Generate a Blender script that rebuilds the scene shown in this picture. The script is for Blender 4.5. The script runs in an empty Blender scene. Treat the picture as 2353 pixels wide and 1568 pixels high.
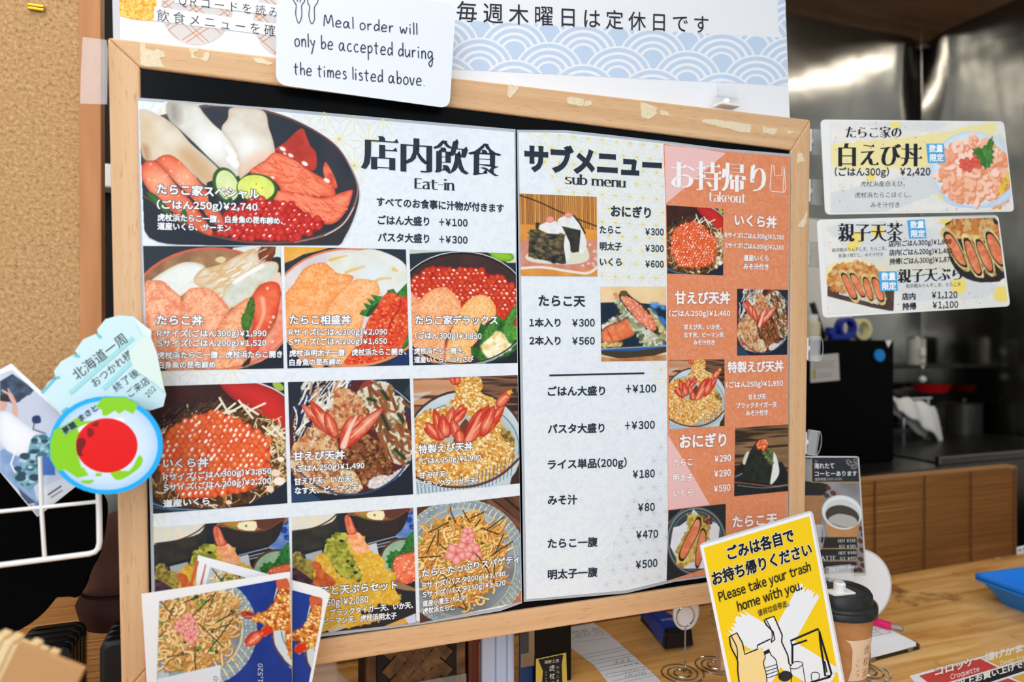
import bpy, bmesh, math, random
import numpy as np
from mathutils import Vector, Matrix
from mathutils.geometry import tessellate_polygon
S = bpy.context.scene
COL = S.collection
# ---------------------------------------------------------------- camera, world, lamps, exposure
F = 1569.0                       # focal length in pixels of the 2353 px wide frame (24 mm)
CAM = Vector((0, 0, 1.45))
YAW = 0.35588                    # the shop counter, the menu board and the kitchen share this direction
cd = bpy.data.cameras.new('camera'); cam = bpy.data.objects.new('camera', cd); COL.objects.link(cam)
cam.location = CAM; cam.rotation_euler = (math.pi/2, 0, 0)
cd.sensor_width = 36; cd.lens = 36*F/2353; cd.clip_start = .02
cd.dof.use_dof = True; cd.dof.focus_distance = .85; cd.dof.aperture_fstop = 3.0; cd.dof.aperture_blades = 8
S.camera = cam
w = bpy.data.worlds.new('daylight'); S.world = w; w.use_nodes = True
w.node_tree.nodes['Background'].inputs[0].default_value = (.87, .94, 1, 1)
w.node_tree.nodes['Background'].inputs[1].default_value = .74
S.view_settings.view_transform = 'Standard'; S.view_settings.look = 'None'
S.view_settings.exposure = .06; S.view_settings.gamma = 1
def area(name, loc, target, sx, sy, energy, col=(1, 1, 1)):
    l = bpy.data.lights.new(name, 'AREA'); l.shape = 'RECTANGLE'; l.size = sx; l.size_y = sy; l.energy = energy; l.color = col
    o = bpy.data.objects.new(name, l); COL.objects.link(o); o.location = loc
    o.rotation_euler = (Vector(target)-Vector(loc)).to_track_quat('-Z', 'Y').to_euler(); return o
area('shop_window_light', (-1.0, -2.2, 2.2), (.15, .9, 1.3), 2.8, 1.8, 42, (.93, .97, 1))
area('ceiling_panel_light', (.3, -.5, 2.95), (.3, .7, 1.0), 1.6, .9, 15, (1, .98, .95))
# ---------------------------------------------------------------- helpers
def tag(o, label=None, cat=None, group=None, kind=None):
    if label: o['label'] = label
    if cat: o['category'] = cat
    if group: o['group'] = group
    if kind: o['kind'] = kind
    return o
def lin(c):
    c = np.asarray(c, float)/255.
    return np.where(c <= .04045, c/12.92, ((c+.055)/1.055)**2.4)
def L4(c): return tuple(float(x) for x in lin(c))+(1.0,)
MATS = {}
def mat(name, col=None, rough=.5, metal=0, spec=.5, coat=0, trans=0, alpha=1, ior=1.45, build=None, emit=None, bump=None):
    if name in MATS: return MATS[name]
    m = bpy.data.materials.new(name); m.use_nodes = True; MATS[name] = m
    nt = m.node_tree; b = nt.nodes['Principled BSDF']; I = b.inputs
    if col is not None: I['Base Color'].default_value = L4(col)
    I['Roughness'].default_value = rough; I['Metallic'].default_value = metal; I['Specular IOR Level'].default_value = spec
    I['Coat Weight'].default_value = coat; I['Coat Roughness'].default_value = .08
    I['Transmission Weight'].default_value = trans; I['Alpha'].default_value = alpha; I['IOR'].default_value = ior
    if emit: I['Emission Color'].default_value = L4(emit[0]); I['Emission Strength'].default_value = emit[1]
    if build: build(nt, b)
    if bump:
        n = N(nt, 'ShaderNodeTexNoise'); n.inputs['Scale'].default_value = bump[0]; n.inputs['Detail'].default_value = 6
        bp = N(nt, 'ShaderNodeBump'); bp.inputs['Strength'].default_value = bump[1]; bp.inputs['Distance'].default_value = .001
        tc = N(nt, 'ShaderNodeTexCoord'); nt.links.new(tc.outputs['Object'], n.inputs['Vector'])
        nt.links.new(n.outputs['Fac'], bp.inputs['Height']); nt.links.new(bp.outputs[0], I['Normal'])
    return m
def N(nt, t): return nt.nodes.new(t)
def ramp(nt, stops):
    r = N(nt, 'ShaderNodeValToRGB'); e = r.color_ramp.elements
    while len(e) < len(stops): e.new(.5)
    for k, (p, c) in enumerate(stops): e[k].position = p; e[k].color = L4(c)
    return r
def noisy(stops, scale, stretch=(1, 1, 1), detail=5, rot=(0, 0, 0), dist=0, rough=.55):
    def f(nt, b):
        tc = N(nt, 'ShaderNodeTexCoord'); mp = N(nt, 'ShaderNodeMapping'); n = N(nt, 'ShaderNodeTexNoise')
        mp.inputs['Scale'].default_value = stretch; mp.inputs['Rotation'].default_value = rot
        n.inputs['Scale'].default_value = scale; n.inputs['Detail'].default_value = detail; n.inputs['Distortion'].default_value = dist; n.inputs['Roughness'].default_value = rough
        r = ramp(nt, stops)
        nt.links.new(tc.outputs['Object'], mp.inputs[0]); nt.links.new(mp.outputs[0], n.inputs['Vector'])
        nt.links.new(n.outputs['Fac'], r.inputs[0]); nt.links.new(r.outputs[0], b.inputs['Base Color'])
    return f
def vcol(nt, b):
    a = N(nt, 'ShaderNodeAttribute'); a.attribute_name = 'Col'; nt.links.new(a.outputs['Color'], b.inputs['Base Color'])
INK = mat('printed_ink', rough=.42, spec=.25, build=vcol)
PHOTO = mat('printed_photo_gloss', rough=.36, spec=.3, build=vcol)
def arr2mesh(name, V, faces, m, col=None, smooth=False):
    """V (n,3); faces = list of (k,3) or (k,4) int arrays; col (n,3) in 0..255"""
    me = bpy.data.meshes.new(name); V = np.ascontiguousarray(V, np.float32)
    me.vertices.add(len(V)); me.vertices.foreach_set('co', V.ravel())
    faces = [np.asarray(f, np.int32) for f in faces if len(f)]
    nl = sum(f.size for f in faces); nf = sum(len(f) for f in faces)
    me.loops.add(nl); me.polygons.add(nf)
    me.loops.foreach_set('vertex_index', np.concatenate([f.ravel() for f in faces]))
    tot = np.concatenate([np.full(len(f), f.shape[1], np.int32) for f in faces])
    me.polygons.foreach_set('loop_start', np.concatenate([[0], np.cumsum(tot)[:-1]]).astype(np.int32))
    me.update(calc_edges=True)
    if smooth: me.polygons.foreach_set('use_smooth', np.ones(nf, bool))
    if col is not None:
        a = me.color_attributes.new('Col', 'BYTE_COLOR', 'POINT')
        c = np.ones((len(V), 4), np.float32); c[:, :3] = np.clip(np.asarray(col, np.float32)/255., 0, 1)
        a.data.foreach_set('color_srgb', c.ravel())
    if m: me.materials.append(m)
    me.validate(); return me
def add(name, me, parent=None, mtx=None):
    o = bpy.data.objects.new(name, me); COL.objects.link(o)
    if parent: o.parent = parent
    if mtx is not None: o.matrix_local = mtx
    return o
def empty(name, mtx=None, loc=None):
    o = bpy.data.objects.new(name, None); COL.objects.link(o); o.empty_display_size = .02
    if mtx is not None: o.matrix_world = mtx
    if loc is not None: o.location = loc
    return o
def ray(px, py): return Vector(((px-1176.5)/F, 1, -(py-784)/F))
def at(px, py, Z): return CAM+ray(px, py)*Z
def rotm(yaw, tilt=0, roll=0):
    M = Matrix.Rotation(yaw, 3, 'Z') @ Matrix.Rotation(tilt, 3, 'X') @ Matrix.Rotation(roll, 3, 'Y')
    return Matrix((M.col[0], M.col[2], -M.col[1])).transposed()     # columns: right, up, towards the viewer
class Plane:
    """a flat thing standing in the shop: local x right, y up, z out of its face"""
    def __init__(s, o, yaw=YAW, tilt=0, roll=0, R=None):
        s.o = Vector(o); s.R = R or rotm(yaw, tilt, roll); s.w = s.R.col[2]; s.M = Matrix.Translation(s.o) @ s.R.to_4x4()
        s.Ri = s.R.transposed()
    def up(s, d): return Plane(s.o+s.w*d, R=s.R)
    def p(s, px, py):
        r = ray(px, py); t = ((s.o-CAM).dot(s.w))/r.dot(s.w)
        q = s.Ri @ (CAM+r*t-s.o); return (q.x, q.y)
    def pa(s, P):                                     # array of pixels -> local xy
        P = np.asarray(P, float); R = np.array(s.R); o = np.array(s.o); c = np.array(CAM)
        r = np.stack([(P[..., 0]-1176.5)/F, np.ones(P.shape[:-1]), -(P[..., 1]-784)/F], -1)
        t = ((o-c)@R[:, 2])/(r@R[:, 2]); q = (c+r*t[..., None]-o)@R
        return q[..., :2]
def spl(pts, n=6, closed=True):
    """Catmull-Rom through the points"""
    P = np.asarray(pts, float); k = len(P); out = []
    for i in range(k if closed else k-1):
        if closed: a, b, c, d = P[i-1], P[i], P[(i+1) % k], P[(i+2) % k]
        else: a, b, c, d = P[max(i-1, 0)], P[i], P[i+1], P[min(i+2, k-1)]
        for j in range(n):
            t = j/n
            out.append(.5*((2*b)+(c-a)*t+(2*a-5*b+4*c-d)*t*t+(3*b-a-3*c+d)*t**3))
    if not closed: out.append(P[-1])
    return np.array(out)
def rrect(x0, y0, x1, y1, r, n=5):
    out = []
    for cx, cy, a in ((x1-r, y1-r, 0), (x0+r, y1-r, 90), (x0+r, y0+r, 180), (x1-r, y0+r, 270)):
        for k in range(n+1):
            t = math.radians(a+90*k/n); out.append((cx+r*math.cos(t), cy+r*math.sin(t)))
    return out
def rquad(P, f=.06, n=5):
    """polygon with rounded corners, f = radius in the same units"""
    out = []; P = [np.array(p, float) for p in P]; k = len(P)
    for i in range(k):
        a, b, c = P[i-1], P[i], P[(i+1) % k]
        u = (a-b)/np.linalg.norm(a-b); v = (c-b)/np.linalg.norm(c-b)
        p0, p1 = b+u*f, b+v*f
        for j in range(n+1):
            t = j/n; out.append((1-t)**2*p0+2*t*(1-t)*b+t*t*p1)
    return np.array(out)
def tess(poly): return tessellate_polygon([[Vector((float(p[0]), float(p[1]), 0)) for p in poly]])
def prism(poly, z0, z1, bevel=0):
    """bmesh of an extruded polygon"""
    bm = bmesh.new(); P = list(poly)
    if sum(P[i-1][0]*P[i][1]-P[i][0]*P[i-1][1] for i in range(len(P))) < 0: P = P[::-1]
    lo = [bm.verts.new((p[0], p[1], z0)) for p in P]; hi = [bm.verts.new((p[0], p[1], z1)) for p in P]; n = len(P)
    bm.faces.new(hi); bm.faces.new(lo[::-1])
    for i in range(n): bm.faces.new((lo[i], lo[(i+1) % n], hi[(i+1) % n], hi[i]))
    if bevel: bmesh.ops.bevel(bm, geom=[e for e in bm.edges], offset=bevel, segments=2, affect='EDGES', profile=.5)
    return bm
def boxb(x0, y0, z0, x1, y1, z1, bevel=0, bm=None):
    b = bm or bmesh.new()
    vs = [b.verts.new(p) for p in ((x0, y0, z0), (x1, y0, z0), (x1, y1, z0), (x0, y1, z0), (x0, y0, z1), (x1, y0, z1), (x1, y1, z1), (x0, y1, z1))]
    fs = [b.faces.new([vs[i] for i in q]) for q in ((3, 2, 1, 0), (4, 5, 6, 7), (0, 1, 5, 4), (1, 2, 6, 5), (2, 3, 7, 6), (3, 0, 4, 7))]
    if bevel: bmesh.ops.bevel(b, geom=list({e for f in fs for e in f.edges}), offset=bevel, segments=2, affect='EDGES', profile=.5)
    return b
def tubeb(pts, r, n=8, closed=False, bm=None, caps=True):
    b = bm or bmesh.new(); P = [Vector(p) for p in pts]; k = len(P); rings = []
    R = r if hasattr(r, '__len__') else [r]*k
    prev = None
    for i in range(k):
        t = (P[(i+1) % k]-P[i-1]) if closed else (P[min(i+1, k-1)]-P[max(i-1, 0)])
        t.normalize()
        if prev is None: prev = Vector((0, 0, 1)) if abs(t.z) < .9 else Vector((1, 0, 0))
        a = (prev-t*prev.dot(t)); a.normalize(); prev = a; c = t.cross(a)
        rings.append([b.verts.new(P[i]+(a*math.cos(2*math.pi*j/n)+c*math.sin(2*math.pi*j/n))*R[i]) for j in range(n)])
    for i in range(k if closed else k-1):
        A, B = rings[i], rings[(i+1) % k]
        for j in range(n): b.faces.new((A[j], A[(j+1) % n], B[(j+1) % n], B[j]))
    if caps and not closed: b.faces.new(rings[0][::-1]); b.faces.new(rings[-1])
    return b
def latheb(prof, n=40, bm=None):
    """prof: (r,z) list"""
    b = bm or bmesh.new(); rings = []
    for r, z in prof:
        if r < 1e-6: rings.append([b.verts.new((0, 0, z))])
        else: rings.append([b.verts.new((r*math.cos(2*math.pi*j/n), r*math.sin(2*math.pi*j/n), z)) for j in range(n)])
    for A, B in zip(rings, rings[1:]):
        for j in range(n):
            if len(A) == 1 and len(B) == 1: continue
            if len(A) == 1: b.faces.new((A[0], B[(j+1) % n], B[j]))
            elif len(B) == 1: b.faces.new((A[j], A[(j+1) % n], B[0]))
            else: b.faces.new((A[j], A[(j+1) % n], B[(j+1) % n], B[j]))
    return b
def bobj(name, bm, m, parent=None, mtx=None, smooth=False):
    bmesh.ops.recalc_face_normals(bm, faces=bm.faces)
    me = bpy.data.meshes.new(name); bm.to_mesh(me); bm.free(); me.materials.append(m)
    if smooth:
        for p in me.polygons: p.use_smooth = True
        try: me.set_sharp_from_angle(angle=math.radians(38))
        except Exception: pass
    return add(name, me, parent, mtx)
# ---------------------------------------------------------------- lettering: outlines of the built-in typeface, laid out glyph by glyph
GL = {}
def glyph(ch):
    if ch in GL: return GL[ch]
    code = ord(ch); c = ch
    if 33 <= code < 127: c = chr(code+0xFEE0)
    if ch == '¥': c = '\uffe5'
    cu = bpy.data.curves.new('g', 'FONT'); cu.body = c; cu.size = 1; cu.resolution_u = 3
    o = bpy.data.objects.new('g', cu); COL.objects.link(o)
    dg = bpy.context.evaluated_depsgraph_get(); me = bpy.data.meshes.new_from_object(o.evaluated_get(dg))
    V = np.array([v.co[:2] for v in me.vertices]).reshape(-1, 2); T = []
    for p in me.polygons:
        v = list(p.vertices)
        for k in range(1, len(v)-1): T.append((v[0], v[k], v[k+1]))
    bpy.data.objects.remove(o); bpy.data.curves.remove(cu); bpy.data.meshes.remove(me)
    if not len(V): GL[ch] = None; return None
    key, inv = np.unique(np.round(V, 5), axis=0, return_inverse=True); inv = inv.ravel()
    V = key; T = inv[np.array(T)]; T = T[(T[:, 0] != T[:, 1]) & (T[:, 1] != T[:, 2]) & (T[:, 0] != T[:, 2])]
    a = V[T]; ar = (a[:, 1, 0]-a[:, 0, 0])*(a[:, 2, 1]-a[:, 0, 1])-(a[:, 1, 1]-a[:, 0, 1])*(a[:, 2, 0]-a[:, 0, 0])
    T[ar < 0] = T[ar < 0][:, ::-1]
    E = np.concatenate([T[:, [0, 1]], T[:, [1, 2]], T[:, [2, 0]]]); S_ = set(map(tuple, E.tolist()))
    B = np.array([e for e in S_ if (e[1], e[0]) not in S_])
    d = V[B[:, 1]]-V[B[:, 0]]; ln = np.linalg.norm(d, axis=1)+1e-9; nn = np.stack([d[:, 1], -d[:, 0]], 1)/ln[:, None]
    s = np.zeros_like(V); cnt = np.zeros(len(V))
    for k in (0, 1): np.add.at(s, B[:, k], nn); np.add.at(cnt, B[:, k], 1)
    n2 = (s**2).sum(1); m = np.where(n2[:, None] > .25, 2*s/np.maximum(n2, .25)[:, None], s)
    ml = np.linalg.norm(m, axis=1); m *= np.minimum(1, 1.7/np.maximum(ml, 1e-6))[:, None]
    GL[ch] = (V, T, m, B, nn, ln); return GL[ch]
ADV = {' ': .3, '　': 1.0, '¥': .78, '+': .6, '-': .36, ',': .3, '.': .3, '(': .36, ')': .36, ':': .3}
def lay(txt, bx, by, serif=0, track=0):
    """-> verts, tris, ink x-range; em units"""
    X = 0; VV = []; TT = []; k = 0; ZZ = []
    for ch in txt:
        g = glyph(ch) if ch not in ' 　' else None
        code = ord(ch); asc = code < 127 or ch == '¥'
        if g is None: X += ADV.get(ch, 1.0)+track; continue
        V, T, m, B, nn, ln = g; x0, x1 = V[:, 0].min(), V[:, 0].max()
        if asc:
            q = .86 if ch.isdigit() or ch == '¥' else .66 if ch == '+' else .42 if ch == '-' else .92; V = V*np.array([q, 1]); x0 *= q; x1 *= q
            a = .59 if ch.isdigit() else (.42 if ch == '-' else .62) if ch in '+-' else max(ADV.get(ch, 0), (x1-x0)+.09); off = X+(a-(x1-x0))/2-x0
        else: a = 1.0; off = X
        P = V+m*np.array([bx, by])+np.array([off, 0]); q3 = P[T]
        T = T[((q3[:, 1, 0]-q3[:, 0, 0])*(q3[:, 2, 1]-q3[:, 0, 1])-(q3[:, 1, 1]-q3[:, 0, 1])*(q3[:, 2, 0]-q3[:, 0, 0])) > 1e-9]   # drop what the thinning turned over
        VV.append(P); TT.append(T+k); k += len(P); ZZ.append(np.zeros(len(P)))
        if serif:
            for (i, j), n_, l in zip(B, nn, ln):
                p, q = P[i], P[j]; mid = (p+q)/2
                if asc and abs(n_[1]) > .97 and .03 < l < .2:      # foot and head serifs
                    h = .03; w_ = abs(p[0]-q[0])/2+.055; y = mid[1]; s_ = -np.sign(n_[1])
                    VV.append(np.array([(mid[0]-w_, y), (mid[0]+w_, y), (mid[0]+w_, y+s_*h), (mid[0]-w_, y+s_*h)]))
                    TT.append(np.array([(0, 1, 2), (0, 2, 3)])+k); k += 4; ZZ.append(np.full(4, 4e-5))
                if not asc and n_[0] > .97 and .02 < l < .1:         # the triangular stop at the end of a horizontal
                    x, y = mid[0], max(p[1], q[1])
                    VV.append(np.array([(x-.13, y-.012), (x+.012, y-.03), (x-.035, y+.075)])); TT.append(np.array([(0, 1, 2)])+k); k += 3; ZZ.append(np.full(3, 4e-5))
        X += a+track
    return np.concatenate(VV), np.concatenate(TT), np.concatenate(ZZ)
class Print:
    """lettering, rules and patterns printed on one plane, gathered in one flat mesh"""
    def __init__(s, pl): s.pl = pl; s.V = []; s.T = []; s.C = []; s.n = 0
    def tri(s, XY, T, col, z):
        XY = np.asarray(XY, float); V = np.column_stack([XY, np.zeros(len(XY))+z])
        s.V.append(V); s.T.append(np.asarray(T)+s.n); s.C.append(np.tile(np.asarray(col, float), (len(V), 1))); s.n += len(V)
    def text(s, txt, x0, y0, x1, y1, h, col=(38, 50, 64), b=.022, z=.0008, out=None, ow=.055, serif=0, thin=0, lat=None, track=0, top=None):
        bx, by = (b, b) if not serif else (b, -.021-thin)
        V, T, Zs = lay(txt, bx, by, serif, track)
        if lat is None: lat = all(ord(c) < 127 or c == '¥' for c in txt)
        lo, hi = (0, .74) if lat else (-.085, .845)
        p0 = np.array(s.pl.p(x0, y0)); p1 = np.array(s.pl.p(x1, y1)); pt = np.array(s.pl.p(*(top or (x0, y0-h))))
        ex = p1-p0; ey = pt-p0; a, c = V[:, 0].min(), V[:, 0].max()
        def put(V, zz, cc, T=T): s.tri(p0+((V[:, 0]-a)/(c-a))[:, None]*ex+((V[:, 1]-lo)/(hi-lo))[:, None]*ey, T, cc, zz+(Zs if len(V) == len(Zs) else 0))
        if out is not None:
            V2, T2, _ = lay(txt, bx+ow, by+ow, 0, track)
            put(V2, z-.00025, out, T2)
        put(V, z, col)
    def poly(s, pts, col, z=.0006, sm=0):
        P = np.asarray(pts, float)
        if sm: P = spl(P, sm)
        Q = s.pl.pa(P); s.tri(Q, tess(Q), col, z)
    def line(s, pts, wpx, col, z=.0007, closed=False, sm=0):
        P = np.asarray(pts, float)
        if sm: P = spl(P, sm, closed)
        if closed and not sm: P = np.concatenate([P, P[:1]])
        elif closed: P = np.concatenate([P, P[:1]])
        d = np.gradient(P, axis=0); d /= np.linalg.norm(d, axis=1)[:, None]+1e-9; n = np.stack([-d[:, 1], d[:, 0]], 1)*wpx/2
        Q = s.pl.pa(np.concatenate([P+n, P-n])); k = len(P); i = np.arange(k-1)
        s.tri(Q, np.concatenate([np.stack([i, i+1, i+k], 1), np.stack([i+1, i+1+k, i+k], 1)]), col, z)
    def segs(s, A, B, w_, col, z=.0004):
        """local-space segments A->B (m,2), width in metres"""
        A = np.asarray(A); B = np.asarray(B); d = B-A; l = np.linalg.norm(d, axis=1); ok = l > 1e-5; A, B, d, l = A[ok], B[ok], d[ok], l[ok]
        if not len(A): return
        n = np.stack([-d[:, 1], d[:, 0]], 1)/l[:, None]*w_/2; k = len(A); i = np.arange(k)
        s.tri(np.concatenate([A+n, A-n, B-n, B+n]), np.concatenate([np.stack([i, i+k, i+2*k], 1), np.stack([i, i+2*k, i+3*k], 1)]), col, z)
    def make(s, name, parent, off=(0, 0, 0), m=None, label=None):
        V = np.concatenate(s.V)-np.array(off); T = np.concatenate(s.T)
        a = V[T]; ar = (a[:, 1, 0]-a[:, 0, 0])*(a[:, 2, 1]-a[:, 0, 1])-(a[:, 1, 1]-a[:, 0, 1])*(a[:, 2, 0]-a[:, 0, 0])
        T = T[abs(ar) > 1e-12]; ar = ar[abs(ar) > 1e-12]; T[ar < 0] = T[ar < 0][:, ::-1]
        o = add(name, arr2mesh(name, V, [T], m or INK, np.concatenate(s.C)), parent)
        if label: o['label'] = label
        return o
def inpoly(P, poly):
    P = np.asarray(P); r = np.zeros(len(P), bool); Q = np.asarray(poly); j = len(Q)-1
    for i in range(len(Q)):
        c = (Q[i, 1] > P[:, 1]) != (Q[j, 1] > P[:, 1])
        with np.errstate(divide='ignore', invalid='ignore'):
            r ^= c & (P[:, 0] < (Q[j, 0]-Q[i, 0])*(P[:, 1]-Q[i, 1])/(Q[j, 1]-Q[i, 1])+Q[i, 0])
        j = i
    return r
def asanoha(pr, regions, s_, wline, col, z=.0003, holes=()):
    """hemp-leaf star pattern inside pixel polygons"""
    for reg in regions:
        R_ = pr.pl.pa(reg); lo, hi = R_.min(0), R_.max(0); hgt = s_*math.sqrt(3)/2; A = []; B = []
        for j in range(int(lo[1]/hgt)-1, int(hi[1]/hgt)+2):
            for i in range(int(lo[0]/s_)-2, int(hi[0]/s_)+2):
                p = np.array((i*s_+(j % 2)*s_/2, j*hgt)); q = p+(s_, 0); r = p+(s_/2, hgt); t = p+(s_/2, -hgt)
                for a, b, c in ((p, q, r), (p, q, t)):
                    g = (a+b+c)/3
                    for u, v in ((a, b), (b, c), (c, a), (a, g), (b, g), (c, g)): A.append(u); B.append(v)
        A = np.array(A); B = np.array(B); _, u_ = np.unique(np.round((A+B)/2, 6), axis=0, return_index=True); A, B = A[u_], B[u_]; k = 3; AA = []; BB = []
        for t in range(k): AA.append(A+(B-A)*t/k); BB.append(A+(B-A)*(t+1)/k)
        A = np.concatenate(AA); B = np.concatenate(BB); mid = (A+B)/2; ok = inpoly(mid, R_)
        for h in holes: ok &= ~inpoly(mid, pr.pl.pa(h))
        pr.segs(A[ok], B[ok], wline, col, z)
def sheet(name, pl, poly, m, parent, t=.0006, z=0, off=(0, 0, 0), rnd=0):
    """thin sheet cut to a pixel outline on its own plane"""
    Q = pl.pa(poly)-np.array(off[:2])
    if rnd: Q = rquad(Q, rnd)
    return bobj(name, prism(Q, z-t, z), m, parent)
# ---------------------------------------------------------------- printed pictures: painted stroke by stroke on a fine grid of vertices
class Cv:
    def __init__(s, crop, zw, bg=(255, 255, 255), res=.9, seed=1):
        s.x0, s.y0, s.x1, s.y1 = crop; s.zs = zw/(s.x1-s.x0)          # drawing units per photo pixel
        s.W = int((s.x1-s.x0)*res); s.H = int((s.y1-s.y0)*res); s.k = zw/s.W  # drawing units per cell
        s.a = np.ones((s.H, s.W, 3))*np.array(bg, float); s.al = np.ones((s.H, s.W)); s.rs = np.random.RandomState(seed)
    def win(s, lo, hi, pad):
        i0 = max(0, int((lo[0]-pad)/s.k)); i1 = min(s.W, int((hi[0]+pad)/s.k)+2); j0 = max(0, int((lo[1]-pad)/s.k)); j1 = min(s.H, int((hi[1]+pad)/s.k)+2)
        if i1 <= i0 or j1 <= j0: return None
        X, Y = np.meshgrid((np.arange(i0, i1)+.5)*s.k, (np.arange(j0, j1)+.5)*s.k); return (slice(j0, j1), slice(i0, i1)), X, Y
    def noise(s, X, Y, sc, oct=3, ax=1, ay=1, rot=0):
        c, n_ = math.cos(rot), math.sin(rot); U, V = (X*c+Y*n_)*ax, (-X*n_+Y*c)*ay; r = np.zeros_like(X); am = 1; tot = 0
        for o in range(oct):
            u, v = U/sc+s.rs.rand()*50+100, V/sc+s.rs.rand()*50+100; u -= math.floor(u.min())-1; v -= math.floor(v.min())-1
            g = s.rs.rand(int(v.max())+3, int(u.max())+3); i, j = u.astype(int), v.astype(int); fu, fv = u-i, v-j; fu = fu*fu*(3-2*fu); fv = fv*fv*(3-2*fv)
            r += am*((g[j, i]*(1-fu)+g[j, i+1]*fu)*(1-fv)+(g[j+1, i]*(1-fu)+g[j+1, i+1]*fu)*fv); tot += am; am *= .55; sc /= 2
        return r/tot
    def sdf(s, P, X, Y):
        d = np.full(X.shape, 1e9); ins = np.zeros(X.shape, bool); n = len(P)
        for i in range(n):
            a, b = P[i-1], P[i]; e = b-a; L = e@e+1e-9
            t = np.clip(((X-a[0])*e[0]+(Y-a[1])*e[1])/L, 0, 1); d = np.minimum(d, (X-a[0]-t*e[0])**2+(Y-a[1]-t*e[1])**2)
            if a[1] != b[1]: ins ^= ((a[1] > Y) != (b[1] > Y)) & (X < (b[0]-a[0])*(Y-a[1])/(b[1]-a[1])+a[0])
        return np.sqrt(d)*np.where(ins, 1, -1)
    def put(s, sl, m, col, alpha=True):
        s.a[sl] = s.a[sl]*(1-m[..., None])+np.asarray(col)*m[..., None]
        if alpha: s.al[sl] = np.maximum(s.al[sl], m)
    def poly(s, pts, col, sm=5, soft=1., tex=None, edge=None, hi=None, op=1, wob=0, ell=None):
        """tex=(col2, scale[, ax, ay, rot]) edge=(col, width) hi=(col, dx, dy, size) soft in cells"""
        P = np.asarray(pts, float)
        if sm and len(P) > 2: P = spl(P, sm)
        pad = soft*s.k*2+wob; w_ = s.win(P.min(0), P.max(0), pad)
        if w_ is None: return
        sl, X, Y = w_; d = s.sdf(P, X, Y)
        if wob: d = d+(s.noise(X, Y, wob*2.2, 2)-.5)*wob*2
        m = np.clip(d/(soft*s.k)+.5, 0, 1)*op; C = np.ones(X.shape+(3,))*np.array(col, float)
        if tex:
            n = s.noise(X, Y, tex[1], 3, *(tex[2:] if len(tex) > 2 else ())); n = np.clip((n-.5)*2.2+.5, 0, 1); C = C*(1-n[..., None])+np.array(tex[0], float)*n[..., None]
        if edge: e = np.exp(-np.maximum(d, 0)/edge[1])[..., None]; C = C*(1-e)+np.array(edge[0], float)*e
        if hi:
            c = P.mean(0); h = np.exp(-(((X-c[0]-hi[1])**2+(Y-c[1]-hi[2])**2)/hi[3]**2))[..., None]; C = C*(1-h)+np.array(hi[0], float)*h
        s.put(sl, m, C)
    def ell(s, cx, cy, rx, ry, col, rot=0, **k):
        t = np.linspace(0, 2*math.pi, 40, endpoint=False); c, n_ = math.cos(rot), math.sin(rot); x, y = rx*np.cos(t), ry*np.sin(t)
        s.poly(np.stack([cx+x*c-y*n_, cy+x*n_+y*c], 1), col, sm=0, **k)
    def ring(s, cx, cy, rx, ry, w, col, rot=0, a0=0, a1=360, **k):
        t = np.radians(np.linspace(a0, a1, 60)); c, n_ = math.cos(rot), math.sin(rot); x, y = rx*np.cos(t), ry*np.sin(t)
        s.line(np.stack([cx+x*c-y*n_, cy+x*n_+y*c], 1), w, col, **k)
    def line(s, pts, w, col, sm=0, op=1, soft=1.):
        P = np.asarray(pts, float)
        if sm: P = spl(P, sm, False)
        ww = w_ = None; W = w if hasattr(w, '__len__') else None; mx = max(w) if W else w
        r = s.win(P.min(0), P.max(0), mx/2+2*s.k)
        if r is None: return
        sl, X, Y = r; m = np.zeros(X.shape)
        for i in range(len(P)-1):
            a, b = P[i], P[i+1]; e = b-a; L = e@e+1e-9; t = np.clip(((X-a[0])*e[0]+(Y-a[1])*e[1])/L, 0, 1)
            d = np.sqrt((X-a[0]-t*e[0])**2+(Y-a[1]-t*e[1])**2); h = mx/2 if not W else (W[0]+(W[1]-W[0])*(i+t)/(len(P)-1))/2
            m = np.maximum(m, np.clip((h-d)/(s.k*soft)+.5, 0, 1))
        s.put(sl, m*op, np.array(col, float))
    def dots(s, pts, r, cols, jit=.3, asp=1, rot=0, soft=1.2):
        for p in pts:
            c = np.array(cols[s.rs.randint(len(cols))], float); q = r*(1+jit*(s.rs.rand()*2-1)); w_ = s.win(np.array(p), np.array(p), q*max(asp, 1)+s.k*2)
            if w_ is None: continue
            sl, X, Y = w_; cc, n_ = math.cos(rot), math.sin(rot); U, V = ((X-p[0])*cc+(Y-p[1])*n_)/asp, -(X-p[0])*n_+(Y-p[1])*cc
            s.put(sl, np.clip((q-np.hypot(U, V))/(s.k*soft)+.5, 0, 1), c, False)
    def scat(s, poly, n, sm=5):
        P = np.asarray(poly, float); P = spl(P, sm) if sm else P; lo, hi = P.min(0), P.max(0); out = []
        while sum(map(len, out)) < n:
            q = lo+s.rs.rand(n*2, 2)*(hi-lo); out.append(q[inpoly(q, P)])
        return np.concatenate(out)[:n]
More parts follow.
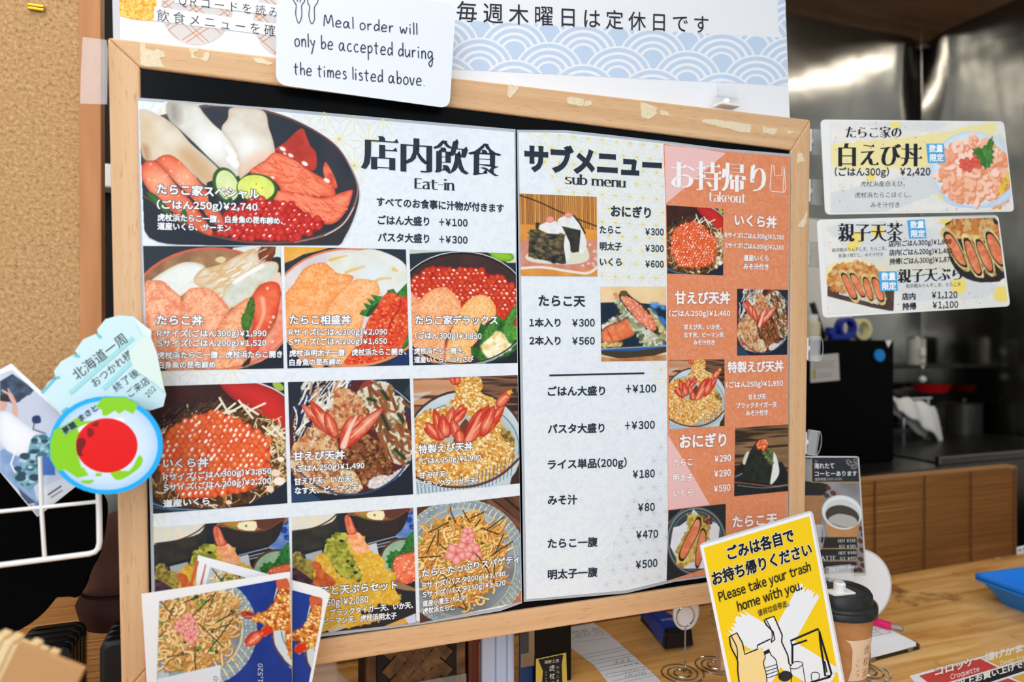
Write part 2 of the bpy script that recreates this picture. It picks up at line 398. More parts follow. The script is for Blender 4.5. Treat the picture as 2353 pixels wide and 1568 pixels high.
    def roe(s, poly, r, base, dark, light, hl=(-.15, -.25), hcol=(255, 250, 246), hs=.26, hrot=-.6, order='y', halo=(255, 168, 70)):
        P = spl(poly, 5); s.poly(poly, dark); lo, hi = P.min(0), P.max(0); pts = []; j = 0; y = lo[1]
        while y < hi[1]:
            x = lo[0]+(j % 2)*r*.85
            while x < hi[0]: pts.append((x+(s.rs.rand()-.5)*r*.7, y+(s.rs.rand()-.5)*r*.6)); x += r*1.65
            y += r*1.25; j += 1
        pts = np.array(pts); pts = pts[inpoly(pts, P)]
        for p in pts:
            q = r*(.88+.3*s.rs.rand()); w_ = s.win(p, p, q+s.k*2)
            if w_ is None: continue
            sl, X, Y = w_; d = np.hypot(X-p[0], Y-p[1])/q; m = np.clip((1-d)*q/s.k+.5, 0, 1)*.9; t = s.rs.rand(); c0 = np.array(base, float)*(1-t)+np.array(light, float)*t
            e = np.clip(d, 0, 1)[..., None]**3; C = c0*(1-e*.75)+np.array(dark, float)*e*.75
            g = np.exp(-(((X-p[0]-.2*q)**2+(Y-p[1]-.45*q)**2)/(q*.38)**2))[..., None]*.45; C = C*(1-g)+np.array(halo, float)*g; s.put(sl, m, C, False)
        for p in pts:
            if s.rs.rand() < .66: s.dots([(p[0]+hl[0]*r, p[1]+hl[1]*r)], r*hs*(.6+.7*s.rs.rand()), [hcol], .3, 1.7, hrot)
    def crumb(s, poly, base, cols, n, r, sm=5, wob=0, edge=None, hl=None):
        """crisp batter: lumps of many tones"""
        s.poly(poly, base, sm, wob=wob, edge=edge, tex=(cols[0], r*6)); P = s.scat(poly, n, sm)
        for p in P:
            c = np.array(cols[s.rs.randint(len(cols))], float); s.ell(p[0], p[1], r*(.5+s.rs.rand()), r*(.35+.6*s.rs.rand()), c, s.rs.rand()*3, soft=1.6, op=.8, edge=(c*.82, r*.35))
        if hl is not None: s.dots(s.scat(poly, n//2, sm), r*.28, [hl], .6, 1.6, .5)
    def strands(s, poly, n, L, w, cols, curl=1.2, ang=None, sh=None, sm=5, sp=.4, inside=False):
        keep = spl(poly, 5) if inside else None
        for p in s.scat(poly, n, sm):
            a = s.rs.rand()*6.28 if ang is None else ang+(s.rs.rand()-.5)*sp; q = [p]; c = (s.rs.rand()-.5)*2*curl
            for k in range(5): a += c*.4; q.append(q[-1]+np.array((math.cos(a), math.sin(a)))*L/5)
            if keep is not None and not inpoly(np.array(q), keep).all(): continue
            col = cols[s.rs.randint(len(cols))]
            if sh is not None: s.line(np.array(q)+(w*.35, w*.45), w*1.1, sh, op=.75)
            s.line(q, w*(.7+.6*s.rs.rand()), col)
    def leaf(s, pts, col, vein, tex, n=9, depth=14, sm=4):
        """serrated leaf: outline with teeth"""
        P = spl(pts, sm); k = len(P); c = P.mean(0); Q = P.copy()
        for i in range(k):
            if i % 2: Q[i] = P[i]+(c-P[i])/np.linalg.norm(c-P[i])*depth
        s.poly(Q, col, 0, tex=(tex, 24), edge=((np.array(col)*.75), 7)); tip = P[np.argmin(P[:, 1])]; base = P[np.argmax(P[:, 1])]
        s.line([tip, base], 3, vein, op=.6)
        for t in np.linspace(.15, .9, n):
            m = tip+(base-tip)*t
            for i in (k//4, 3*k//4): s.line([m, m+(P[(i+int(t*k/8)) % k]-m)*.75], 2, vein, op=.35)
    def wood(s, poly, dark, mid, light, rot=0, sc=60):
        s.poly(poly, mid, 0, tex=(light, sc, .12, 1, rot)); P = np.asarray(poly, float); w_ = s.win(P.min(0), P.max(0), 0)
        sl, X, Y = w_; m = np.clip(s.sdf(P, X, Y)/s.k+.5, 0, 1); n = s.noise(X, Y, sc*.4, 3, .07, 1, rot); s.put(sl, m*np.clip((n-.52)*7, 0, .9), np.array(dark, float))
    def samp(s, ux, uy):
        x = np.clip(ux/s.k-.5, 0, s.W-1.001); y = np.clip(uy/s.k-.5, 0, s.H-1.001); i, j = x.astype(int), y.astype(int); fx, fy = (x-i), (y-j)
        def g(A):
            a, b = (fx[..., None], fy[..., None]) if A.ndim == 3 else (fx, fy)
            return (A[j, i]*(1-a)+A[j, i+1]*a)*(1-b)+(A[j+1, i]*(1-a)+A[j+1, i+1]*a)*b
        return g(s.a), g(s.al)
def bil(q, U, V):
    q = np.asarray(q, float); U = U[..., None]; V = V[..., None]
    return (q[0]*(1-U)+q[1]*U)*(1-V)+(q[3]*(1-U)+q[2]*U)*V
def picture(name, cv, src, dst, pl, parent, z=.0003, step=1.2, label=None, off=(0, 0), cut=False, clip=None):
    """src: corner points on the drawing (TL,TR,BR,BL); dst: where those corners lie in the photograph, taken to the sheet's plane"""
    D = np.asarray(dst, float); nx = int(max(np.linalg.norm(D[1]-D[0]), np.linalg.norm(D[2]-D[3]))/step)+1; ny = int(max(np.linalg.norm(D[3]-D[0]), np.linalg.norm(D[2]-D[1]))/step)+1
    U, V = np.meshgrid(np.linspace(0, 1, nx+1), np.linspace(0, 1, ny+1)); Q = bil(src, U, V); C, A = cv.samp(Q[..., 0], Q[..., 1])
    Pp = bil(dst, U, V); X = pl.pa(Pp)-np.array(off); idx = np.arange((nx+1)*(ny+1)).reshape(ny+1, nx+1)
    f = np.stack([idx[1:, :-1], idx[1:, 1:], idx[:-1, 1:], idx[:-1, :-1]], -1).reshape(-1, 4)
    if cut: f = f[(A.ravel()[f] > .03).any(1)]
    if clip is not None: f = f[inpoly(Pp.reshape(-1, 2)[f].mean(1), np.asarray(clip, float))]
    Vv = np.column_stack([X.reshape(-1, 2), np.full(X.shape[0]*X.shape[1], z)]); Cc = C.reshape(-1, 3)
    if cut or clip is not None:
        u, inv = np.unique(f, return_inverse=True); Vv, Cc, f = Vv[u], Cc[u], inv.reshape(-1, 4)
    o = add(name, arr2mesh(name, Vv, [f], PHOTO, Cc), parent)
    if label: o['label'] = label
    return o
# ---------------------------------------------------------------- surfaces shared by several things
def beech(ax):
    st = {'x': (1.5, 90, 90), 'y': (90, 1.5, 90)}[ax]; s2 = {'x': (38, 620, 200), 'y': (620, 38, 200)}[ax]
    def f(nt, b):
        tc = N(nt, 'ShaderNodeTexCoord'); mp = N(nt, 'ShaderNodeMapping'); n = N(nt, 'ShaderNodeTexNoise'); mp.inputs['Scale'].default_value = st
        n.inputs['Scale'].default_value = 1; n.inputs['Detail'].default_value = 5; r = ramp(nt, [(.3, (212, 168, 124)), (.55, (222, 181, 138)), (.75, (230, 192, 152))])
        m2 = N(nt, 'ShaderNodeMapping'); m2.inputs['Scale'].default_value = s2; n2 = N(nt, 'ShaderNodeTexNoise'); n2.inputs['Scale'].default_value = 1; n2.inputs['Detail'].default_value = 1
        r2 = ramp(nt, [(.0, (255, 255, 255)), (.64, (255, 255, 255)), (.7, (206, 176, 150))]); mx = N(nt, 'ShaderNodeMix'); mx.data_type = 'RGBA'; mx.blend_type = 'MULTIPLY'; mx.inputs[0].default_value = .5
        L = nt.links.new; L(tc.outputs['Object'], mp.inputs[0]); L(mp.outputs[0], n.inputs['Vector']); L(n.outputs['Fac'], r.inputs[0])
        L(tc.outputs['Object'], m2.inputs[0]); L(m2.outputs[0], n2.inputs['Vector']); L(n2.outputs['Fac'], r2.inputs[0])
        L(r.outputs[0], mx.inputs[6]); L(r2.outputs[0], mx.inputs[7]); L(mx.outputs[2], b.inputs['Base Color'])
    return f
M_BX = mat('beech_along', rough=.42, spec=.35, build=beech('x')); M_BY = mat('beech_upright', rough=.42, spec=.35, build=beech('y'))
def washi(c0, c1, c2, sc=60):
    def f(nt, b):
        tc = N(nt, 'ShaderNodeTexCoord'); n = N(nt, 'ShaderNodeTexNoise'); n.inputs['Scale'].default_value = sc; n.inputs['Detail'].default_value = 9; n.inputs['Distortion'].default_value = 2.2
        r = ramp(nt, [(.38, c1), (.5, c0), (.66, c2)]); nt.links.new(tc.outputs['Object'], n.inputs['Vector']); nt.links.new(n.outputs['Fac'], r.inputs[0]); nt.links.new(r.outputs[0], b.inputs['Base Color'])
    return f
M_WASHI = mat('washi_print', rough=.38, spec=.3, build=washi((232, 240, 248), (226, 235, 246), (235, 242, 249)))
M_WHITE = mat('white_paper', (240, 243, 248), rough=.5, spec=.25)
M_ORANGE = mat('orange_washi_print', rough=.38, spec=.3, build=washi((229, 144, 102), (227, 137, 92), (231, 154, 120), 90))
M_LAM = mat('laminate_edge', (176, 184, 194), rough=.2, spec=.6)
M_BLACKPANEL = mat('black_glossy_panel', (5, 6, 8), rough=.22, spec=.12, bump=(900, .05))
M_TAPE = mat('old_masking_tape', rough=.8, build=noisy([(.3, (226, 208, 172)), (.7, (240, 226, 196))], 200))
M_CLEAR = mat('clear_plastic', (255, 255, 255), rough=.05, trans=1, alpha=.55, ior=1.3)
M_CLIP = mat('clear_acrylic', (240, 244, 248), rough=.04, spec=.9, alpha=.17)
M_WPLASTIC = mat('white_plastic', (238, 238, 236), rough=.35)
DARK = (38, 50, 64); CAP = (246, 248, 252); CAPO = (66, 72, 92); GOLD = (242, 230, 158)
# ---------------------------------------------------------------- the menu board
BQ = (-.384887, .72, -.342429)
BP = Plane(CAM+Vector(BQ), YAW, .02002, -.00286)
board = empty('menu_board', BP.M); tag(board, 'wide beech-framed black board carrying the two big food menu sheets', 'menu board')
OUT = [(247, 85), (1863, 275), (1848, 1354), (279, 1601)]; INN = [(322, 155), (1818, 345), (1812, 1314), (345, 1527)]
for nm, i, j, m in (('top_rail', 0, 1, M_BX), ('right_stile', 1, 2, M_BY), ('bottom_rail', 2, 3, M_BX), ('left_stile', 3, 0, M_BY)):
    q = BP.pa([OUT[i], OUT[j], INN[j], INN[i]]); bobj(nm, prism(q, -.02, 0, .0022), m, board)
q = BP.pa([(317, 150), (1823, 340), (1817, 1319), (340, 1532)]); bobj('black_panel', prism(q, -.012, -.004), M_BLACKPANEL, board)
rs = np.random.RandomState(5)
def torn(pts, amp=2.0, n=4):
    P = np.asarray(pts, float); out = []
    for i in range(len(P)):
        for k in range(n): out.append(P[i]+(P[(i+1) % len(P)]-P[i])*k/n+rs.randn(2)*amp)
    return np.array(out)
for pts in ([(322, 98), (334, 100), (336, 112), (352, 118), (362, 112), (376, 118), (380, 131), (366, 132), (378, 156), (323, 150)],
            [(434, 110), (456, 110), (458, 116), (444, 122), (452, 134), (466, 132), (474, 120), (482, 122), (476, 142), (440, 132)],
            [(580, 132), (600, 134), (628, 146), (618, 150), (588, 143)], [(1170, 195), (1196, 198), (1184, 214), (1172, 226), (1166, 220)],
            [(1302, 226), (1312, 222), (1342, 227), (1340, 244), (1303, 238)], [(1344, 233), (1360, 230), (1358, 242), (1342, 244)],
            [(1472, 234), (1510, 248), (1508, 262), (1490, 274), (1476, 272)], [(1516, 252), (1534, 258), (1545, 270), (1520, 264)],
            [(1616, 274), (1650, 276), (1726, 286), (1724, 306), (1700, 304), (1640, 288), (1612, 282)], [(1754, 292), (1786, 296), (1780, 310), (1752, 306)], [(1804, 298), (1826, 302), (1812, 310)],
            [(1833, 352), (1842, 352), (1850, 372), (1832, 374)], [(1834, 520), (1854, 486), (1852, 510), (1846, 524)]):
    a = torn(pts, .8); a = a if sum(a[k-1][0]*a[k][1]-a[k][0]*a[k-1][1] for k in range(len(a))) else a
    o = bobj('tape_residue', prism(BP.pa(a), -.0004, .0004), M_TAPE, board)
board_children_end = True
# feet behind the board, down to the counter
CT = .965                                    # height of the counter top
for px in (420, 1700):
    x, y = BP.p(px, 1450 if px < 1000 else 1300); o = BP.M @ Vector((x, y, -.03)); h = o.z-CT
    bobj('support_leg', boxb(o.x-.012, o.y-.012, CT, o.x+.012, o.y+.012, CT+h+.06), M_BY, board, BP.M.inverted())
# ---------------------------------------------------------------- eat-in sheet
SA = BP.up(.0022); shA = empty('menu_sheet', SA.M); tag(shA, 'laminated eat-in menu with large salmon bowl and nine food photos, left half of the board', 'menu')
PA = [(317, 232), (640, 257), (940, 283), (1182, 304), (1185, 560), (1190, 840), (1194, 1110), (1198, 1379), (1150, 1397), (980, 1425), (734, 1456), (358, 1494), (352, 1180), (341, 900), (332, 700), (324, 450)]
PAo = [(316, 224), (640, 249), (940, 276), (1185, 297), (1190, 840), (1200, 1387), (1150, 1405), (980, 1434), (734, 1465), (350, 1502), (345, 1180), (335, 900), (327, 700), (320, 450)]
sheet('laminate_edge', SA, PAo, M_LAM, shA, .0006, -.0004); sheet('paper', SA, PA, M_WASHI, shA, .0006, .0002)
pa = Print(SA)
asanoha(pa, [[(319, 234), (408, 241), (402, 262), (376, 280), (340, 262), (320, 258)], [(610, 256), (900, 280), (905, 300), (860, 330), (835, 400), (838, 415), (815, 420), (780, 350), (720, 300)],
             [(333, 520), (352, 555), (362, 560), (334, 562)], [(368, 850), (560, 846), (566, 880), (372, 882)], [(353, 1183), (382, 1182), (376, 1208), (354, 1212)], [(646, 569), (652, 569), (658, 700), (652, 700)]], .033, .0008, GOLD)
T = pa.text
T('店内飲食', 829, 391, 1154, 409, 84, serif=1, b=.045)
T('Eat-in', 952, 434, 1045, 439, 25, serif=1, b=.034)
T('すべてのお食事に汁物が付きます', 865, 474, 1157, 489, 21, b=.026)
for s_, y, p in (('ごはん大盛り', 516, '+¥100'), ('パスタ大盛り', 555.5, '+¥300')):
    T(s_, 868, y, 986, y+3.5, 21, b=.026); T(p, 1009, y+2.5, 1074, y+4.5, 16, b=.024)
def cap(txt, x0, y0, x1, y1, h, **k): T(txt, x0, y0, x1, y1, h, CAP, b=.032, z=.0011, out=CAPO, ow=.05, **k)
for a in (('たらこ家スペシャル', 360, 446, 596, 458, 24), ('(ごはん250g)¥2,740', 360.5, 480, 592, 486, 20), ('虎杖浜たらこ一腹、白身魚の昆布締め、', 362, 508, 650, 516, 16.5), ('道産いくら、サーモン', 362, 528, 530, 532.5, 16.5),
          ('たらこ丼', 360, 747, 467, 748, 23), ('Rサイズ(ごはん300g)¥1,990', 361, 775, 612.5, 774, 16.5), ('Sサイズ(ごはん200g)¥1,520', 361.5, 797.5, 612, 796, 16.5), ('虎杖浜たらこ一腹、虎杖浜たらこ開き', 361, 825, 648.5, 822, 16.5), ('白身魚の昆布締め', 363, 847, 495, 846, 16),
          ('たらこ相盛丼', 665, 746, 806, 746, 22), ('Rサイズ(ごはん300g)¥2,090', 663, 772, 889.5, 770, 16), ('Sサイズ(ごはん200g)¥1,650', 663, 794, 889, 791.5, 16), ('虎杖浜明太子一腹、虎杖浜たらこ開き、', 664.5, 820, 933.5, 815.5, 16), ('白身魚の昆布締め', 665, 841, 785, 838.5, 15.5),
          ('たらこ家デラックス', 953, 746, 1143, 746, 21), ('(ごはん300g)¥3,850', 953, 779, 1106, 780.5, 16), ('虎杖浜たらこ開き、', 951, 814, 1067, 813.5, 14.5), ('道産いくら、山わさび', 951, 834, 1087.5, 832, 14.5),
          ('いくら丼', 375, 1076, 479.5, 1073, 22), ('Rサイズ(ごはん300g)¥3,850', 375, 1105, 623.5, 1089.5, 16), ('Sサイズ(ごはん200g)¥2,200', 376, 1129, 623, 1112, 16), ('道産いくら', 375, 1166, 481.5, 1159, 17),
          ('甘えび天丼', 673.5, 1059, 792, 1055, 21), ('(ごはん250g)¥1,490', 674.5, 1085, 837, 1077, 15.5), ('甘えび天、いか天、', 675.5, 1115, 813, 1107, 16), ('なす天、ピーマン天', 677, 1136, 823.5, 1129, 16),
          ('特製えび天丼', 960.5, 1043, 1086, 1035, 20), ('(ごはん250g)¥1,990', 961.5, 1067.5, 1104, 1058, 14.5), ('甘えび天、', 962.5, 1100, 1028, 1096.5, 15), ('ブラックタイガー天', 964.5, 1121, 1094, 1111, 15),
          ('子と天ぷらセット', 734, 1369, 913, 1354, 21), ('50g)¥2,080', 750, 1393, 846, 1384, 15.5), ('ブラックタイガー天、いか天、', 758, 1416, 949, 1397, 15.5), ('ピーマン天、虎杖浜明太子', 742.5, 1436, 911, 1421.5, 15.5),
          ('たらこたっぷりスパゲティ', 968.5, 1327, 1193.5, 1292, 18), ('Rサイズ(パスタ200g)¥1,740', 970, 1352.5, 1160.5, 1325, 14.5), ('Sサイズ(パスタ150g)¥1,520', 970.5, 1374, 1160.5, 1345, 14.5), ('道産小麦生パスタ、', 970, 1394.5, 1074, 1379, 14), ('虎杖浜たらこ', 971, 1411, 1043.5, 1401, 13.5)): cap(*a)
pa.make('lettering', shA)
# ---------------------------------------------------------------- sub menu and takeout sheet
shB = empty('menu_sheet', SA.M); tag(shB, 'laminated sub menu with orange takeout column, right half of the board', 'menu')
PB = [(1192, 304), (1300, 306), (1403, 317), (1550, 333), (1660, 347), (1814, 360), (1811, 640), (1809, 900), (1807, 1180), (1805, 1296), (1550, 1330), (1440, 1357), (1210, 1378), (1206, 1110), (1201, 830)]
PBo = [(1188, 298), (1300, 299), (1403, 310), (1550, 327), (1660, 341), (1817, 354), (1814, 640), (1812, 900), (1811, 1180), (1810, 1302), (1550, 1338), (1440, 1364), (1204, 1384), (1200, 1110), (1195, 830)]
sheet('laminate_edge', SA, PBo, M_LAM, shB, .0006, -.0004); sheet('paper', SA, PB, M_WASHI, shB, .0006, .0002)
ORG = [(1524, 331), (1660, 347), (1814, 360), (1811, 640), (1809, 900), (1807, 1180), (1805, 1296), (1531, 1334), (1535, 1200), (1533, 960), (1532, 640), (1529, 470)]
sheet('takeout_column', SA, ORG, M_ORANGE, shB, .0003, .0005)
pb = Print(SA); T = pb.text
asanoha(pb, [[(1205, 306), (1300, 308), (1403, 319), (1523, 332), (1529, 470), (1532, 658), (1403, 658), (1378, 635), (1372, 455), (1275, 448), (1272, 415), (1255, 395), (1228, 365), (1235, 340)],
             [(1494, 832), (1532, 832), (1533, 950), (1515, 890), (1497, 860)]], .0205, .00055, GOLD)
asanoha(pb, [[(1533, 990), (1535, 1200), (1531, 1332), (1360, 1368), (1385, 1310), (1430, 1200), (1462, 1110), (1500, 1050)]], .0205, .0004, (203, 214, 222))
M_PINK = (240, 196, 194)
for P in ([(1526, 334), (1600, 341), (1668, 352), (1530, 468)], [(1534, 1000), (1590, 1090), (1630, 1160), (1535, 1172)]): pb.poly(P, M_PINK, z=.0007)
T('サブメニュー', 1204.5, 393, 1520, 409, 60, b=.055); T('sub menu', 1296, 423, 1438.5, 432, 23, serif=1, b=.034)
T('おにぎり', 1403, 498, 1495, 502, 26, b=.03)
for s_, x1, y, p in (('たらこ', 1425.5, 537, '¥300'), ('明太子', 1428, 575, '¥300'), ('いくら', 1428, 611, '¥600')): T(s_, 1377.5, y, x1, y+.6, 18.5, b=.026); T(p, 1482, y+3, 1524.5, y+4, 15, b=.024)
T('たらこ天', 1237, 704, 1344.5, 705, 26, b=.03)
for s_, y, p in (('1本入り', 751.5, '¥300'), ('2本入り', 793, '¥560')): T(s_, 1215.8, y, 1287.6, y, 20, b=.028); T(p, 1314, y-1, 1366, y-1.5, 16.5, b=.024)
pb.line([(1262, 863), (1480, 858)], 4, DARK)
for s_, x1, y0, y1, p, px0, px1, py0, py1 in (('ごはん大盛り', 1390, 910.5, 908.5, '+¥100', 1437.5, 1507, 902.5, 901.5), ('パスタ大盛り', 1388.5, 997, 994, '+¥300', 1435.5, 1504, 987, 984.6), ('ライス単品(200g)', 1439.5, 1079, 1073, '¥180', 1453, 1504, 1099, 1096.5),
    ('みそ汁', 1326, 1160.5, 1159, '¥80', 1465, 1504, 1175, 1173.5), ('たらこ一腹', 1373, 1260.5, 1256, '¥470', 1461, 1511.5, 1238.5, 1235), ('明太子一腹', 1373, 1332, 1325, '¥500', 1460, 1510, 1307, 1302)):
    T(s_, 1258, y0, x1, y1, 22, b=.028); T(p, px0, py0, px1, py1, 17.5, b=.024)
WHT = (250, 248, 250); OSH = (190, 96, 66)
def tk(txt, x0, y0, x1, y1, h, **k): T(txt, x0, y0, x1, y1, h, WHT, b=k.pop('b', .034), z=.0011, out=OSH, ow=.03, **k)
T('お持帰り', 1540.5, 437, 1759, 446, 72, WHT, serif=1, b=.04, z=.0011); T('takeout', 1625, 464, 1713.7, 468, 23, WHT, serif=1, b=.034, z=.0011)
z4 = lambda L: [(1510+x/4.9, 330+y/4.9) for x, y in L]
pb.line(z4([(1285, 248), (1308, 250), (1315, 360), (1398, 362), (1402, 262), (1425, 265), (1442, 520), (1422, 552), (1280, 540), (1265, 505)]), 1.6, WHT, z=.001, closed=True); pb.line(z4([(1425, 265), (1410, 520), (1422, 552)]), 1.4, WHT, z=.001)
for a in (('いくら丼', 1686.5, 519, 1783.5, 525, 27), ('Rサイズ(ごはん300g)¥3,780', 1664, 546.5, 1800, 552, 12.5), ('Sサイズ(ごはん200g)¥2,160', 1664.5, 570, 1799.5, 575.5, 12.5), ('道産いくら', 1707, 600, 1765, 600.6, 14), ('みそ汁付き', 1707, 620, 1765, 620.5, 14),
          ('甘えび天丼', 1549.5, 699, 1676.5, 699, 29), ('(ごはん250g)¥1,460', 1535.7, 728, 1676.5, 727, 14.5), ('甘えび天、いか天、', 1570, 757.5, 1657, 757.5, 12), ('なす天、ピーマン天', 1570, 776, 1662, 775.5, 12), ('みそ汁付き', 1592, 793, 1641, 793, 12),
          ('特製えび天丼', 1670.7, 857.5, 1799, 854, 26), ('(ごはん250g)¥1,950', 1667, 892, 1797.6, 887.5, 14.5), ('甘えび天', 1717.7, 919, 1758.6, 917.5, 12.5), ('ブラックタイガー天', 1691, 939, 1784, 936, 13), ('みそ汁付き', 1712.4, 956.5, 1763, 954, 13),
          ('おにぎり', 1560.4, 1031, 1668, 1026, 32), ('たらこ', 1546, 1072, 1590, 1069, 17), ('明太子', 1545.6, 1106, 1590.7, 1105, 17), ('いくら', 1545.6, 1142.5, 1590, 1139, 17),
          ('¥290', 1640.4, 1062, 1678.4, 1059, 14.5), ('¥290', 1639.6, 1096.5, 1678, 1093, 14.5), ('¥590', 1639, 1131, 1677, 1127, 14.5), ('たらこ天', 1681.6, 1213.5, 1785.5, 1205, 27)): tk(*a)
pb.make('lettering', shB)
# ---------------------------------------------------------------- the printed food pictures
def tara(c, poly, col=(240, 152, 108), l=(250, 196, 156), d=(226, 116, 78), n=500):
    c.poly(poly, col, 5, tex=(l, 60), edge=(d, 22)); c.dots(c.scat(poly, n), 6, [l, d, col, (252, 214, 180)], .4, soft=1.6)
def shrimp(c, base, tips, w, col=(222, 62, 40), l=(246, 150, 110)):
    """tail fan: from a base point to several tips"""
    for t in tips:
        b = np.array(base, float); t = np.array(t, float); d = (t-b)/np.linalg.norm(t-b); n = np.array((-d[1], d[0]))
        c.poly([b-n*w*.35, b+(t-b)*.55-n*w*.6, t, b+(t-b)*.55+n*w*.6, b+n*w*.35], col, 4, edge=((168, 34, 26), w*.18), tex=(l, w)); c.line([b+(t-b)*.2-n*w*.1, t-(t-b)*.25], w*.12, (255, 206, 180), op=.8)
def a_hero():
    c = Cv((310, 220, 840, 580), 2308, (233, 240, 248), 1.0, 3); c.al[:] = 0
    c.poly([(66, 880), (78, 1290), (240, 1468), (700, 1500), (1300, 1515), (1960, 1520), (2110, 1400), (2225, 1120), (2237, 900), (2120, 640), (1960, 455), (1650, 270), (1330, 150), (1000, 80), (640, 100), (340, 180), (60, 300)], (44, 46, 56), 4, tex=(70, 56, 54) and ((78, 60, 56), 500))
    c.poly([(75, 1000), (78, 1290), (240, 1468), (900, 1500), (1200, 1500), (700, 1400), (350, 1230)], (30, 40, 52), 3)
    rim = [(50, 930), (150, 1050), (350, 1210), (600, 1340), (900, 1440), (1250, 1485), (1600, 1470), (1900, 1400), (2080, 1290), (2190, 1120), (2230, 900), (2120, 640), (1960, 450), (1650, 265), (1330, 150), (1000, 90), (640, 108), (330, 190), (40, 330)]
    c.poly(rim, (112, 68, 56), 5); c.poly([(1120+(x-1120)*.985, 800+(y-800)*.968) for x, y in rim], (36, 46, 58), 5, tex=((52, 54, 64), 300))
    c.line(spl(rim[6:12], 6, False), 12, (170, 150, 150), op=.8); c.line(spl(rim[7:10], 6, False), 9, (232, 232, 236))
    c.poly([(36, 150), (250, 200), (420, 320), (560, 480), (720, 620), (850, 750), (900, 880), (720, 900), (600, 800), (450, 720), (300, 640), (120, 650), (56, 520)], (228, 220, 204), tex=((214, 190, 156), 260), edge=((206, 196, 178), 30))
    c.poly([(480, 560), (620, 600), (760, 720), (850, 850), (720, 890), (600, 800), (520, 700)], (200, 150, 104), op=.6, soft=24)
    c.poly([(70, 490), (140, 520), (150, 640), (100, 640)], (176, 128, 84), op=.7, soft=14)
    c.poly([(335, 62), (600, 85), (700, 190), (800, 300), (960, 430), (1030, 560), (1045, 800), (900, 760), (760, 640), (600, 480), (450, 340), (338, 230)], (224, 226, 220), tex=((206, 200, 186), 200), edge=((190, 180, 160), 18), hi=((244, 246, 246), 60, 60, 170))
    c.poly([(345, 80), (430, 90), (450, 240), (400, 280), (345, 220)], (120, 112, 104), op=.6, soft=24)
    c.poly([(970, 120), (1280, 150), (1340, 320), (1390, 480), (1390, 600), (1250, 680), (1100, 800), (1045, 820), (1020, 560), (868, 350), (930, 230)], (224, 220, 210), tex=((204, 190, 172), 180), edge=((200, 176, 150), 20), hi=((242, 242, 240), 0, 30, 160))
    c.poly([(1060, 700), (1250, 560), (1380, 560), (1370, 620), (1200, 700), (1080, 800)], (246, 196, 170), op=.55, soft=20)
    c.dots([(930, 520), (960, 560), (985, 600), (950, 640), (1000, 680)], 30, [(250, 250, 252)], .3, 1.3, .9, 6)
    for P, col in (([(62, 730), (110, 660), (190, 655), (260, 710), (420, 900), (600, 1100), (790, 1395), (600, 1335), (330, 1130), (150, 960), (70, 830)], (233, 112, 76)), ([(210, 650), (280, 600), (370, 600), (480, 680), (620, 830), (740, 980), (860, 1180), (915, 1290), (800, 1290), (640, 1100), (430, 890), (260, 710)], (236, 114, 80))):
        c.poly(P, col, tex=((246, 150, 112), 120), edge=((200, 66, 40), 34), hi=((250, 170, 136), -60, -80, 130)); c.dots(c.scat(P, 22), 6, [(252, 206, 182)], .5, 1.6, .8, 3)
    c.poly([(1400, 540), (1500, 470), (1665, 325), (1720, 420), (1760, 510), (1812, 570), (1815, 720), (1740, 748), (1600, 640), (1480, 580)], (198, 64, 48), 3, tex=((176, 50, 40), 120))
    c.poly([(1885, 770), (1905, 665), (1960, 740), (2010, 850), (2020, 930), (1940, 900)], (210, 74, 54), 4, tex=((240, 120, 90), 60))
    for P in ([(1150, 770), (1290, 660), (1400, 570), (1560, 620), (1700, 720), (1800, 780), (1960, 880), (1990, 1010), (1700, 1000), (1500, 1000), (1400, 860)], [(1430, 950), (1700, 990), (1900, 1020), (2150, 945), (2175, 990), (2100, 1180), (1960, 1290), (1750, 1240), (1600, 1120), (1400, 1060)]):
        c.poly(P, (240, 116, 80), tex=((250, 160, 126), 90, 1, 3, .4), edge=((214, 70, 44), 26)); c.strands(P, 110, 130, 13, [(246, 146, 112), (243, 132, 98), (232, 102, 70)], .5, .45, inside=True)
    c.dots([(1480, 535), (1500, 580), (1560, 600), (1700, 680), (1920, 850), (1300, 830), (1380, 820), (1700, 690)], 14, [(255, 240, 236)], .5, 1.8, .5, 2)
    c.poly([(720, 900), (740, 865), (790, 870), (800, 1050), (880, 1100), (760, 1120)], (38, 46, 44), 3)
    c.ell(912, 892, 128, 180, (52, 92, 44), -.38); c.ell(925, 900, 106, 158, (206, 224, 158), -.38, tex=((222, 236, 180), 60), hi=((236, 240, 186), 10, 30, 60))
    c.ell(1222, 932, 206, 150, (48, 88, 36), .12); c.ell(1212, 925, 186, 130, (196, 216, 84), .12, tex=((220, 232, 130), 60), hi=((236, 240, 120), 0, 0, 110)); c.ring(1212, 925, 120, 80, 6, (220, 230, 140), op=.6); c.dots([(1215, 885), (1275, 925), (1165, 935), (1230, 970)], 10, [(170, 180, 60)])
    c.poly([(890, 1060), (970, 1020), (960, 1090), (900, 1110)], (40, 84, 44), 3)
    c.poly([(120, 960), (230, 1010), (370, 1180), (300, 1180), (150, 1040)], (60, 110, 46), 4, edge=((30, 60, 30), 12)); c.poly([(460, 1170), (500, 1135), (525, 1190), (515, 1285), (475, 1260)], (54, 104, 46), 4)
    c.roe([(885, 1175), (1050, 1100), (1160, 1050), (1300, 1048), (1450, 1080), (1600, 1100), (1760, 1220), (1890, 1255), (1850, 1335), (1700, 1400), (1400, 1448), (1100, 1438), (900, 1400), (770, 1392), (900, 1290)], 42, (204, 38, 34), (150, 18, 22), (226, 66, 48), halo=(240, 90, 70), hs=.15)
    return c
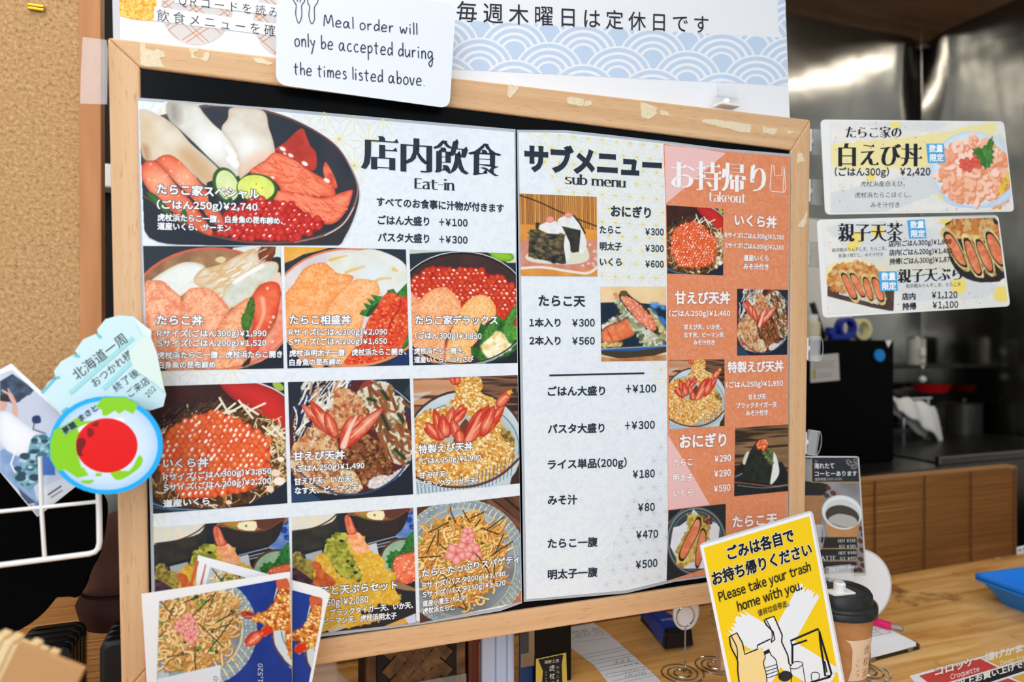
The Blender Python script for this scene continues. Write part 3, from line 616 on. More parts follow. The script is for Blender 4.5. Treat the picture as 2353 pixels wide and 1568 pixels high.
def a_tarako():
    c = Cv((310, 560, 670, 870), 1821, (34, 46, 58), .95, 4)
    c.poly([(1140, 50), (1700, 30), (1700, 280), (1250, 110)], (216, 228, 226), 2); c.poly([(1560, 180), (1700, 165), (1700, 330), (1600, 260)], (46, 40, 40), 3)
    c.ell(890, 800, 975, 760, (206, 98, 74)); c.ell(890, 812, 948, 742, (176, 136, 98), tex=((140, 100, 70), 160)); c.poly([(1480, 25), (1640, 25), (1580, 210), (1410, 170)], (160, 84, 46), 2, tex=((96, 48, 30), 60, .3, 2, -1))
    c.poly([(180, 440), (450, 260), (640, 212), (820, 270), (720, 420), (620, 540), (500, 620), (300, 520)], (228, 234, 232), edge=((196, 188, 160), 20), tex=((240, 242, 238), 90))
    c.poly([(480, 600), (700, 440), (900, 500), (1010, 640), (1100, 760), (700, 560)], (236, 234, 226))
    c.poly([(930, 190), (1000, 150), (1060, 180), (1010, 230)], (222, 206, 160), 3)
    P = [(690, 460), (760, 310), (1000, 240), (1250, 110), (1400, 66), (1442, 240), (1330, 330), (1100, 480), (1010, 650), (900, 560)]; c.poly(P, (228, 222, 208), 3, tex=((218, 184, 134), 90, 1, 2, -.5), edge=((206, 164, 110), 18)); c.strands(P, 30, 120, 10, [(246, 244, 238), (216, 170, 116)], .3, -.5)
    P = [(1010, 680), (1080, 480), (1280, 330), (1480, 220), (1640, 215), (1670, 300), (1600, 440), (1450, 480), (1330, 650), (1110, 750)]; c.poly(P, (226, 228, 220), 3, tex=((206, 210, 196), 80), edge=((216, 180, 130), 18)); c.line([(1160, 450), (1300, 360), (1480, 260)], 50, (246, 246, 244), sm=4, soft=6)
    c.poly([(1610, 380), (1690, 340), (1700, 560), (1600, 500)], (238, 206, 186), 3)
    tara(c, [(110, 480), (200, 430), (330, 440), (430, 530), (540, 650), (560, 900), (580, 1450), (300, 1420), (120, 900)], (238, 140, 104)); tara(c, [(545, 760), (600, 560), (720, 512), (860, 530), (980, 620), (1095, 770), (1000, 950), (960, 1450), (560, 1460)], (240, 146, 108)); tara(c, [(900, 1100), (1100, 800), (1300, 640), (1420, 660), (1330, 1100), (1290, 1380), (1180, 1470), (900, 1460)], (240, 156, 104))
    c.poly([(1700, 600), (1725, 1100), (1600, 1300), (1380, 1392), (1330, 1300), (1500, 1120), (1640, 900)], (238, 122, 96), tex=((244, 160, 130), 60))
    c.poly([(1345, 680), (1400, 550), (1520, 455), (1640, 450), (1692, 520), (1680, 700), (1620, 900), (1500, 1100), (1420, 1250), (1320, 1270), (1300, 1150), (1380, 900)], (234, 92, 58), edge=((206, 60, 40), 30), tex=((244, 130, 92), 120)); c.line([(1480, 640), (1500, 780), (1470, 900), (1380, 1080)], (40, 24), (250, 190, 160), sm=5, soft=8); c.dots([(1575, 915), (1610, 855), (1600, 1140), (1560, 970), (1540, 520)], 14, [(255, 226, 206)], soft=3)
    c.leaf([(1345, 618), (1392, 650), (1396, 790), (1360, 950), (1290, 1060), (1240, 980), (1230, 870), (1275, 770)], (84, 130, 40), (150, 180, 90), (50, 92, 34)); c.poly([(1280, 1040), (1330, 1000), (1310, 1120), (1270, 1100)], (40, 60, 36), 3)
    c.ring(890, 800, 960, 668, 26, (214, 120, 92), a0=20, a1=160); c.poly([(1230, 1430), (1340, 1320), (1330, 1400)], (40, 40, 40), 2); c.poly([(1735, 1150), (1740, 1480), (1000, 1490), (1300, 1440), (1600, 1300)], (28, 36, 48), 2)
    return c
def a_aimori():
    c = Cv((640, 560, 960, 860), 1673, (40, 50, 62), .95, 5)
    c.poly([(55, 20), (640, 40), (300, 130), (60, 240)], (228, 166, 62), 2, tex=((240, 184, 90), 120)); c.ell(860, 770, 960, 720, (222, 126, 78)); c.ell(860, 780, 938, 706, (226, 222, 222), tex=((216, 204, 210), 260))
    P = [(580, 230), (700, 150), (900, 100), (1150, 70), (1450, 190), (1540, 330), (1540, 640), (1250, 620), (1180, 460), (900, 400), (680, 350)]; c.poly(P, (232, 236, 234), 4, tex=((222, 224, 206), 130), hi=((226, 236, 244), 60, 40, 200))
    for q in ([(620, 200), (720, 170), (820, 145)], [(810, 350), (880, 320), (1030, 275)], [(1160, 460), (1220, 425), (1350, 415)], [(1380, 310), (1430, 330)]): c.line(q, (34, 12), (232, 186, 84), sm=4, soft=5)
    tara(c, [(70, 660), (180, 490), (300, 310), (440, 240), (560, 236), (640, 300), (720, 360), (900, 400), (760, 600), (600, 800), (560, 1460), (300, 1420), (100, 1150)], (246, 158, 84), (252, 190, 130), (236, 134, 70), 900); tara(c, [(560, 880), (680, 650), (820, 500), (950, 430), (1100, 440), (1180, 470), (1210, 600), (1050, 760), (1000, 1000), (860, 1400), (560, 1440)], (250, 174, 108), (252, 200, 146), (240, 150, 80), 900)
    G = (72, 150, 60)
    for P in ([(970, 850), (1060, 880), (1180, 760), (1250, 640), (1110, 615), (1160, 690), (1060, 660), (1110, 740), (1015, 710), (1060, 790), (1000, 800)], [(1230, 640), (1290, 630), (1310, 560), (1380, 545), (1420, 600), (1540, 475), (1550, 650), (1400, 660)], [(1400, 1340), (1560, 1060), (1570, 1250)]): c.poly(P, G, 0, tex=((40, 100, 40), 50), edge=((50, 110, 50), 8))
    c.poly([(1060, 830), (1180, 720), (1210, 760), (1080, 880)], (30, 80, 40), 3)
    P = [(1310, 585), (1470, 640), (1560, 660), (1560, 1040), (1460, 1280), (1300, 1390), (1000, 1450), (780, 1450), (880, 1300), (1000, 1150), (1060, 950), (1180, 760)]; c.poly(P, (212, 56, 32), 3, tex=((232, 90, 50), 60)); c.dots(c.scat(P, 500), 9, [(240, 120, 60), (196, 34, 22), (228, 76, 44), (250, 160, 100)], .5, 1.3, .6, 2); c.line([(1470, 680), (1440, 800), (1360, 920), (1330, 1010)], 18, (160, 30, 24), sm=4, soft=5)
    c.ring(860, 770, 950, 700, 30, (226, 144, 96), a0=25, a1=155); c.poly([(100, 1180), (230, 1380), (400, 1480), (100, 1510)], (30, 40, 56), 3); c.poly([(1300, 1470), (1580, 1260), (1590, 1480)], (30, 50, 100), 2)
    return c
def a_deluxe():
    c = Cv((920, 560, 1210, 850), 1568, (34, 46, 58), .95, 6)
    c.poly([(100, 70), (700, 90), (400, 110), (110, 130)], (200, 208, 196), 0); c.poly([(1080, 110), (1440, 120), (1440, 240), (1330, 240)], (222, 220, 206), 0); c.ell(1260, 150, 150, 70, (148, 200, 50), .2, edge=((80, 140, 30), 20)); c.ell(760, 810, 860, 716, (226, 226, 228)); c.ell(760, 812, 850, 706, (30, 28, 30)); c.ell(760, 822, 836, 690, (72, 48, 46), tex=((60, 42, 42), 200))
    c.roe([(115, 470), (240, 380), (400, 310), (520, 280), (640, 330), (800, 300), (960, 320), (1120, 380), (1250, 420), (1380, 520), (1450, 620), (1450, 780), (1400, 900), (1280, 960), (1100, 800), (700, 820), (300, 740), (130, 700)], 40, (210, 52, 30), (158, 26, 18), (232, 84, 44), hs=.2, hl=(.05, -.2), hrot=.4)
    G = (250, 176, 112); tara(c, [(110, 620), (170, 640), (240, 720), (300, 1100), (260, 1400), (120, 1200)], (242, 156, 110)); tara(c, [(140, 1000), (200, 780), (300, 640), (430, 560), (560, 545), (660, 620), (750, 760), (720, 900), (560, 1200), (560, 1460), (330, 1460), (180, 1280)], (244, 166, 110), (252, 200, 150), (232, 136, 84), 1100); tara(c, [(590, 1200), (680, 960), (760, 800), (860, 690), (960, 640), (1080, 660), (1170, 760), (1180, 900), (1060, 1000), (960, 1200), (880, 1300), (860, 1460), (560, 1470)], (248, 184, 108), (253, 212, 150), (236, 156, 80), 1000)
    c.line([(590, 1180), (555, 1300), (548, 1460)], 16, (220, 100, 70), soft=6)
    for P in ([(900, 1050), (960, 1100), (1000, 980), (1060, 1040), (1180, 900), (1290, 950), (1420, 780), (1460, 800), (1460, 1300), (1330, 1400), (1000, 1460), (880, 1380), (870, 1280), (960, 1300), (1000, 1180)],): c.poly(P, (60, 128, 44), 0, tex=((30, 84, 34), 50))
    c.leaf([(1420, 770), (1460, 760), (1460, 900), (1330, 1050), (1280, 1150), (1270, 1050), (1330, 900)], (92, 160, 60), (160, 200, 110), (50, 120, 44)); c.leaf([(1200, 890), (1240, 960), (1200, 1080), (1080, 1240), (1000, 1200), (1060, 1040)], (84, 150, 54), (150, 200, 110), (44, 110, 40)); c.leaf([(1330, 1020), (1460, 1000), (1460, 1200), (1330, 1190), (1290, 1140)], (96, 170, 60), (170, 210, 110), (60, 130, 50)); c.poly([(1420, 950), (1450, 880), (1455, 1030), (1410, 1030)], (200, 50, 40), 0)
    P = [(1020, 1290), (1080, 1200), (1160, 1150), (1230, 1090), (1290, 1170), (1350, 1260), (1370, 1310), (1260, 1360), (1130, 1410), (1040, 1380)]; c.poly(P, (244, 226, 160), 3, wob=14, edge=((200, 170, 90), 20)); c.dots(c.scat(P, 160), 22, [(252, 244, 206), (236, 210, 130), (255, 250, 226)], .5, soft=5)
    c.ring(760, 806, 848, 690, 22, (30, 36, 46), a0=22, a1=158); c.ring(760, 812, 856, 692, 9, (214, 222, 228), a0=25, a1=110); c.poly([(1460, 1320), (1300, 1440), (1000, 1500), (1460, 1500)], (28, 32, 42), 0)
    return c
def a_ikura():
    c = Cv((330, 860, 670, 1190), 1616, (40, 28, 30), .95, 7)
    c.poly([(40, 100), (1250, 90), (1560, 260), (1580, 700), (1000, 400), (500, 350), (60, 520)], (70, 34, 32), 3, tex=((50, 28, 28), 200)); c.poly([(850, 90), (1260, 90), (1560, 280), (1580, 700), (1300, 560), (1150, 380), (950, 250)], (214, 46, 42), 4, edge=((150, 34, 32), 70))
    c.poly([(1280, 85), (1560, 85), (1560, 240)], (24, 28, 36), 0); c.line([(1220, 85), (1420, 160), (1560, 250)], 16, (220, 226, 236), sm=5); c.ell(1470, 130, 70, 40, (160, 190, 70), .6)
    base = [(80, 760), (300, 500), (600, 420), (950, 380), (1300, 450), (1540, 640), (1570, 1100), (1350, 1340), (1000, 1440), (600, 1470), (250, 1440), (90, 1250)]
    c.poly(base, (110, 74, 40), 5, tex=((60, 36, 22), 60)); cols = [(222, 196, 140), (190, 150, 84), (96, 62, 34), (150, 108, 56), (240, 226, 190), (70, 44, 28)]
    c.strands(base, 420, 110, 13, cols, .7); c.strands([(1350, 600), (1560, 620), (1570, 1100), (1400, 1250), (1340, 900)], 120, 120, 15, [(236, 222, 186), (210, 180, 120), (120, 84, 44)], .5); c.strands([(100, 500), (400, 400), (780, 330), (800, 420), (400, 520), (120, 700)], 80, 140, 16, [(60, 40, 34), (40, 30, 30), (96, 62, 40)], .4, -.7)
    for a, b in (((830, 260), (950, 470)), ((770, 410), (860, 310)), ((900, 400), (1000, 320)), ((940, 420), (1080, 340)), ((1040, 290), (1190, 480)), ((1130, 410), (1325, 320)), ((1300, 570), (1440, 680)), ((1080, 330), (1250, 440)), ((1400, 560), (1540, 700)), ((820, 440), (1000, 400)), ((1350, 660), (1480, 580))): c.line([a, b], 24, (236, 224, 200)); c.line([a, b], 10, (250, 244, 230), op=.7)
    R = [(200, 830), (250, 640), (400, 530), (600, 450), (780, 420), (980, 480), (1180, 590), (1280, 660), (1370, 720), (1370, 900), (1350, 1050), (1250, 1200), (1100, 1280), (800, 1330), (560, 1360), (380, 1290), (210, 1080)]
    c.roe(R, 42, (236, 96, 48), (206, 58, 30), (246, 134, 70), hs=.25, hl=(-.1, -.2), hrot=-1.0, halo=(248, 160, 60)); c.dots([(1440, 1080), (1480, 1170), (1500, 930), (1380, 1260), (930, 1400)], 40, [(244, 216, 200), (250, 236, 224)], .4, 1.4)
    c.poly([(80, 1380), (300, 1440), (760, 1470), (1100, 1440), (1400, 1300), (1600, 1140), (1600, 1430), (60, 1540)], (30, 40, 54), 0); c.line([(90, 1410), (300, 1465), (700, 1490)], 16, (130, 160, 190), sm=4, op=.8); c.line([(90, 1450), (400, 1500)], 12, (70, 100, 130))
    return c
def a_amaebi():
    c = Cv((650, 850, 960, 1170), 1519, (32, 42, 54), .95, 8)
    c.ell(760, 760, 740, 690, (54, 40, 48)); c.ell(770, 740, 690, 640, (88, 34, 36)); c.ring(760, 770, 722, 668, 22, (40, 58, 92)); c.poly([(930, 120), (1060, 130), (1000, 260), (850, 250)], (150, 60, 48), 3); c.line([(1000, 120), (1250, 220), (1430, 370)], 10, (200, 210, 226), sm=5)
    N_ = [(140, 500), (200, 330), (240, 130), (480, 110), (730, 130), (740, 200), (560, 420), (330, 560), (200, 800), (120, 780)]; c.poly(N_, (206, 204, 190), 4, wob=20, tex=((232, 230, 222), 50)); c.strands(N_, 60, 240, 26, [(24, 40, 76), (30, 56, 100), (40, 36, 52)], .3, -1.05); c.strands(N_, 60, 200, 18, [(226, 220, 204), (190, 150, 110), (240, 238, 230)], .4, -1.05)
    P = [(840, 260), (960, 190), (1100, 130), (1220, 180), (1260, 280), (1350, 330), (1380, 560), (1440, 800), (1450, 990), (1300, 1060), (1150, 960), (1060, 700), (900, 420)]; c.crumb(P, (216, 204, 176), [(232, 228, 210), (196, 150, 96), (150, 96, 54), (240, 236, 226), (120, 110, 70)], 260, 26, wob=16); c.strands(P, 40, 130, 34, [(128, 74, 40), (150, 90, 50)], .6, 1.1)
    for q in ([(1120, 240), (1180, 330)], [(960, 330), (1040, 350)], [(1110, 500), (1190, 670)], [(1260, 900), (1370, 1000)], [(1300, 500), (1350, 580)]): c.line(q, 40, (38, 58, 36), soft=4)
    P = [(330, 560), (560, 420), (570, 250), (700, 200), (840, 300), (930, 420), (900, 620), (600, 760), (400, 700)]; c.crumb(P, (196, 120, 72), [(222, 160, 104), (160, 84, 44), (236, 196, 150), (206, 110, 70), (240, 220, 196)], 220, 24, wob=18)
    P = [(100, 900), (220, 740), (340, 620), (560, 700), (620, 860), (680, 1100), (860, 1360), (640, 1400), (300, 1340), (110, 1150)]; c.crumb(P, (210, 150, 100), [(236, 200, 150), (176, 100, 56), (244, 226, 196), (214, 120, 70), (150, 84, 46)], 340, 24, wob=18)
    P = [(640, 820), (760, 760), (900, 730), (1060, 800), (1200, 1000), (1220, 1160), (1180, 1290), (1000, 1340), (880, 1260), (760, 1100)]; c.crumb(P, (120, 66, 36), [(150, 90, 50), (90, 46, 26), (186, 124, 74), (214, 160, 110), (70, 36, 24)], 300, 22, wob=16)
    shrimp(c, (590, 740), [(205, 385), (300, 345), (480, 480)], 110, (216, 84, 50), (246, 190, 160)); shrimp(c, (680, 860), [(780, 520), (900, 500), (1000, 560), (1140, 420)], 120, (222, 86, 50), (246, 190, 160)); c.line([(680, 860), (760, 640), (830, 520)], (70, 24), (248, 206, 186), soft=4)
    for P in ([(960, 1320), (1000, 1230), (1160, 1190), (1190, 1270), (1080, 1330)], [(1200, 1200), (1420, 1070), (1300, 1190), (1220, 1250)]): c.crumb(P, (238, 232, 230), [(250, 246, 246), (222, 200, 190), (240, 236, 240)], 80, 18)
    c.crumb([(650, 1120), (800, 1170), (880, 1280), (860, 1370), (700, 1360)], (226, 190, 130), [(244, 224, 180), (206, 150, 90), (250, 240, 220)], 90, 22)
    c.poly([(80, 1260), (300, 1370), (640, 1420), (1000, 1380), (1300, 1220), (1470, 1010), (1480, 1420), (80, 1520)], (28, 36, 50), 0); c.ring(760, 770, 706, 636, 20, (52, 74, 110), a0=30, a1=150); c.poly([(90, 1290), (330, 1400), (420, 1490), (90, 1500)], (44, 74, 110), 3, op=.8); c.poly([(1360, 260), (1430, 150), (1430, 330)], (48, 66, 62), 0)
    return c
def a_ebi():
    c = Cv((930, 840, 1220, 1150), 1467, (150, 96, 66), .95, 9)
    c.wood([(80, 100), (700, 100), (700, 480), (80, 480)], (70, 44, 34), (178, 122, 84), (206, 156, 120), 0, 120); c.wood([(700, 90), (1350, 90), (1350, 600), (700, 480)], (50, 34, 28), (110, 76, 56), (150, 108, 84), 0, 110); c.wood([(1000, 1100), (1350, 1000), (1350, 1500), (1000, 1500)], (40, 30, 28), (90, 64, 50), (130, 96, 76), -.1, 110); c.poly([(90, 330), (330, 300), (100, 420)], (214, 206, 206), 0, op=.7)
    c.ell(700, 900, 690, 620, (66, 46, 40)); c.ell(700, 905, 672, 598, (204, 220, 226), tex=((190, 208, 216), 200)); c.ell(720, 1000, 620, 560, (150, 150, 120), op=.35, soft=30); c.ring(690, 950, 634, 520, 9, (40, 96, 150), a0=-75, a1=10); c.ring(690, 950, 640, 520, 8, (40, 96, 150), a0=180, a1=250)
    c.poly([(560, 880), (700, 620), (760, 760), (690, 900)], (110, 62, 40), 3)
    CO = [(246, 186, 76), (226, 140, 44), (250, 210, 120), (206, 116, 36), (240, 168, 60), (252, 226, 160)]
    c.crumb([(1050, 700), (1180, 760), (1260, 850), (1250, 1000), (1100, 950)], (150, 120, 60), [(176, 140, 70), (120, 90, 44), (200, 176, 90)], 90, 24)
    c.crumb([(560, 130), (840, 130), (900, 250), (870, 330), (1040, 400), (1090, 520), (960, 480), (860, 560), (790, 650), (700, 520), (560, 470), (530, 410), (610, 340)], (236, 158, 54), CO, 330, 24, wob=18, hl=(255, 240, 200)); shrimp(c, (600, 220), [(530, 130), (620, 125)], 70)
    c.crumb([(115, 650), (200, 560), (400, 500), (560, 500), (560, 640), (420, 780), (160, 760)], (238, 164, 64), CO, 170, 24, wob=16, hl=(255, 240, 200))
    c.crumb([(120, 820), (180, 740), (340, 860), (560, 900), (700, 960), (770, 1150), (770, 1290), (640, 1390), (400, 1380), (200, 1330), (120, 1150)], (230, 146, 48), CO, 460, 25, wob=18, hl=(255, 240, 200))
    c.crumb([(690, 900), (800, 860), (960, 760), (1100, 620), (1110, 720), (1130, 850), (1240, 920), (1260, 1060), (1180, 1200), (1000, 1290), (850, 1350), (780, 1250), (740, 1060)], (236, 158, 56), CO, 480, 25, wob=18, hl=(255, 240, 200))
    shrimp(c, (430, 850), [(220, 730), (240, 660), (340, 500), (440, 560)], 90); shrimp(c, (480, 820), [(560, 480), (440, 590)], 110); shrimp(c, (580, 660), [(680, 450), (720, 490)], 80); shrimp(c, (650, 900), [(540, 620), (620, 740)], 100, (226, 100, 70)); shrimp(c, (730, 880), [(890, 500), (980, 460), (1040, 480)], 120); shrimp(c, (900, 800), [(1160, 450), (1040, 470)], 110); shrimp(c, (1080, 470), [(1240, 280), (1200, 320)], 100, (230, 130, 90)); c.line([(730, 870), (800, 720), (880, 560)], (60, 20), (246, 160, 130), soft=4); c.dots([(1210, 315), (1250, 300), (1190, 370), (1270, 290)], 20, [(230, 190, 70), (60, 50, 40)], .4)
    c.poly([(120, 1300), (350, 1390), (600, 1420), (900, 1380), (1150, 1260), (1340, 1080), (1330, 1130), (1180, 1500), (110, 1510)], (196, 214, 220), 0)
    for i in range(26):
        t = i/25; x = 140+t*1120; y = 1330+90*math.sin(math.pi*min(1, t*1.4+.1))-max(0, t-.5)*560; c.line([(x, y), (x+30-t*60, y+230)], 8, (52, 100, 150))
    c.line([(110, 1290), (300, 1370), (560, 1415), (850, 1390), (1120, 1270), (1340, 1070)], 26, (96, 52, 40), sm=5); c.poly([(1240, 1300), (1350, 1160), (1350, 1400), (1220, 1390)], (60, 42, 36), 0)
    return c
def a_settop(seed=10):
    c = Cv((650, 1140, 980, 1470), 1568, (34, 40, 48), .95, seed)
    c.poly([(90, 200), (600, 180), (420, 360), (90, 400)], (220, 222, 218), 3, tex=((236, 226, 196), 60)); c.poly([(90, 400), (330, 350), (540, 280), (600, 190), (620, 300), (500, 520), (240, 600), (90, 620)], (58, 56, 46), 3, tex=((40, 42, 44), 90)); c.line([(100, 385), (330, 350), (500, 270), (595, 190)], 14, (70, 52, 44), sm=4)
    c.poly([(1260, 130), (1440, 110), (1450, 520), (1230, 450)], (70, 110, 180), 0, tex=((120, 150, 206), 100))
    for x, y in ((1390, 180), (1410, 340), (1380, 260)): c.dots([(x+20*math.cos(t), y+20*math.sin(t)) for t in np.arange(5)*1.257], 14, [(26, 60, 150)])
    c.poly([(730, 170), (1370, 130), (1370, 190), (1200, 250), (960, 260), (800, 230)], (186, 132, 60), 3, tex=((140, 90, 50), 90)); c.poly([(1080, 150), (1370, 130), (1340, 200), (1160, 250)], (96, 56, 44), 3); c.poly([(930, 175), (1100, 165), (1085, 265), (930, 240)], (244, 234, 196), 2); c.dots([(870, 225), (890, 230), (1000, 210)], 16, [(90, 150, 50), (120, 60, 40)])
    c.poly([(780, 220), (960, 265), (1200, 255), (1370, 170), (1290, 380), (1120, 450), (900, 440), (820, 340)], (44, 38, 38), 3); c.line([(740, 190), (960, 265), (1200, 255), (1365, 150)], 12, (110, 70, 50), sm=4)
    for i in range(6): c.line([(820, 270+i*26), (1000, 305+i*26), (1260, 260+i*24)], 5, (72, 62, 56), sm=4, op=.7)
    for y in (500, 540, 570): c.line([(930, y+20), (1240, y-60)], 12, (190, 200, 210), op=.8)
    c.poly([(920, 540), (1020, 510), (1060, 700), (960, 660)], (206, 208, 220), 0); c.poly([(240, 640), (420, 590), (460, 700), (260, 720)], (170, 178, 186), 0)
    c.ell(1300, 700, 250, 240, (94, 60, 46), -.5); c.ell(1305, 705, 234, 222, (168, 196, 168), -.5, tex=((140, 176, 146), 90)); c.poly([(1130, 900), (1450, 1010), (1450, 1040), (1200, 1000)], (150, 120, 90), 2)
    for P in ([(1330, 460), (1370, 430), (1440, 380), (1450, 640), (1280, 620), (1310, 540)], [(1120, 720), (1170, 600), (1300, 590), (1360, 660), (1240, 780), (1190, 830)]): c.leaf(P, (50, 128, 54), (110, 170, 90), (30, 92, 40), depth=26)
    P = [(1195, 800), (1220, 680), (1290, 640), (1430, 612), (1450, 640), (1450, 900), (1330, 965), (1230, 900)]; c.poly(P, (232, 104, 70), 4, tex=((244, 140, 100), 60), edge=((206, 70, 46), 20)); c.dots(c.scat(P, 40), 9, [(252, 190, 160)], .5)
    Y = [(250, 204, 76), (244, 192, 58), (251, 214, 98), (238, 176, 50), (247, 198, 68)]
    c.crumb([(110, 640), (180, 610), (220, 680), (330, 720), (340, 940), (120, 880)], (150, 134, 60), [(176, 160, 80), (120, 106, 50), (196, 180, 90)], 80, 26); c.poly([(115, 780), (300, 900), (330, 960), (115, 900)], (62, 40, 62), 4, tex=((90, 70, 80), 40))
    c.crumb([(445, 600), (500, 480), (620, 400), (700, 420), (760, 560), (800, 760), (870, 900), (700, 900), (560, 780), (480, 700)], (176, 178, 66), [(200, 200, 84), (150, 154, 54), (220, 214, 100), (126, 136, 50), (190, 186, 60)], 200, 28, wob=10); c.dots([(640, 490), (710, 710), (755, 765), (790, 835)], 12, [(30, 34, 24)], .3, 1.6)
    c.crumb([(365, 690), (440, 640), (490, 700), (640, 880), (820, 950), (860, 1150), (820, 1340), (600, 1420), (430, 1500), (400, 1200), (340, 860)], (246, 190, 60), Y, 330, 30, wob=14)
    c.poly([(310, 720), (400, 730), (450, 820), (570, 920), (540, 980), (330, 970), (360, 850)], (196, 84, 44), 4, tex=((226, 130, 70), 50))
    c.crumb([(720, 470), (800, 400), (880, 480), (930, 580), (1030, 640), (1110, 720), (1090, 780), (1215, 860), (1200, 960), (1260, 1100), (1250, 1180), (1040, 1180), (880, 1260), (830, 1000), (880, 880), (790, 700)], (248, 196, 66), Y, 420, 30, wob=16); c.poly([(710, 430), (820, 395), (900, 500), (940, 600), (800, 620), (730, 500)], (242, 150, 100), 4, tex=((250, 196, 150), 40))
    c.poly([(715, 420), (680, 320), (672, 235), (700, 200), (735, 225), (770, 300), (785, 345), (805, 375), (800, 410)], (222, 100, 70), 3, tex=((240, 150, 112), 50), edge=((180, 60, 40), 12)); c.line([(705, 230), (715, 320), (740, 400)], 7, (180, 60, 44)); c.line([(730, 240), (755, 330), (775, 395)], 6, (246, 170, 140))
    c.poly([(400, 1500), (620, 1420), (860, 1300), (1280, 1180), (1450, 1100), (1450, 1400), (380, 1520)], (40, 40, 46), 0); c.poly([(480, 1460), (830, 1330), (900, 1360), (520, 1500)], (200, 190, 176), 0); c.crumb([(640, 1370), (820, 1300), (1000, 1300), (1050, 1350), (800, 1420), (700, 1430)], (226, 170, 60), Y, 60, 24); c.poly([(1060, 1440), (1330, 1330), (1370, 1390), (1140, 1440)], (222, 166, 84), 0); c.poly([(1330, 1330), (1450, 1280), (1455, 1380), (1370, 1400)], (206, 212, 236), 0)
    return c
def pasta(c, P, flo, cols, seed=0, w=17, n=520):
    c.poly(P, (190, 130, 66), 4, wob=16); c.strands(P, n, 150, w, cols, 2.2, sh=(150, 92, 44)); c.dots(c.scat(P, 40), 12, [(96, 140, 50), (130, 170, 60), (60, 80, 40)], .6)
    for x, y, r in flo:
        for t in np.arange(5)*1.257+.3: c.ell(x+r*.55*math.cos(t), y+r*.55*math.sin(t), r*.5, r*.36, (238, 150, 146), t, edge=((214, 104, 104), r*.16), hi=((248, 186, 180), -4, -4, r*.3))
        c.dots([(x, y)], r*.14, [(206, 96, 96)])
def plate_cells(c, cx, cy, r0, r1, k=1.0, cell=(150, 176, 200), line=(226, 212, 160)):
    t = np.linspace(0, 6.2832, 80, endpoint=False); c.poly(np.stack([cx+r1*np.cos(t), cy+r1*k*np.sin(t)], 1), line, 0)
    for j, rr in enumerate(np.linspace(r0+22, r1-22, 4)):
        n = int(6.283*rr/62)
        for i in range(n):
            a = 6.283*(i+.5*(j % 2))/n; c.ell(cx+rr*math.cos(a), cy+rr*k*math.sin(a), 27*(1+.3*(j in (1, 2))), 21, np.array(cell)+c.rs.randn()*9, a+1.57*(j in (0, 3)), edge=((112, 130, 146), 7))
def a_spag():
    c = Cv((930, 1130, 1230, 1450), 1470, (84, 54, 40), .95, 11); c.wood([(900, 40), (1310, 40), (1310, 500), (1000, 300)], (40, 26, 22), (92, 58, 44), (140, 96, 70), .7, 90); c.wood([(1150, 1100), (1320, 1000), (1320, 1400), (1150, 1400)], (110, 56, 34), (176, 96, 60), (200, 130, 90), .9, 90)
    plate_cells(c, 640, 800, 590, 735, .98); c.ell(640, 800, 612, 615, (222, 206, 150)); c.ell(640, 800, 600, 604, (146, 166, 182), tex=((110, 126, 138), 260), hi=((190, 210, 226), 100, -350, 300)); c.ell(600, 1000, 520, 420, (96, 100, 100), op=.6, soft=50)
    P = [(150, 600), (230, 470), (400, 330), (560, 300), (740, 250), (880, 300), (960, 380), (1080, 430), (1100, 600), (1120, 760), (1100, 900), (980, 1090), (800, 1230), (640, 1290), (460, 1270), (250, 1150), (170, 1000)]
    pasta(c, P, [(580, 700, 130), (700, 590, 110), (770, 690, 105), (710, 480, 80)], [(238, 186, 96), (226, 162, 72), (246, 206, 126), (214, 146, 66), (250, 220, 150)], w=19, n=560)
    for q in ([(515, 180), (520, 230), (570, 345)], [(655, 215), (730, 350)], [(745, 300), (900, 225)], [(790, 400), (850, 310)], [(860, 410), (1055, 480)], [(930, 425), (1120, 285)], [(1110, 480), (1020, 690)], [(970, 720), (1215, 560)], [(155, 745), (400, 725)], [(245, 695), (340, 490)], [(380, 430), (370, 610)], [(270, 460), (490, 345)], [(800, 700), (900, 830), (960, 930)], [(390, 910), (560, 1040)], [(560, 1040), (690, 1310)], [(600, 1290), (690, 1330)], [(1010, 760), (1000, 1030)], [(390, 590), (470, 660)]): c.line(q, 12, (38, 42, 30), sm=4)
    return c
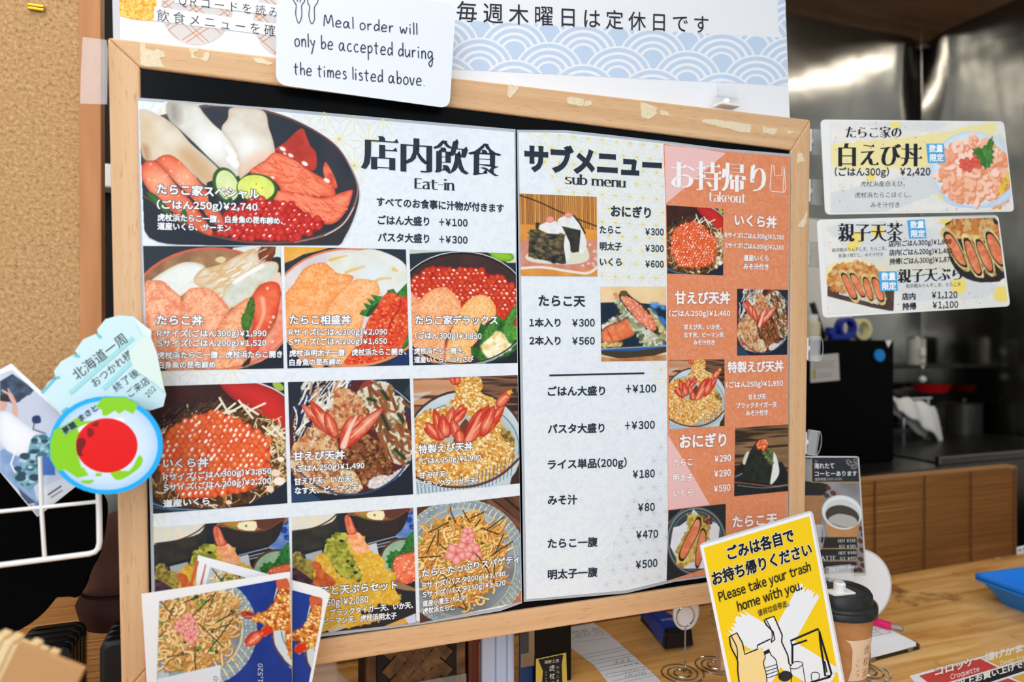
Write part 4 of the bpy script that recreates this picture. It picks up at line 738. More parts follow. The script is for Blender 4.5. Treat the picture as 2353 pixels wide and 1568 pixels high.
def a_onigiri():
    c = Cv((1180, 300, 1550, 650), 1658, (222, 150, 62), .95, 12)
    for i in range(40): x = 50+i*21; v = c.rs.randint(-26, 26); c.line([(x, 640), (x+8, 1040)], 18, (206+v, 142+v, 72+v//2)); c.line([(x+10, 640), (x+18, 1040)], 5, (92, 54, 26))
    c.line([(60, 670), (240, 730), (480, 840), (700, 930), (860, 990)], 12, (50, 36, 26), sm=4); c.poly([(50, 965), (470, 985), (870, 1030), (870, 1520), (50, 1510)], (228, 158, 70), 0, tex=((216, 140, 56), 120))
    c.poly([(70, 1160), (300, 1100), (780, 1120), (860, 1180), (870, 1360), (760, 1440), (400, 1430), (80, 1410)], (206, 132, 112), 3, tex=((216, 150, 130), 60)); c.line([(70, 1420), (300, 1410), (560, 1450), (760, 1470), (870, 1400)], 26, (236, 228, 214), sm=4); c.poly([(130, 1280), (300, 1200), (700, 1190), (770, 1260), (760, 1340), (600, 1380), (300, 1370), (150, 1340)], (222, 222, 204), 4); c.dots(c.scat([(780, 1160), (860, 1200), (850, 1380), (740, 1420), (700, 1390), (800, 1300)], 14), 12, [(232, 200, 186)])
    c.poly([(450, 940), (530, 880), (600, 880), (660, 940), (720, 1060), (750, 1160), (730, 1240), (680, 1260), (600, 1100)], (240, 240, 240), 4, tex=((226, 228, 232), 40)); c.poly([(490, 985), (690, 1030), (670, 1250), (600, 1260), (520, 1150)], (44, 44, 40), 0, tex=((64, 62, 52), 40)); c.line([(620, 880), (680, 960), (735, 1060)], 16, (40, 40, 38)); c.ell(562, 873, 38, 30, (242, 166, 156), edge=((226, 130, 124), 10))
    c.poly([(255, 1010), (310, 955), (400, 930), (480, 970), (540, 1080), (580, 1180), (575, 1290), (530, 1340), (400, 1100)], (240, 240, 242), 4, tex=((228, 230, 234), 40)); c.poly([(222, 950), (270, 950), (250, 1030), (225, 1010)], (60, 54, 40), 0)
    P = [(165, 1020), (250, 1020), (330, 1060), (480, 1070), (525, 1070), (515, 1200), (540, 1370), (500, 1378), (150, 1300), (155, 1150)]; c.poly(P, (50, 48, 42), 0, tex=((86, 78, 58), 40)); c.dots(c.scat(P, 90, 0), 10, [(110, 96, 60), (30, 32, 34), (130, 116, 80)], .6, 1.8, .3, 3); c.ell(375, 918, 42, 34, (242, 162, 152), edge=((224, 126, 120), 10))
    return c
def a_tarakoten():
    c = Cv((1180, 620, 1550, 960), 1706, (240, 208, 160), .95, 13); c.al[:] = 0
    c.poly([(900, 175), (1630, 175), (1630, 400), (900, 400)], (242, 214, 170), 0, tex=((236, 200, 150), 160)); c.poly([(900, 350), (1200, 345), (1400, 360), (1630, 385), (1630, 860), (900, 870)], (22, 48, 60), 0, tex=((20, 36, 56), 120)); c.dots([(1240, 350), (1480, 380), (1520, 370), (1560, 540), (1600, 560), (1580, 620), (1580, 400), (1480, 460), (1600, 700)], 26, [(60, 120, 190), (90, 150, 220), (40, 90, 170)], .5, 1.4, .6, 5)
    c.poly([(920, 830), (1620, 790), (1620, 870), (1400, 940), (1100, 940), (930, 900)], (64, 56, 42), 0); c.poly([(920, 920), (1100, 945), (1620, 900), (1620, 980), (920, 980)], (170, 96, 56), 0, tex=((206, 170, 110), 200)); c.line([(925, 845), (1270, 850), (1620, 805)], 30, (40, 90, 160)); c.line([(930, 842), (1620, 805)], 12, (190, 210, 230), op=.7)
    c.crumb([(930, 600), (980, 560), (1070, 510), (1170, 470), (1230, 500), (1200, 600), (1000, 720)], (216, 216, 200), [(240, 240, 234), (196, 190, 150), (120, 100, 60)], 80, 24)
    c.poly([(925, 660), (1000, 590), (1120, 550), (1220, 500), (1290, 670), (1180, 740), (1050, 780), (940, 780)], (224, 112, 68), 4, tex=((240, 146, 100), 40), edge=((70, 44, 30), 10)); c.line([(990, 640), (1060, 780)], 12, (190, 76, 44)); c.crumb([(930, 780), (1120, 770), (1130, 810), (950, 820)], (220, 190, 120), [(240, 220, 160), (190, 150, 80)], 30, 20)
    c.crumb([(1075, 250), (1130, 330), (1230, 470), (1310, 560), (1430, 650), (1600, 700), (1620, 760), (1420, 820), (1350, 760), (1220, 540), (1090, 370)], (206, 214, 180), [(232, 236, 220), (150, 160, 110), (80, 90, 60), (200, 200, 150), (240, 240, 230)], 160, 28, wob=10); c.poly([(1110, 290), (1180, 230), (1250, 290), (1400, 400), (1500, 540), (1560, 660), (1500, 680), (1260, 480)], (52, 52, 40), 4); c.ell(1165, 255, 46, 34, (96, 84, 40)); c.crumb([(1420, 400), (1540, 540), (1620, 680), (1600, 740), (1540, 640)], (214, 196, 130), [(236, 224, 170), (180, 160, 90)], 50, 20)
    tara(c, [(1130, 300), (1190, 285), (1290, 330), (1420, 460), (1500, 560), (1500, 640), (1440, 640), (1330, 560), (1230, 440)], (232, 128, 98), (246, 170, 140), (206, 90, 64), 300); c.dots([(1085, 260), (1100, 290), (1075, 265)], 22, [(226, 150, 90)], .4)
    return c
def a_onigiri2():
    c = Cv((1510, 970, 1880, 1350), 1527, (80, 58, 40), .95, 14); c.wood([(720, 20), (1260, 20), (1260, 500), (720, 560)], (44, 32, 24), (112, 84, 58), (150, 118, 84), -.05, 90); c.poly([(720, 470), (800, 390), (1180, 380), (1250, 500), (1250, 700), (720, 720)], (26, 28, 32), 0, tex=((40, 40, 44), 90)); c.line([(730, 570), (900, 590), (1100, 610), (1240, 590)], 10, (150, 100, 76), sm=4); c.line([(760, 600), (1000, 625), (1240, 600)], 7, (190, 196, 200), sm=4, op=.7); c.line([(740, 520), (800, 490)], 12, (200, 206, 210), op=.6)
    c.poly([(810, 400), (830, 310), (870, 280), (900, 400)], (214, 216, 206), 3); c.poly([(1080, 300), (1120, 310), (1150, 420), (1150, 500), (1100, 575), (1065, 570)], (234, 234, 232), 3)
    P = [(940, 180), (1000, 150), (1050, 220), (1100, 280), (1090, 430), (1065, 592), (900, 560), (815, 450), (870, 290)]; c.poly(P, (32, 36, 34), 0, tex=((46, 50, 40), 30)); c.dots(c.scat([(960, 250), (1090, 250), (1095, 420), (1050, 380), (1000, 290)], 60, 0), 9, [(110, 130, 66), (150, 160, 90), (70, 90, 50)], .5, soft=3); c.roe([(935, 220), (950, 180), (1010, 160), (1045, 200), (1040, 250), (990, 260), (945, 250)], 16, (236, 96, 40), (200, 60, 26), (248, 140, 60))
    return c
def a_tenbox():
    c = Cv((1510, 970, 1880, 1350), 1527, (38, 44, 50), .95, 15); c.ring(370, 1130, 270, 310, 10, (150, 166, 172)); c.ell(370, 1130, 262, 300, (60, 72, 78)); c.ring(370, 1130, 240, 280, 7, (120, 136, 144)); c.ring(370, 1130, 282, 322, 6, (90, 104, 110)); c.line([(110, 960), (240, 830)], 26, (120, 130, 134), op=.6)
    c.poly([(300, 920), (340, 825), (420, 910), (560, 960), (590, 1000), (580, 1120), (640, 1200), (440, 1390), (240, 1390), (120, 1180), (150, 1000), (210, 985)], (222, 228, 238), 0, tex=((240, 242, 248), 90))
    c.crumb([(180, 1330), (200, 1180), (290, 1010), (280, 920), (320, 870), (410, 900), (480, 930), (480, 1100), (400, 1240), (280, 1360), (220, 1370)], (214, 186, 90), [(236, 212, 120), (180, 150, 66), (200, 170, 80)], 160, 24); c.crumb([(430, 930), (470, 890), (515, 900), (510, 960), (470, 970)], (200, 110, 66), [(70, 50, 40), (226, 140, 100)], 24, 14)
    for P in ([(200, 1290), (230, 1180), (330, 980), (380, 900), (415, 930), (390, 1050), (300, 1230), (240, 1320)], [(355, 1340), (370, 1200), (400, 1060), (430, 1005), (460, 1040), (460, 1130), (420, 1300), (380, 1390)]): c.poly(P, (40, 36, 30), 4); q = np.mean(P, 0); c.poly([q+(np.array(p)-q)*.88 for p in P], (226, 122, 84), 4, tex=((240, 150, 112), 40))
    return c
LABEL = {'hero': 'photo of fish, cod roe, cucumber, salmon and salmon roe in a dark bowl'}
ART = {}
def art(k):
    if k not in ART: ART[k] = globals()['a_'+k]()
    return ART[k]
def zq(o, s, L): return [(o[0]+x/s, o[1]+y/s) for x, y in L]
for k, o, s, src, par, lab in (
    ('tarako', (310, 560), 5.058, [(95, 28), (1690, 35), (1728, 1450), (145, 1482)], shA, 'photo of a bowl with cod roe sacs and white fish'),
    ('aimori', (640, 560), 5.228, [(65, 38), (1528, 72), (1570, 1462), (107, 1500)], shA, 'photo of a bowl with plain and red spicy cod roe'),
    ('deluxe', (920, 560), 5.407, [(112, 75), (1430, 125), (1452, 1482), (155, 1512)], shA, 'photo of a bowl with salmon roe, cod roe and green leaves'),
    ('ikura', (330, 860), 4.753, [(60, 135), (1533, 90), (1570, 1410), (105, 1525)], shA, 'photo of a red bowl heaped with salmon roe'),
    ('amaebi', (650, 850), 4.9, [(57, 138), (1427, 100), (1465, 1402), (98, 1500)], shA, 'photo of a bowl of sauced shrimp and vegetable tempura'),
    ('ebi', (930, 840), 5.058, [(97, 153), (1310, 113), (1335, 1370), (133, 1497)], shA, 'photo of a blue striped bowl of golden shrimp tempura'),
    ('settop', (650, 1140), 4.751, [(97, 230), (1422, 128), (1455, 1385), (110, 1530)], shA, 'photo of a tempura set with soup bowls'),
    ('spag', (930, 1130), 4.9, [(137, 178), (1293, 45), (1310, 1235), (170, 1478)], shA, 'photo of spaghetti with pink roe on a grey plate'),
    ('onigiri', (1180, 300), 4.481, [(60, 650), (853, 685), (860, 1503), (75, 1497)], shB, 'photo of two seaweed wrapped rice balls'),
    ('tarakoten', (1180, 620), 4.611, [(918, 180), (1612, 180), (1617, 962), (928, 972)], shB, 'photo of halved roe tempura on a blue dish'),
    ('onigiri2', (1510, 970), 4.127, [(737, 58), (1240, 22), (1237, 655), (727, 705)], shB, 'photo of one black rice ball on a tray'),
    ('tenbox', (1510, 970), 4.127, [(105, 838), (647, 775), (645, 1330), (88, 1507)], shB, 'photo of roe tempura in a round plastic box')):
    picture('printed_photo', art(k), src, zq(o, s, src), SA, par, .0006 if par is shA else .0008, label=lab, cut=(k == 'tarakoten'))
picture('printed_photo', art('hero'), [(20, 30), (2280, 30), (2280, 1500), (20, 1500)], zq((310, 220), 4.356, [(20, 30), (2280, 30), (2280, 1500), (20, 1500)]), SA, shA, .0006, label=LABEL['hero'], cut=True, clip=[(318, 229), (640, 255), (860, 273), (860, 572), (640, 566), (333, 562)])
SETL = [(80, 210), (1422, 128), (1455, 1385), (110, 1530)]
picture('printed_photo', art('settop'), SETL, [(353, 1213), (662.7, 1189), (672, 1467), (358, 1487)], SA, shA, .0006, label='photo of a tempura set with soup bowls and rice')
for k, src, dst in (('ikura', [(60, 135), (1533, 90), (1570, 1410), (105, 1525)], [(1530.4, 472), (1661, 480.6), (1661, 633), (1533, 629)]), ('amaebi', [(57, 138), (1427, 100), (1465, 1402), (98, 1500)], [(1693, 664), (1810, 666.7), (1808, 815.5), (1693, 817.5)]),
    ('ebi', [(97, 153), (1310, 113), (1335, 1370), (133, 1497)], [(1535.7, 827.4), (1664, 825.8), (1664, 979), (1537, 987)])):
    picture('printed_photo', art(k), src, dst, SA, shB, .0008, label={'ikura': 'small photo of a salmon roe bowl', 'amaebi': 'small photo of a sauced tempura bowl', 'ebi': 'small photo of a golden shrimp tempura bowl'}[k])
# ---------------------------------------------------------------- cards and papers around the board
def item(name, pl, label, cat, group=None): return tag(empty(name, pl.M), label, cat, group)
# handwritten card
HP = BP.up(.014); hc = item('handwritten_card', HP, 'white rounded card with handwritten English note about meal orders, over the top rail', 'sign')
bobj('card', prism(rquad(HP.pa([(636, -40), (1048, 8), (1033, 249), (634, 194)]), .012), -.0012, 0), mat('card_white', (233, 239, 248), rough=.4, spec=.3), hc)
HW = {'M': [[(0, 0), (.2, 1.7), (.6, .45), (1.05, 1.75), (1.3, 0)]], 'e': [[(.05, .5), (.72, .6), (.6, .95), (.3, .97), (.05, .5), (.2, .05), (.75, .12)]], 'a': [[(.7, .8), (.4, 1), (.06, .55), (.2, .06), (.5, .15), (.72, .8)], [(.74, .95), (.74, .25), (.95, .02)]], 'l': [[(.1, 1.75), (.12, 0)]],
      'o': [[(.4, 1), (.08, .7), (.1, .15), (.4, 0), (.7, .3), (.68, .8), (.4, 1), (.3, .98)]], 'r': [[(.1, 1), (.12, 0)], [(.12, .55), (.35, .92), (.62, .9)]], 'd': [[(.68, .75), (.35, .95), (.06, .45), (.25, .02), (.68, .4)], [(.72, 1.75), (.72, 0)]], 'w': [[(0, 1), (.2, .02), (.45, .7), (.68, .02), (.95, 1)]],
      'i': [[(.1, .95), (.12, 0)], [(.02, 1.32), (.22, 1.38)]], 'n': [[(.1, 1), (.1, 0)], [(.1, .55), (.38, .98), (.62, .8), (.66, 0)]], 'y': [[(0, 1), (.32, .3)], [(.68, 1), (.15, -.85)]], 'b': [[(.1, 1.75), (.1, 0)], [(.1, .5), (.45, .92), (.72, .5), (.45, .02), (.1, .12)]], 'c': [[(.65, .88), (.35, 1), (.05, .5), (.3, .02), (.72, .15)]],
      'p': [[(.1, 1), (.1, -.85)], [(.1, .7), (.45, 1), (.7, .6), (.45, .08), (.1, .2)]], 't': [[(.32, 1.5), (.3, .2), (.5, 0)], [(0, 1.02), (.66, 1.04)]], 'u': [[(.05, 1), (.1, .2), (.35, .02), (.66, .5)], [(.68, 1), (.7, 0)]], 'g': [[(.7, .85), (.35, 1), (.05, .55), (.3, .1), (.7, .55)], [(.7, .95), (.68, -.5), (.42, -.95), (.2, -.5), (.9, .15)]],
      'h': [[(.1, 1.75), (.1, 0)], [(.1, .55), (.4, .95), (.64, .7), (.66, 0)]], 'm': [[(.1, 1), (.1, 0)], [(.1, .6), (.35, 1), (.5, .7), (.5, 0)], [(.5, .6), (.76, 1), (.94, .7), (.96, 0)]], 's': [[(.6, .9), (.3, 1), (.15, .75), (.55, .4), (.5, .05), (.08, .05)]], 'v': [[(0, 1), (.3, 0), (.66, 1)]], '.': [[(.1, .02), (.18, .06)]]}
def handwrite(pr, txt, x0, y0, x1, y1, xh, wpx, col, z=.0004):
    X = 0; S_ = []
    for ch in txt:
        if ch == ' ': X += .62; continue
        mx = 0
        for st in HW[ch]:
            S_.append([(X+a, b+random.uniform(-.02, .02)) for a, b in st]); mx = max(mx, max(a for a, b in st))
        X += mx+.3
    X -= .3
    for st in S_: pr.line([(x0+(x1-x0)*a/X-xh*.02*b, y0+(y1-y0)*a/X-xh*b) for a, b in st], wpx, col, z, sm=6)
random.seed(4)
hp = Print(HP); IK = (44, 52, 76)
handwrite(hp, 'Meal order will', 744, 60, 958, 80, 15.5, 2.5, IK); handwrite(hp, 'only be accepted during', 677, 106, 996, 137, 18, 2.5, IK); handwrite(hp, 'the times listed above.', 675, 171, 975, 198, 17, 2.5, IK)
z2 = lambda L: [(600+x/3.336, y/3.336) for x, y in L]
hp.line(z2([(245, -30), (250, 10), (268, 40), (265, 110), (285, 178), (305, 150), (312, 100), (310, 45), (332, 10), (330, -30)]), 2, IK, .0004, sm=5); hp.line(z2([(278, -20), (277, 15)]), 2, IK); hp.line(z2([(300, -20), (299, 18)]), 2, IK)
hp.line(z2([(352, -20), (360, 30), (372, 50), (366, 120), (385, 182), (408, 150), (408, 60), (432, 20), (436, -20)]), 2, IK, .0004, sm=5)
hp.make('handwriting', hc)
# posters standing behind the top rail
PP = BP.up(-.0235); po = item('closing_day_poster', PP, 'white poster with blue wave pattern giving the weekly closing day, behind the top rail', 'poster')
PQ = [(800, -130), (1802, -60), (1816, 300), (800, 175)]; sheet('paper', PP, PQ, M_WHITE, po, .002, 0)
cw = Cv((1000, 0, 1830, 215), 830, (240, 243, 248), 1.0, 31); cw.al[:] = 0; BL_ = (196, 216, 240); WH = (242, 244, 249); sh_ = lambda x: .1*(x-40)
for r in range(-3, 5):
    for i in range(-1, 8):
        cx = i*159+(r % 2)*79.5+22; cy = r*46+150+sh_(cx)*.62-40
        for R_, col in ((80, WH), (76, BL_), (66, WH), (58, BL_), (47, WH), (39, BL_), (28, WH), (22, BL_)) if False else ((80, WH), (75, BL_), (65, WH), (58, BL_), (48, WH), (41, BL_), (32, WH), (26, BL_)): cw.ell(cx, cy, R_, R_*.92, col, soft=1)
picture('wave_pattern', cw, [(0, 0), (829, 0), (829, 214), (0, 214)], [(1000, 0), (1829, 0), (1829, 214), (1000, 214)], PP, po, .0003, clip=[(1000, 44), (1790, 86), (1786, -10), (1804, -10), (1810, 197), (1000, 157)])
pp = Print(PP); pp.text('毎週木曜日は定休日です', 1049, 50, 1627, 78, 48, (44, 48, 60), b=.004, z=.0006, track=.22); pp.make('lettering', po)
pl2 = BP.up(-.0225); p2 = item('order_poster', pl2, 'white poster with yellow photo and orange lattice circles, behind the top left of the board', 'poster')
sheet('paper', pl2, [(257, -140), (790, -120), (790, 170), (262, 100)], M_WHITE, p2, .002, 0); q2 = Print(pl2); z1 = lambda L: [(x/3.336, y/3.336) for x, y in L]
q2.poly(z1([(858, -200), (915, -200), (918, 300), (868, 300)]), (206, 208, 214), .0003)
cy_ = Cv((270, 0, 360, 60), 302, (240, 180, 60), 1.0, 33); cy_.poly([(-20, -20), (330, -20), (330, 200), (-20, 200)], (240, 178, 56), 0, tex=((250, 206, 110), 26)); cy_.dots(cy_.scat([(5, 0), (300, 0), (300, 190), (5, 190)], 200, 0), 7, [(226, 150, 30), (252, 216, 130)], soft=3)
picture('printed_photo', cy_, [(0, 0), (301, 0), (301, 199), (0, 199)], [(270, 0), (360, 0), (360, 59.5), (270, 59.5)], pl2, p2, .0003, clip=[(274, -1), (420, -1), (420, 20), (362, 18), (356, 20), (355, 48), (330, 48), (300, 44), (275, 36)])
def lattice(cx, cy, r):
    t = np.linspace(0, 2*math.pi, 48, endpoint=False); q2.poly(z1(np.stack([cx+r*np.cos(t), cy+r*np.sin(t)*1.0], 1)), (216, 214, 214), .0004)
    for k in range(-2, 3):
        for d in (-16, 16):
            for s_ in (1, -1):
                a = np.linspace(-r*1.1, r*1.1, 60); o_ = k*150+d; P = np.stack([cx+(a+o_)*.8, cy+s_*(a-o_)*.62+.1*(a+o_)], 1); P = P[(P[:, 0]-cx)**2+(P[:, 1]-cy)**2 < (r*.98)**2]
                if len(P) > 3: q2.line(z1(P), 1.3, (226, 132, 52), .0006)
lattice(1505, 70, 275); lattice(2230, 160, 290)
q2.poly(z1([(1185, 52), (2300, 210), (2300, 300), (1180, 160)]), (244, 245, 248), .0008); q2.poly(z1([(1340, -60), (2300, 60), (2300, 145), (1340, 25)]), (244, 245, 248), .0008)
q2.text('飲食メニューを確', 361, 49, 632, 85, 28, (40, 44, 52), b=-.006, z=.001, track=.22); q2.text('QRコードを読み', 411, 13, 640, 41, 25, (40, 44, 52), b=-.004, z=.001, track=.22); q2.make('lettering', p2)
# clear sign clips
def clip_parts(root, jaw_tilt=0, foam=True):
    if foam: bobj('foam_pad', boxb(-.001, -.015, -.008, .004, .015, .008, .001), mat('cream_foam', (240, 226, 176), rough=.8), root)
    bobj('base_plate', boxb(.004, -.017, -.009, .0075, .017, .009, .0012), M_WPLASTIC, root)
    bm = bmesh.new(); bmesh.ops.create_uvsphere(bm, u_segments=16, v_segments=10, radius=.006); bmesh.ops.translate(bm, verts=bm.verts, vec=(.011, 0, 0)); bobj('ball_joint', bm, M_WPLASTIC, root, smooth=True)
    R_ = Matrix.Translation((.016, 0, 0)) @ Matrix.Rotation(jaw_tilt, 4, 'Z')
    bm = boxb(0, -.019, -.002, .0195, .019, -.0005, .0004); boxb(0, -.019, .002, .0195, .019, .0035, .0004, bm); boxb(0, -.019, -.002, .002, .019, .0035, 0, bm); boxb(.0, -.019, .0035, .0195, -.017, .0046, 0, bm); boxb(.0, .017, .0035, .0195, .019, .0046, 0, bm)
    bobj('clear_jaw', bm, M_CLIP, root, R_)
    bobj('lever', tubeb([(.019+.006*math.sin(t), .017*math.cos(t), .003) for t in np.linspace(0, math.pi, 14)], .0008, 6), M_CLIP, root, R_)
def clip_at(px, py, label, tilt=0, dz=-.012):
    x, y = BP.p(px, py); m = BP.M @ Matrix.Translation((x, y, dz)); e = empty('sign_clip', m); tag(e, label, 'clip', 'clear sign clips on the menu board'); clip_parts(e, tilt); return e
clip_at(1861, 320, 'clear sign clip gripping the upper left edge of the shrimp bowl card'); clip_at(1858, 436, 'clear sign clip gripping the lower left edge of the shrimp bowl card', -.05)
clip_at(1855, 582, 'clear sign clip gripping the left edge of the tempura rice card', -.03); clip_at(1853, 802, 'empty clear sign clip against the black cabinet, below the two side cards', -.04); clip_at(1849, 1020, 'empty clear sign clip just above the black coffee card', -.16)
clip_at(1846, 1240, 'clear sign clip gripping the coffee card beside the yellow sign', -.06, -.004)
x, y = BP.p(1676, 250); e = empty('sign_clip', BP.M @ Matrix.Translation((x, y, -.006)) @ Matrix.Rotation(math.pi/2, 4, 'Z')); tag(e, 'clear sign clip standing empty on the top rail before the wave poster', 'clip', 'clear sign clips on the menu board'); clip_parts(e, 0, False)
# side cards
def badge(pr, Q, t1, t2):
    pr.poly(Q, (72, 170, 226), .0007); (a, b, c, d) = [np.array(q, float) for q in Q]; g = lambda u, v: (a*(1-u)+b*u)*(1-v)+(d*(1-u)+c*u)*v
    for t, v in ((t1, .45), (t2, .93)):
        p0, p1 = g(.1, v), g(.9, v); h = np.linalg.norm(d-a)*.38; pr.text(t, p0[0], p0[1], p1[0], p1[1], h, (250, 252, 255), b=.03, z=.0011)
def cardbg(c, W_, H_):
    c.poly([(0, 0), (W_, 0), (W_, H_), (0, H_)], (234, 232, 226), 0, tex=((226, 226, 222), 60))
z3 = lambda L: [(1820+x/3.266, 260+y/3.266) for x, y in L]
CP = Plane(at(1890, 380, 1.0), .13); ca = item('shrimp_bowl_card', CP, 'white laminated card for a shrimp rice bowl, upper of two clipped right of the board', 'sign')
CQ = [(215, 48), (1590, 62), (1668, 740), (250, 762)]; M_LAMC = mat('laminated_card', (232, 234, 234), rough=.25, spec=.4)
bobj('card', prism(rquad(CP.pa(z3(CQ)), .008), -.0012, 0), M_LAMC, ca)
c = Cv((1820, 260, 2353, 740), 1741, (234, 233, 228), .95, 41); cardbg(c, 1741, 1568)
c.poly([(300, 240), (700, 190), (1100, 150), (1500, 60), (1480, 180), (1150, 280), (1000, 400), (500, 420), (320, 400)], (240, 226, 150), 3, wob=24, op=.8); c.poly([(290, 600), (700, 520), (1100, 360), (1560, 160), (1640, 400), (1200, 560), (700, 740), (300, 745)], (206, 212, 216), 2, wob=16, op=.7); c.poly([(500, 70), (1100, 60), (1100, 130), (800, 130)], (212, 216, 218), 3, wob=10, op=.6)
for x, y, r in ((770, 75, 40), (1130, 615, 36), (590, 480, 36), (1540, 690, 42), (1600, 600, 40)): c.ell(x, y, r, r, (240, 222, 130), wob=8)
c.dots(c.scat([(230, 60), (1600, 70), (1650, 730), (260, 740)], 120, 0), 5, [(214, 170, 170), (200, 200, 206)], .5)
c.ell(1345, 425, 300, 290, (222, 236, 246), .0, edge=((196, 214, 234), 30)); c.ell(1375, 430, 262, 232, (238, 170, 120), 0, edge=((232, 190, 140), 30))
P = [(1150, 300), (1300, 215), (1450, 240), (1590, 350), (1620, 480), (1560, 600), (1380, 650), (1200, 590), (1130, 470)]; c.strands(P, 320, 80, 32, [(246, 190, 160), (250, 206, 182), (240, 168, 132), (252, 216, 200)], 2.5, sh=(228, 140, 100)); c.crumb([(1550, 560), (1620, 440), (1630, 520), (1560, 620)], (236, 190, 80), [(246, 210, 100), (220, 160, 60)], 20, 12)
for x, y in ((1320, 400), (1390, 370), (1400, 330), (1300, 380)):
    for t in np.arange(5)*1.257: c.ell(x+28*math.cos(t), y+24*math.sin(t), 27, 20, (226, 104, 84), t, edge=((196, 70, 60), 6))
c.leaf([(1505, 170), (1520, 290), (1510, 380), (1450, 430), (1380, 340), (1345, 270), (1440, 240)], (78, 140, 62), (130, 180, 100), (50, 106, 44), depth=22)
c.poly([(1060, 480), (1120, 600), (1250, 680), (1450, 700), (1640, 560), (1660, 600), (1560, 690), (1350, 715), (1150, 670)], (206, 222, 242), 3, edge=((180, 200, 226), 12))
picture('printed_photo', c, [(290, 64), (1585, 70), (1655, 728), (290, 746)], z3([(290, 64), (1585, 70), (1655, 728), (290, 746)]), CP, ca, .0003)
pr = Print(CP); D2 = (30, 36, 48)
pr.text('たらこ家の', 1942.5, 318.5, 2071, 318, 28, D2, b=.04, serif=1, z=.0008); pr.text('白えび丼', 1925.6, 384, 2118.5, 384, 56, D2, b=.05, serif=1, z=.0008); pr.text('(ごはん300g)', 1917.4, 405, 2042, 405, 20, D2, b=.02); pr.text('¥2,420', 2067.4, 403.5, 2137, 403, 17, D2, b=.02)
for t, x0, y0, x1, y1 in (('虎杖浜産白えび、', 1976.8, 429.5, 2078.7, 428.5), ('虎杖浜たらこほぐし、', 1964, 455, 2092.5, 454), ('みそ汁付き', 2000, 478, 2066, 477)): pr.text(t, x0, y0, x1, y1, 13, (50, 56, 76), b=-.008)
badge(pr, z3([(1005, 230), (1135, 230), (1148, 372), (1018, 376)]), '数量', '限定'); pr.make('lettering', ca)
CP2 = Plane(at(1885, 600, 1.0), .16); cb = item('tempura_rice_card', CP2, 'white laminated roe tempura card with two photos, lower of two clipped right of board', 'sign')
bobj('card', prism(rquad(CP2.pa(z3([(186, 800), (1548, 764), (1638, 1450), (232, 1538)])), .008), -.0012, 0), M_LAMC, cb)
c = Cv((1820, 260, 2353, 740), 1741, (234, 233, 228), .95, 43); cardbg(c, 1741, 1568)
c.poly([(300, 1130), (800, 1080), (1200, 1020), (1300, 1150), (800, 1260), (300, 1300)], (240, 224, 150), 3, wob=20, op=.75); c.poly([(250, 860), (700, 820), (1150, 900), (1500, 1280), (1620, 1350), (900, 1420), (700, 1180), (560, 1120)], (212, 216, 220), 2, wob=16, op=.7)
for x, y, r in ((640, 890, 46), (490, 940, 50), (450, 1000, 40), (1150, 800, 40), (1570, 1360, 60), (1250, 1300, 60)): c.ell(x, y, r, r, (240, 220, 120), wob=8)
c.dots(c.scat([(240, 830), (1540, 790), (1620, 1440), (260, 1500)], 120, 0), 5, [(214, 170, 170), (200, 200, 206)], .5)
BT = [(232, 164, 90), (214, 134, 64), (244, 196, 130), (196, 112, 50), (240, 206, 150)]
c.poly([(1150, 830), (1400, 790), (1560, 830), (1600, 1220), (1420, 1265), (1260, 1200), (1180, 1080)], (48, 40, 40), 3); c.crumb([(1140, 900), (1200, 820), (1320, 790), (1450, 800), (1530, 850), (1565, 920), (1400, 960), (1280, 940), (1170, 980)], (226, 156, 80), BT, 130, 26, wob=12)
def roestick(c, P, col=(214, 112, 72)):
    q = np.mean(P, 0); c.crumb([q+(np.array(p)-q)*1.22 for p in P], (216, 190, 120), [(236, 216, 150), (190, 160, 90), (206, 200, 150)], 24, 16); c.poly(P, (40, 36, 34), 4); c.poly([q+(np.array(p)-q)*.86 for p in P], col, 4, tex=((236, 150, 108), 30))
for P in ([(1135, 930), (1170, 890), (1240, 970), (1310, 1130), (1300, 1160), (1230, 1110)], [(1285, 960), (1330, 950), (1390, 1080), (1425, 1200), (1390, 1220), (1330, 1130)], [(1375, 960), (1420, 960), (1490, 1080), (1510, 1190), (1470, 1190), (1410, 1090)], [(1450, 910), (1500, 900), (1570, 1010), (1595, 1130), (1560, 1150), (1490, 1060)]): roestick(c, P)
c.poly([(1180, 1080), (1300, 1200), (1450, 1240), (1600, 1200), (1590, 1240), (1420, 1272), (1260, 1215)], (44, 38, 38), 3)
c.poly([(265, 1310), (300, 1180), (340, 1130), (770, 1240), (760, 1490), (600, 1460), (265, 1375)], (66, 50, 50), 0, tex=((92, 66, 58), 60)); c.poly([(360, 1310), (640, 1400), (650, 1440), (350, 1360)], (206, 216, 226), 0)
c.crumb([(265, 1260), (340, 1150), (480, 1120), (640, 1180), (700, 1240), (560, 1260), (400, 1260), (410, 1340), (280, 1310)], (228, 164, 92), BT, 120, 26, wob=12)
for P in ([(365, 1215), (400, 1205), (460, 1300), (490, 1390), (450, 1395), (400, 1310)], [(430, 1210), (470, 1210), (530, 1300), (555, 1370), (520, 1380), (460, 1290)], [(530, 1240), (565, 1240), (600, 1330), (610, 1400), (580, 1405), (540, 1320)], [(595, 1240), (635, 1240), (680, 1330), (690, 1410), (650, 1410), (610, 1320)]): roestick(c, P)
picture('printed_photo', c, [(232, 814), (1540, 786), (1620, 1440), (270, 1510)], z3([(232, 814), (1540, 786), (1620, 1440), (270, 1510)]), CP2, cb, .0003)
pr = Print(CP2)
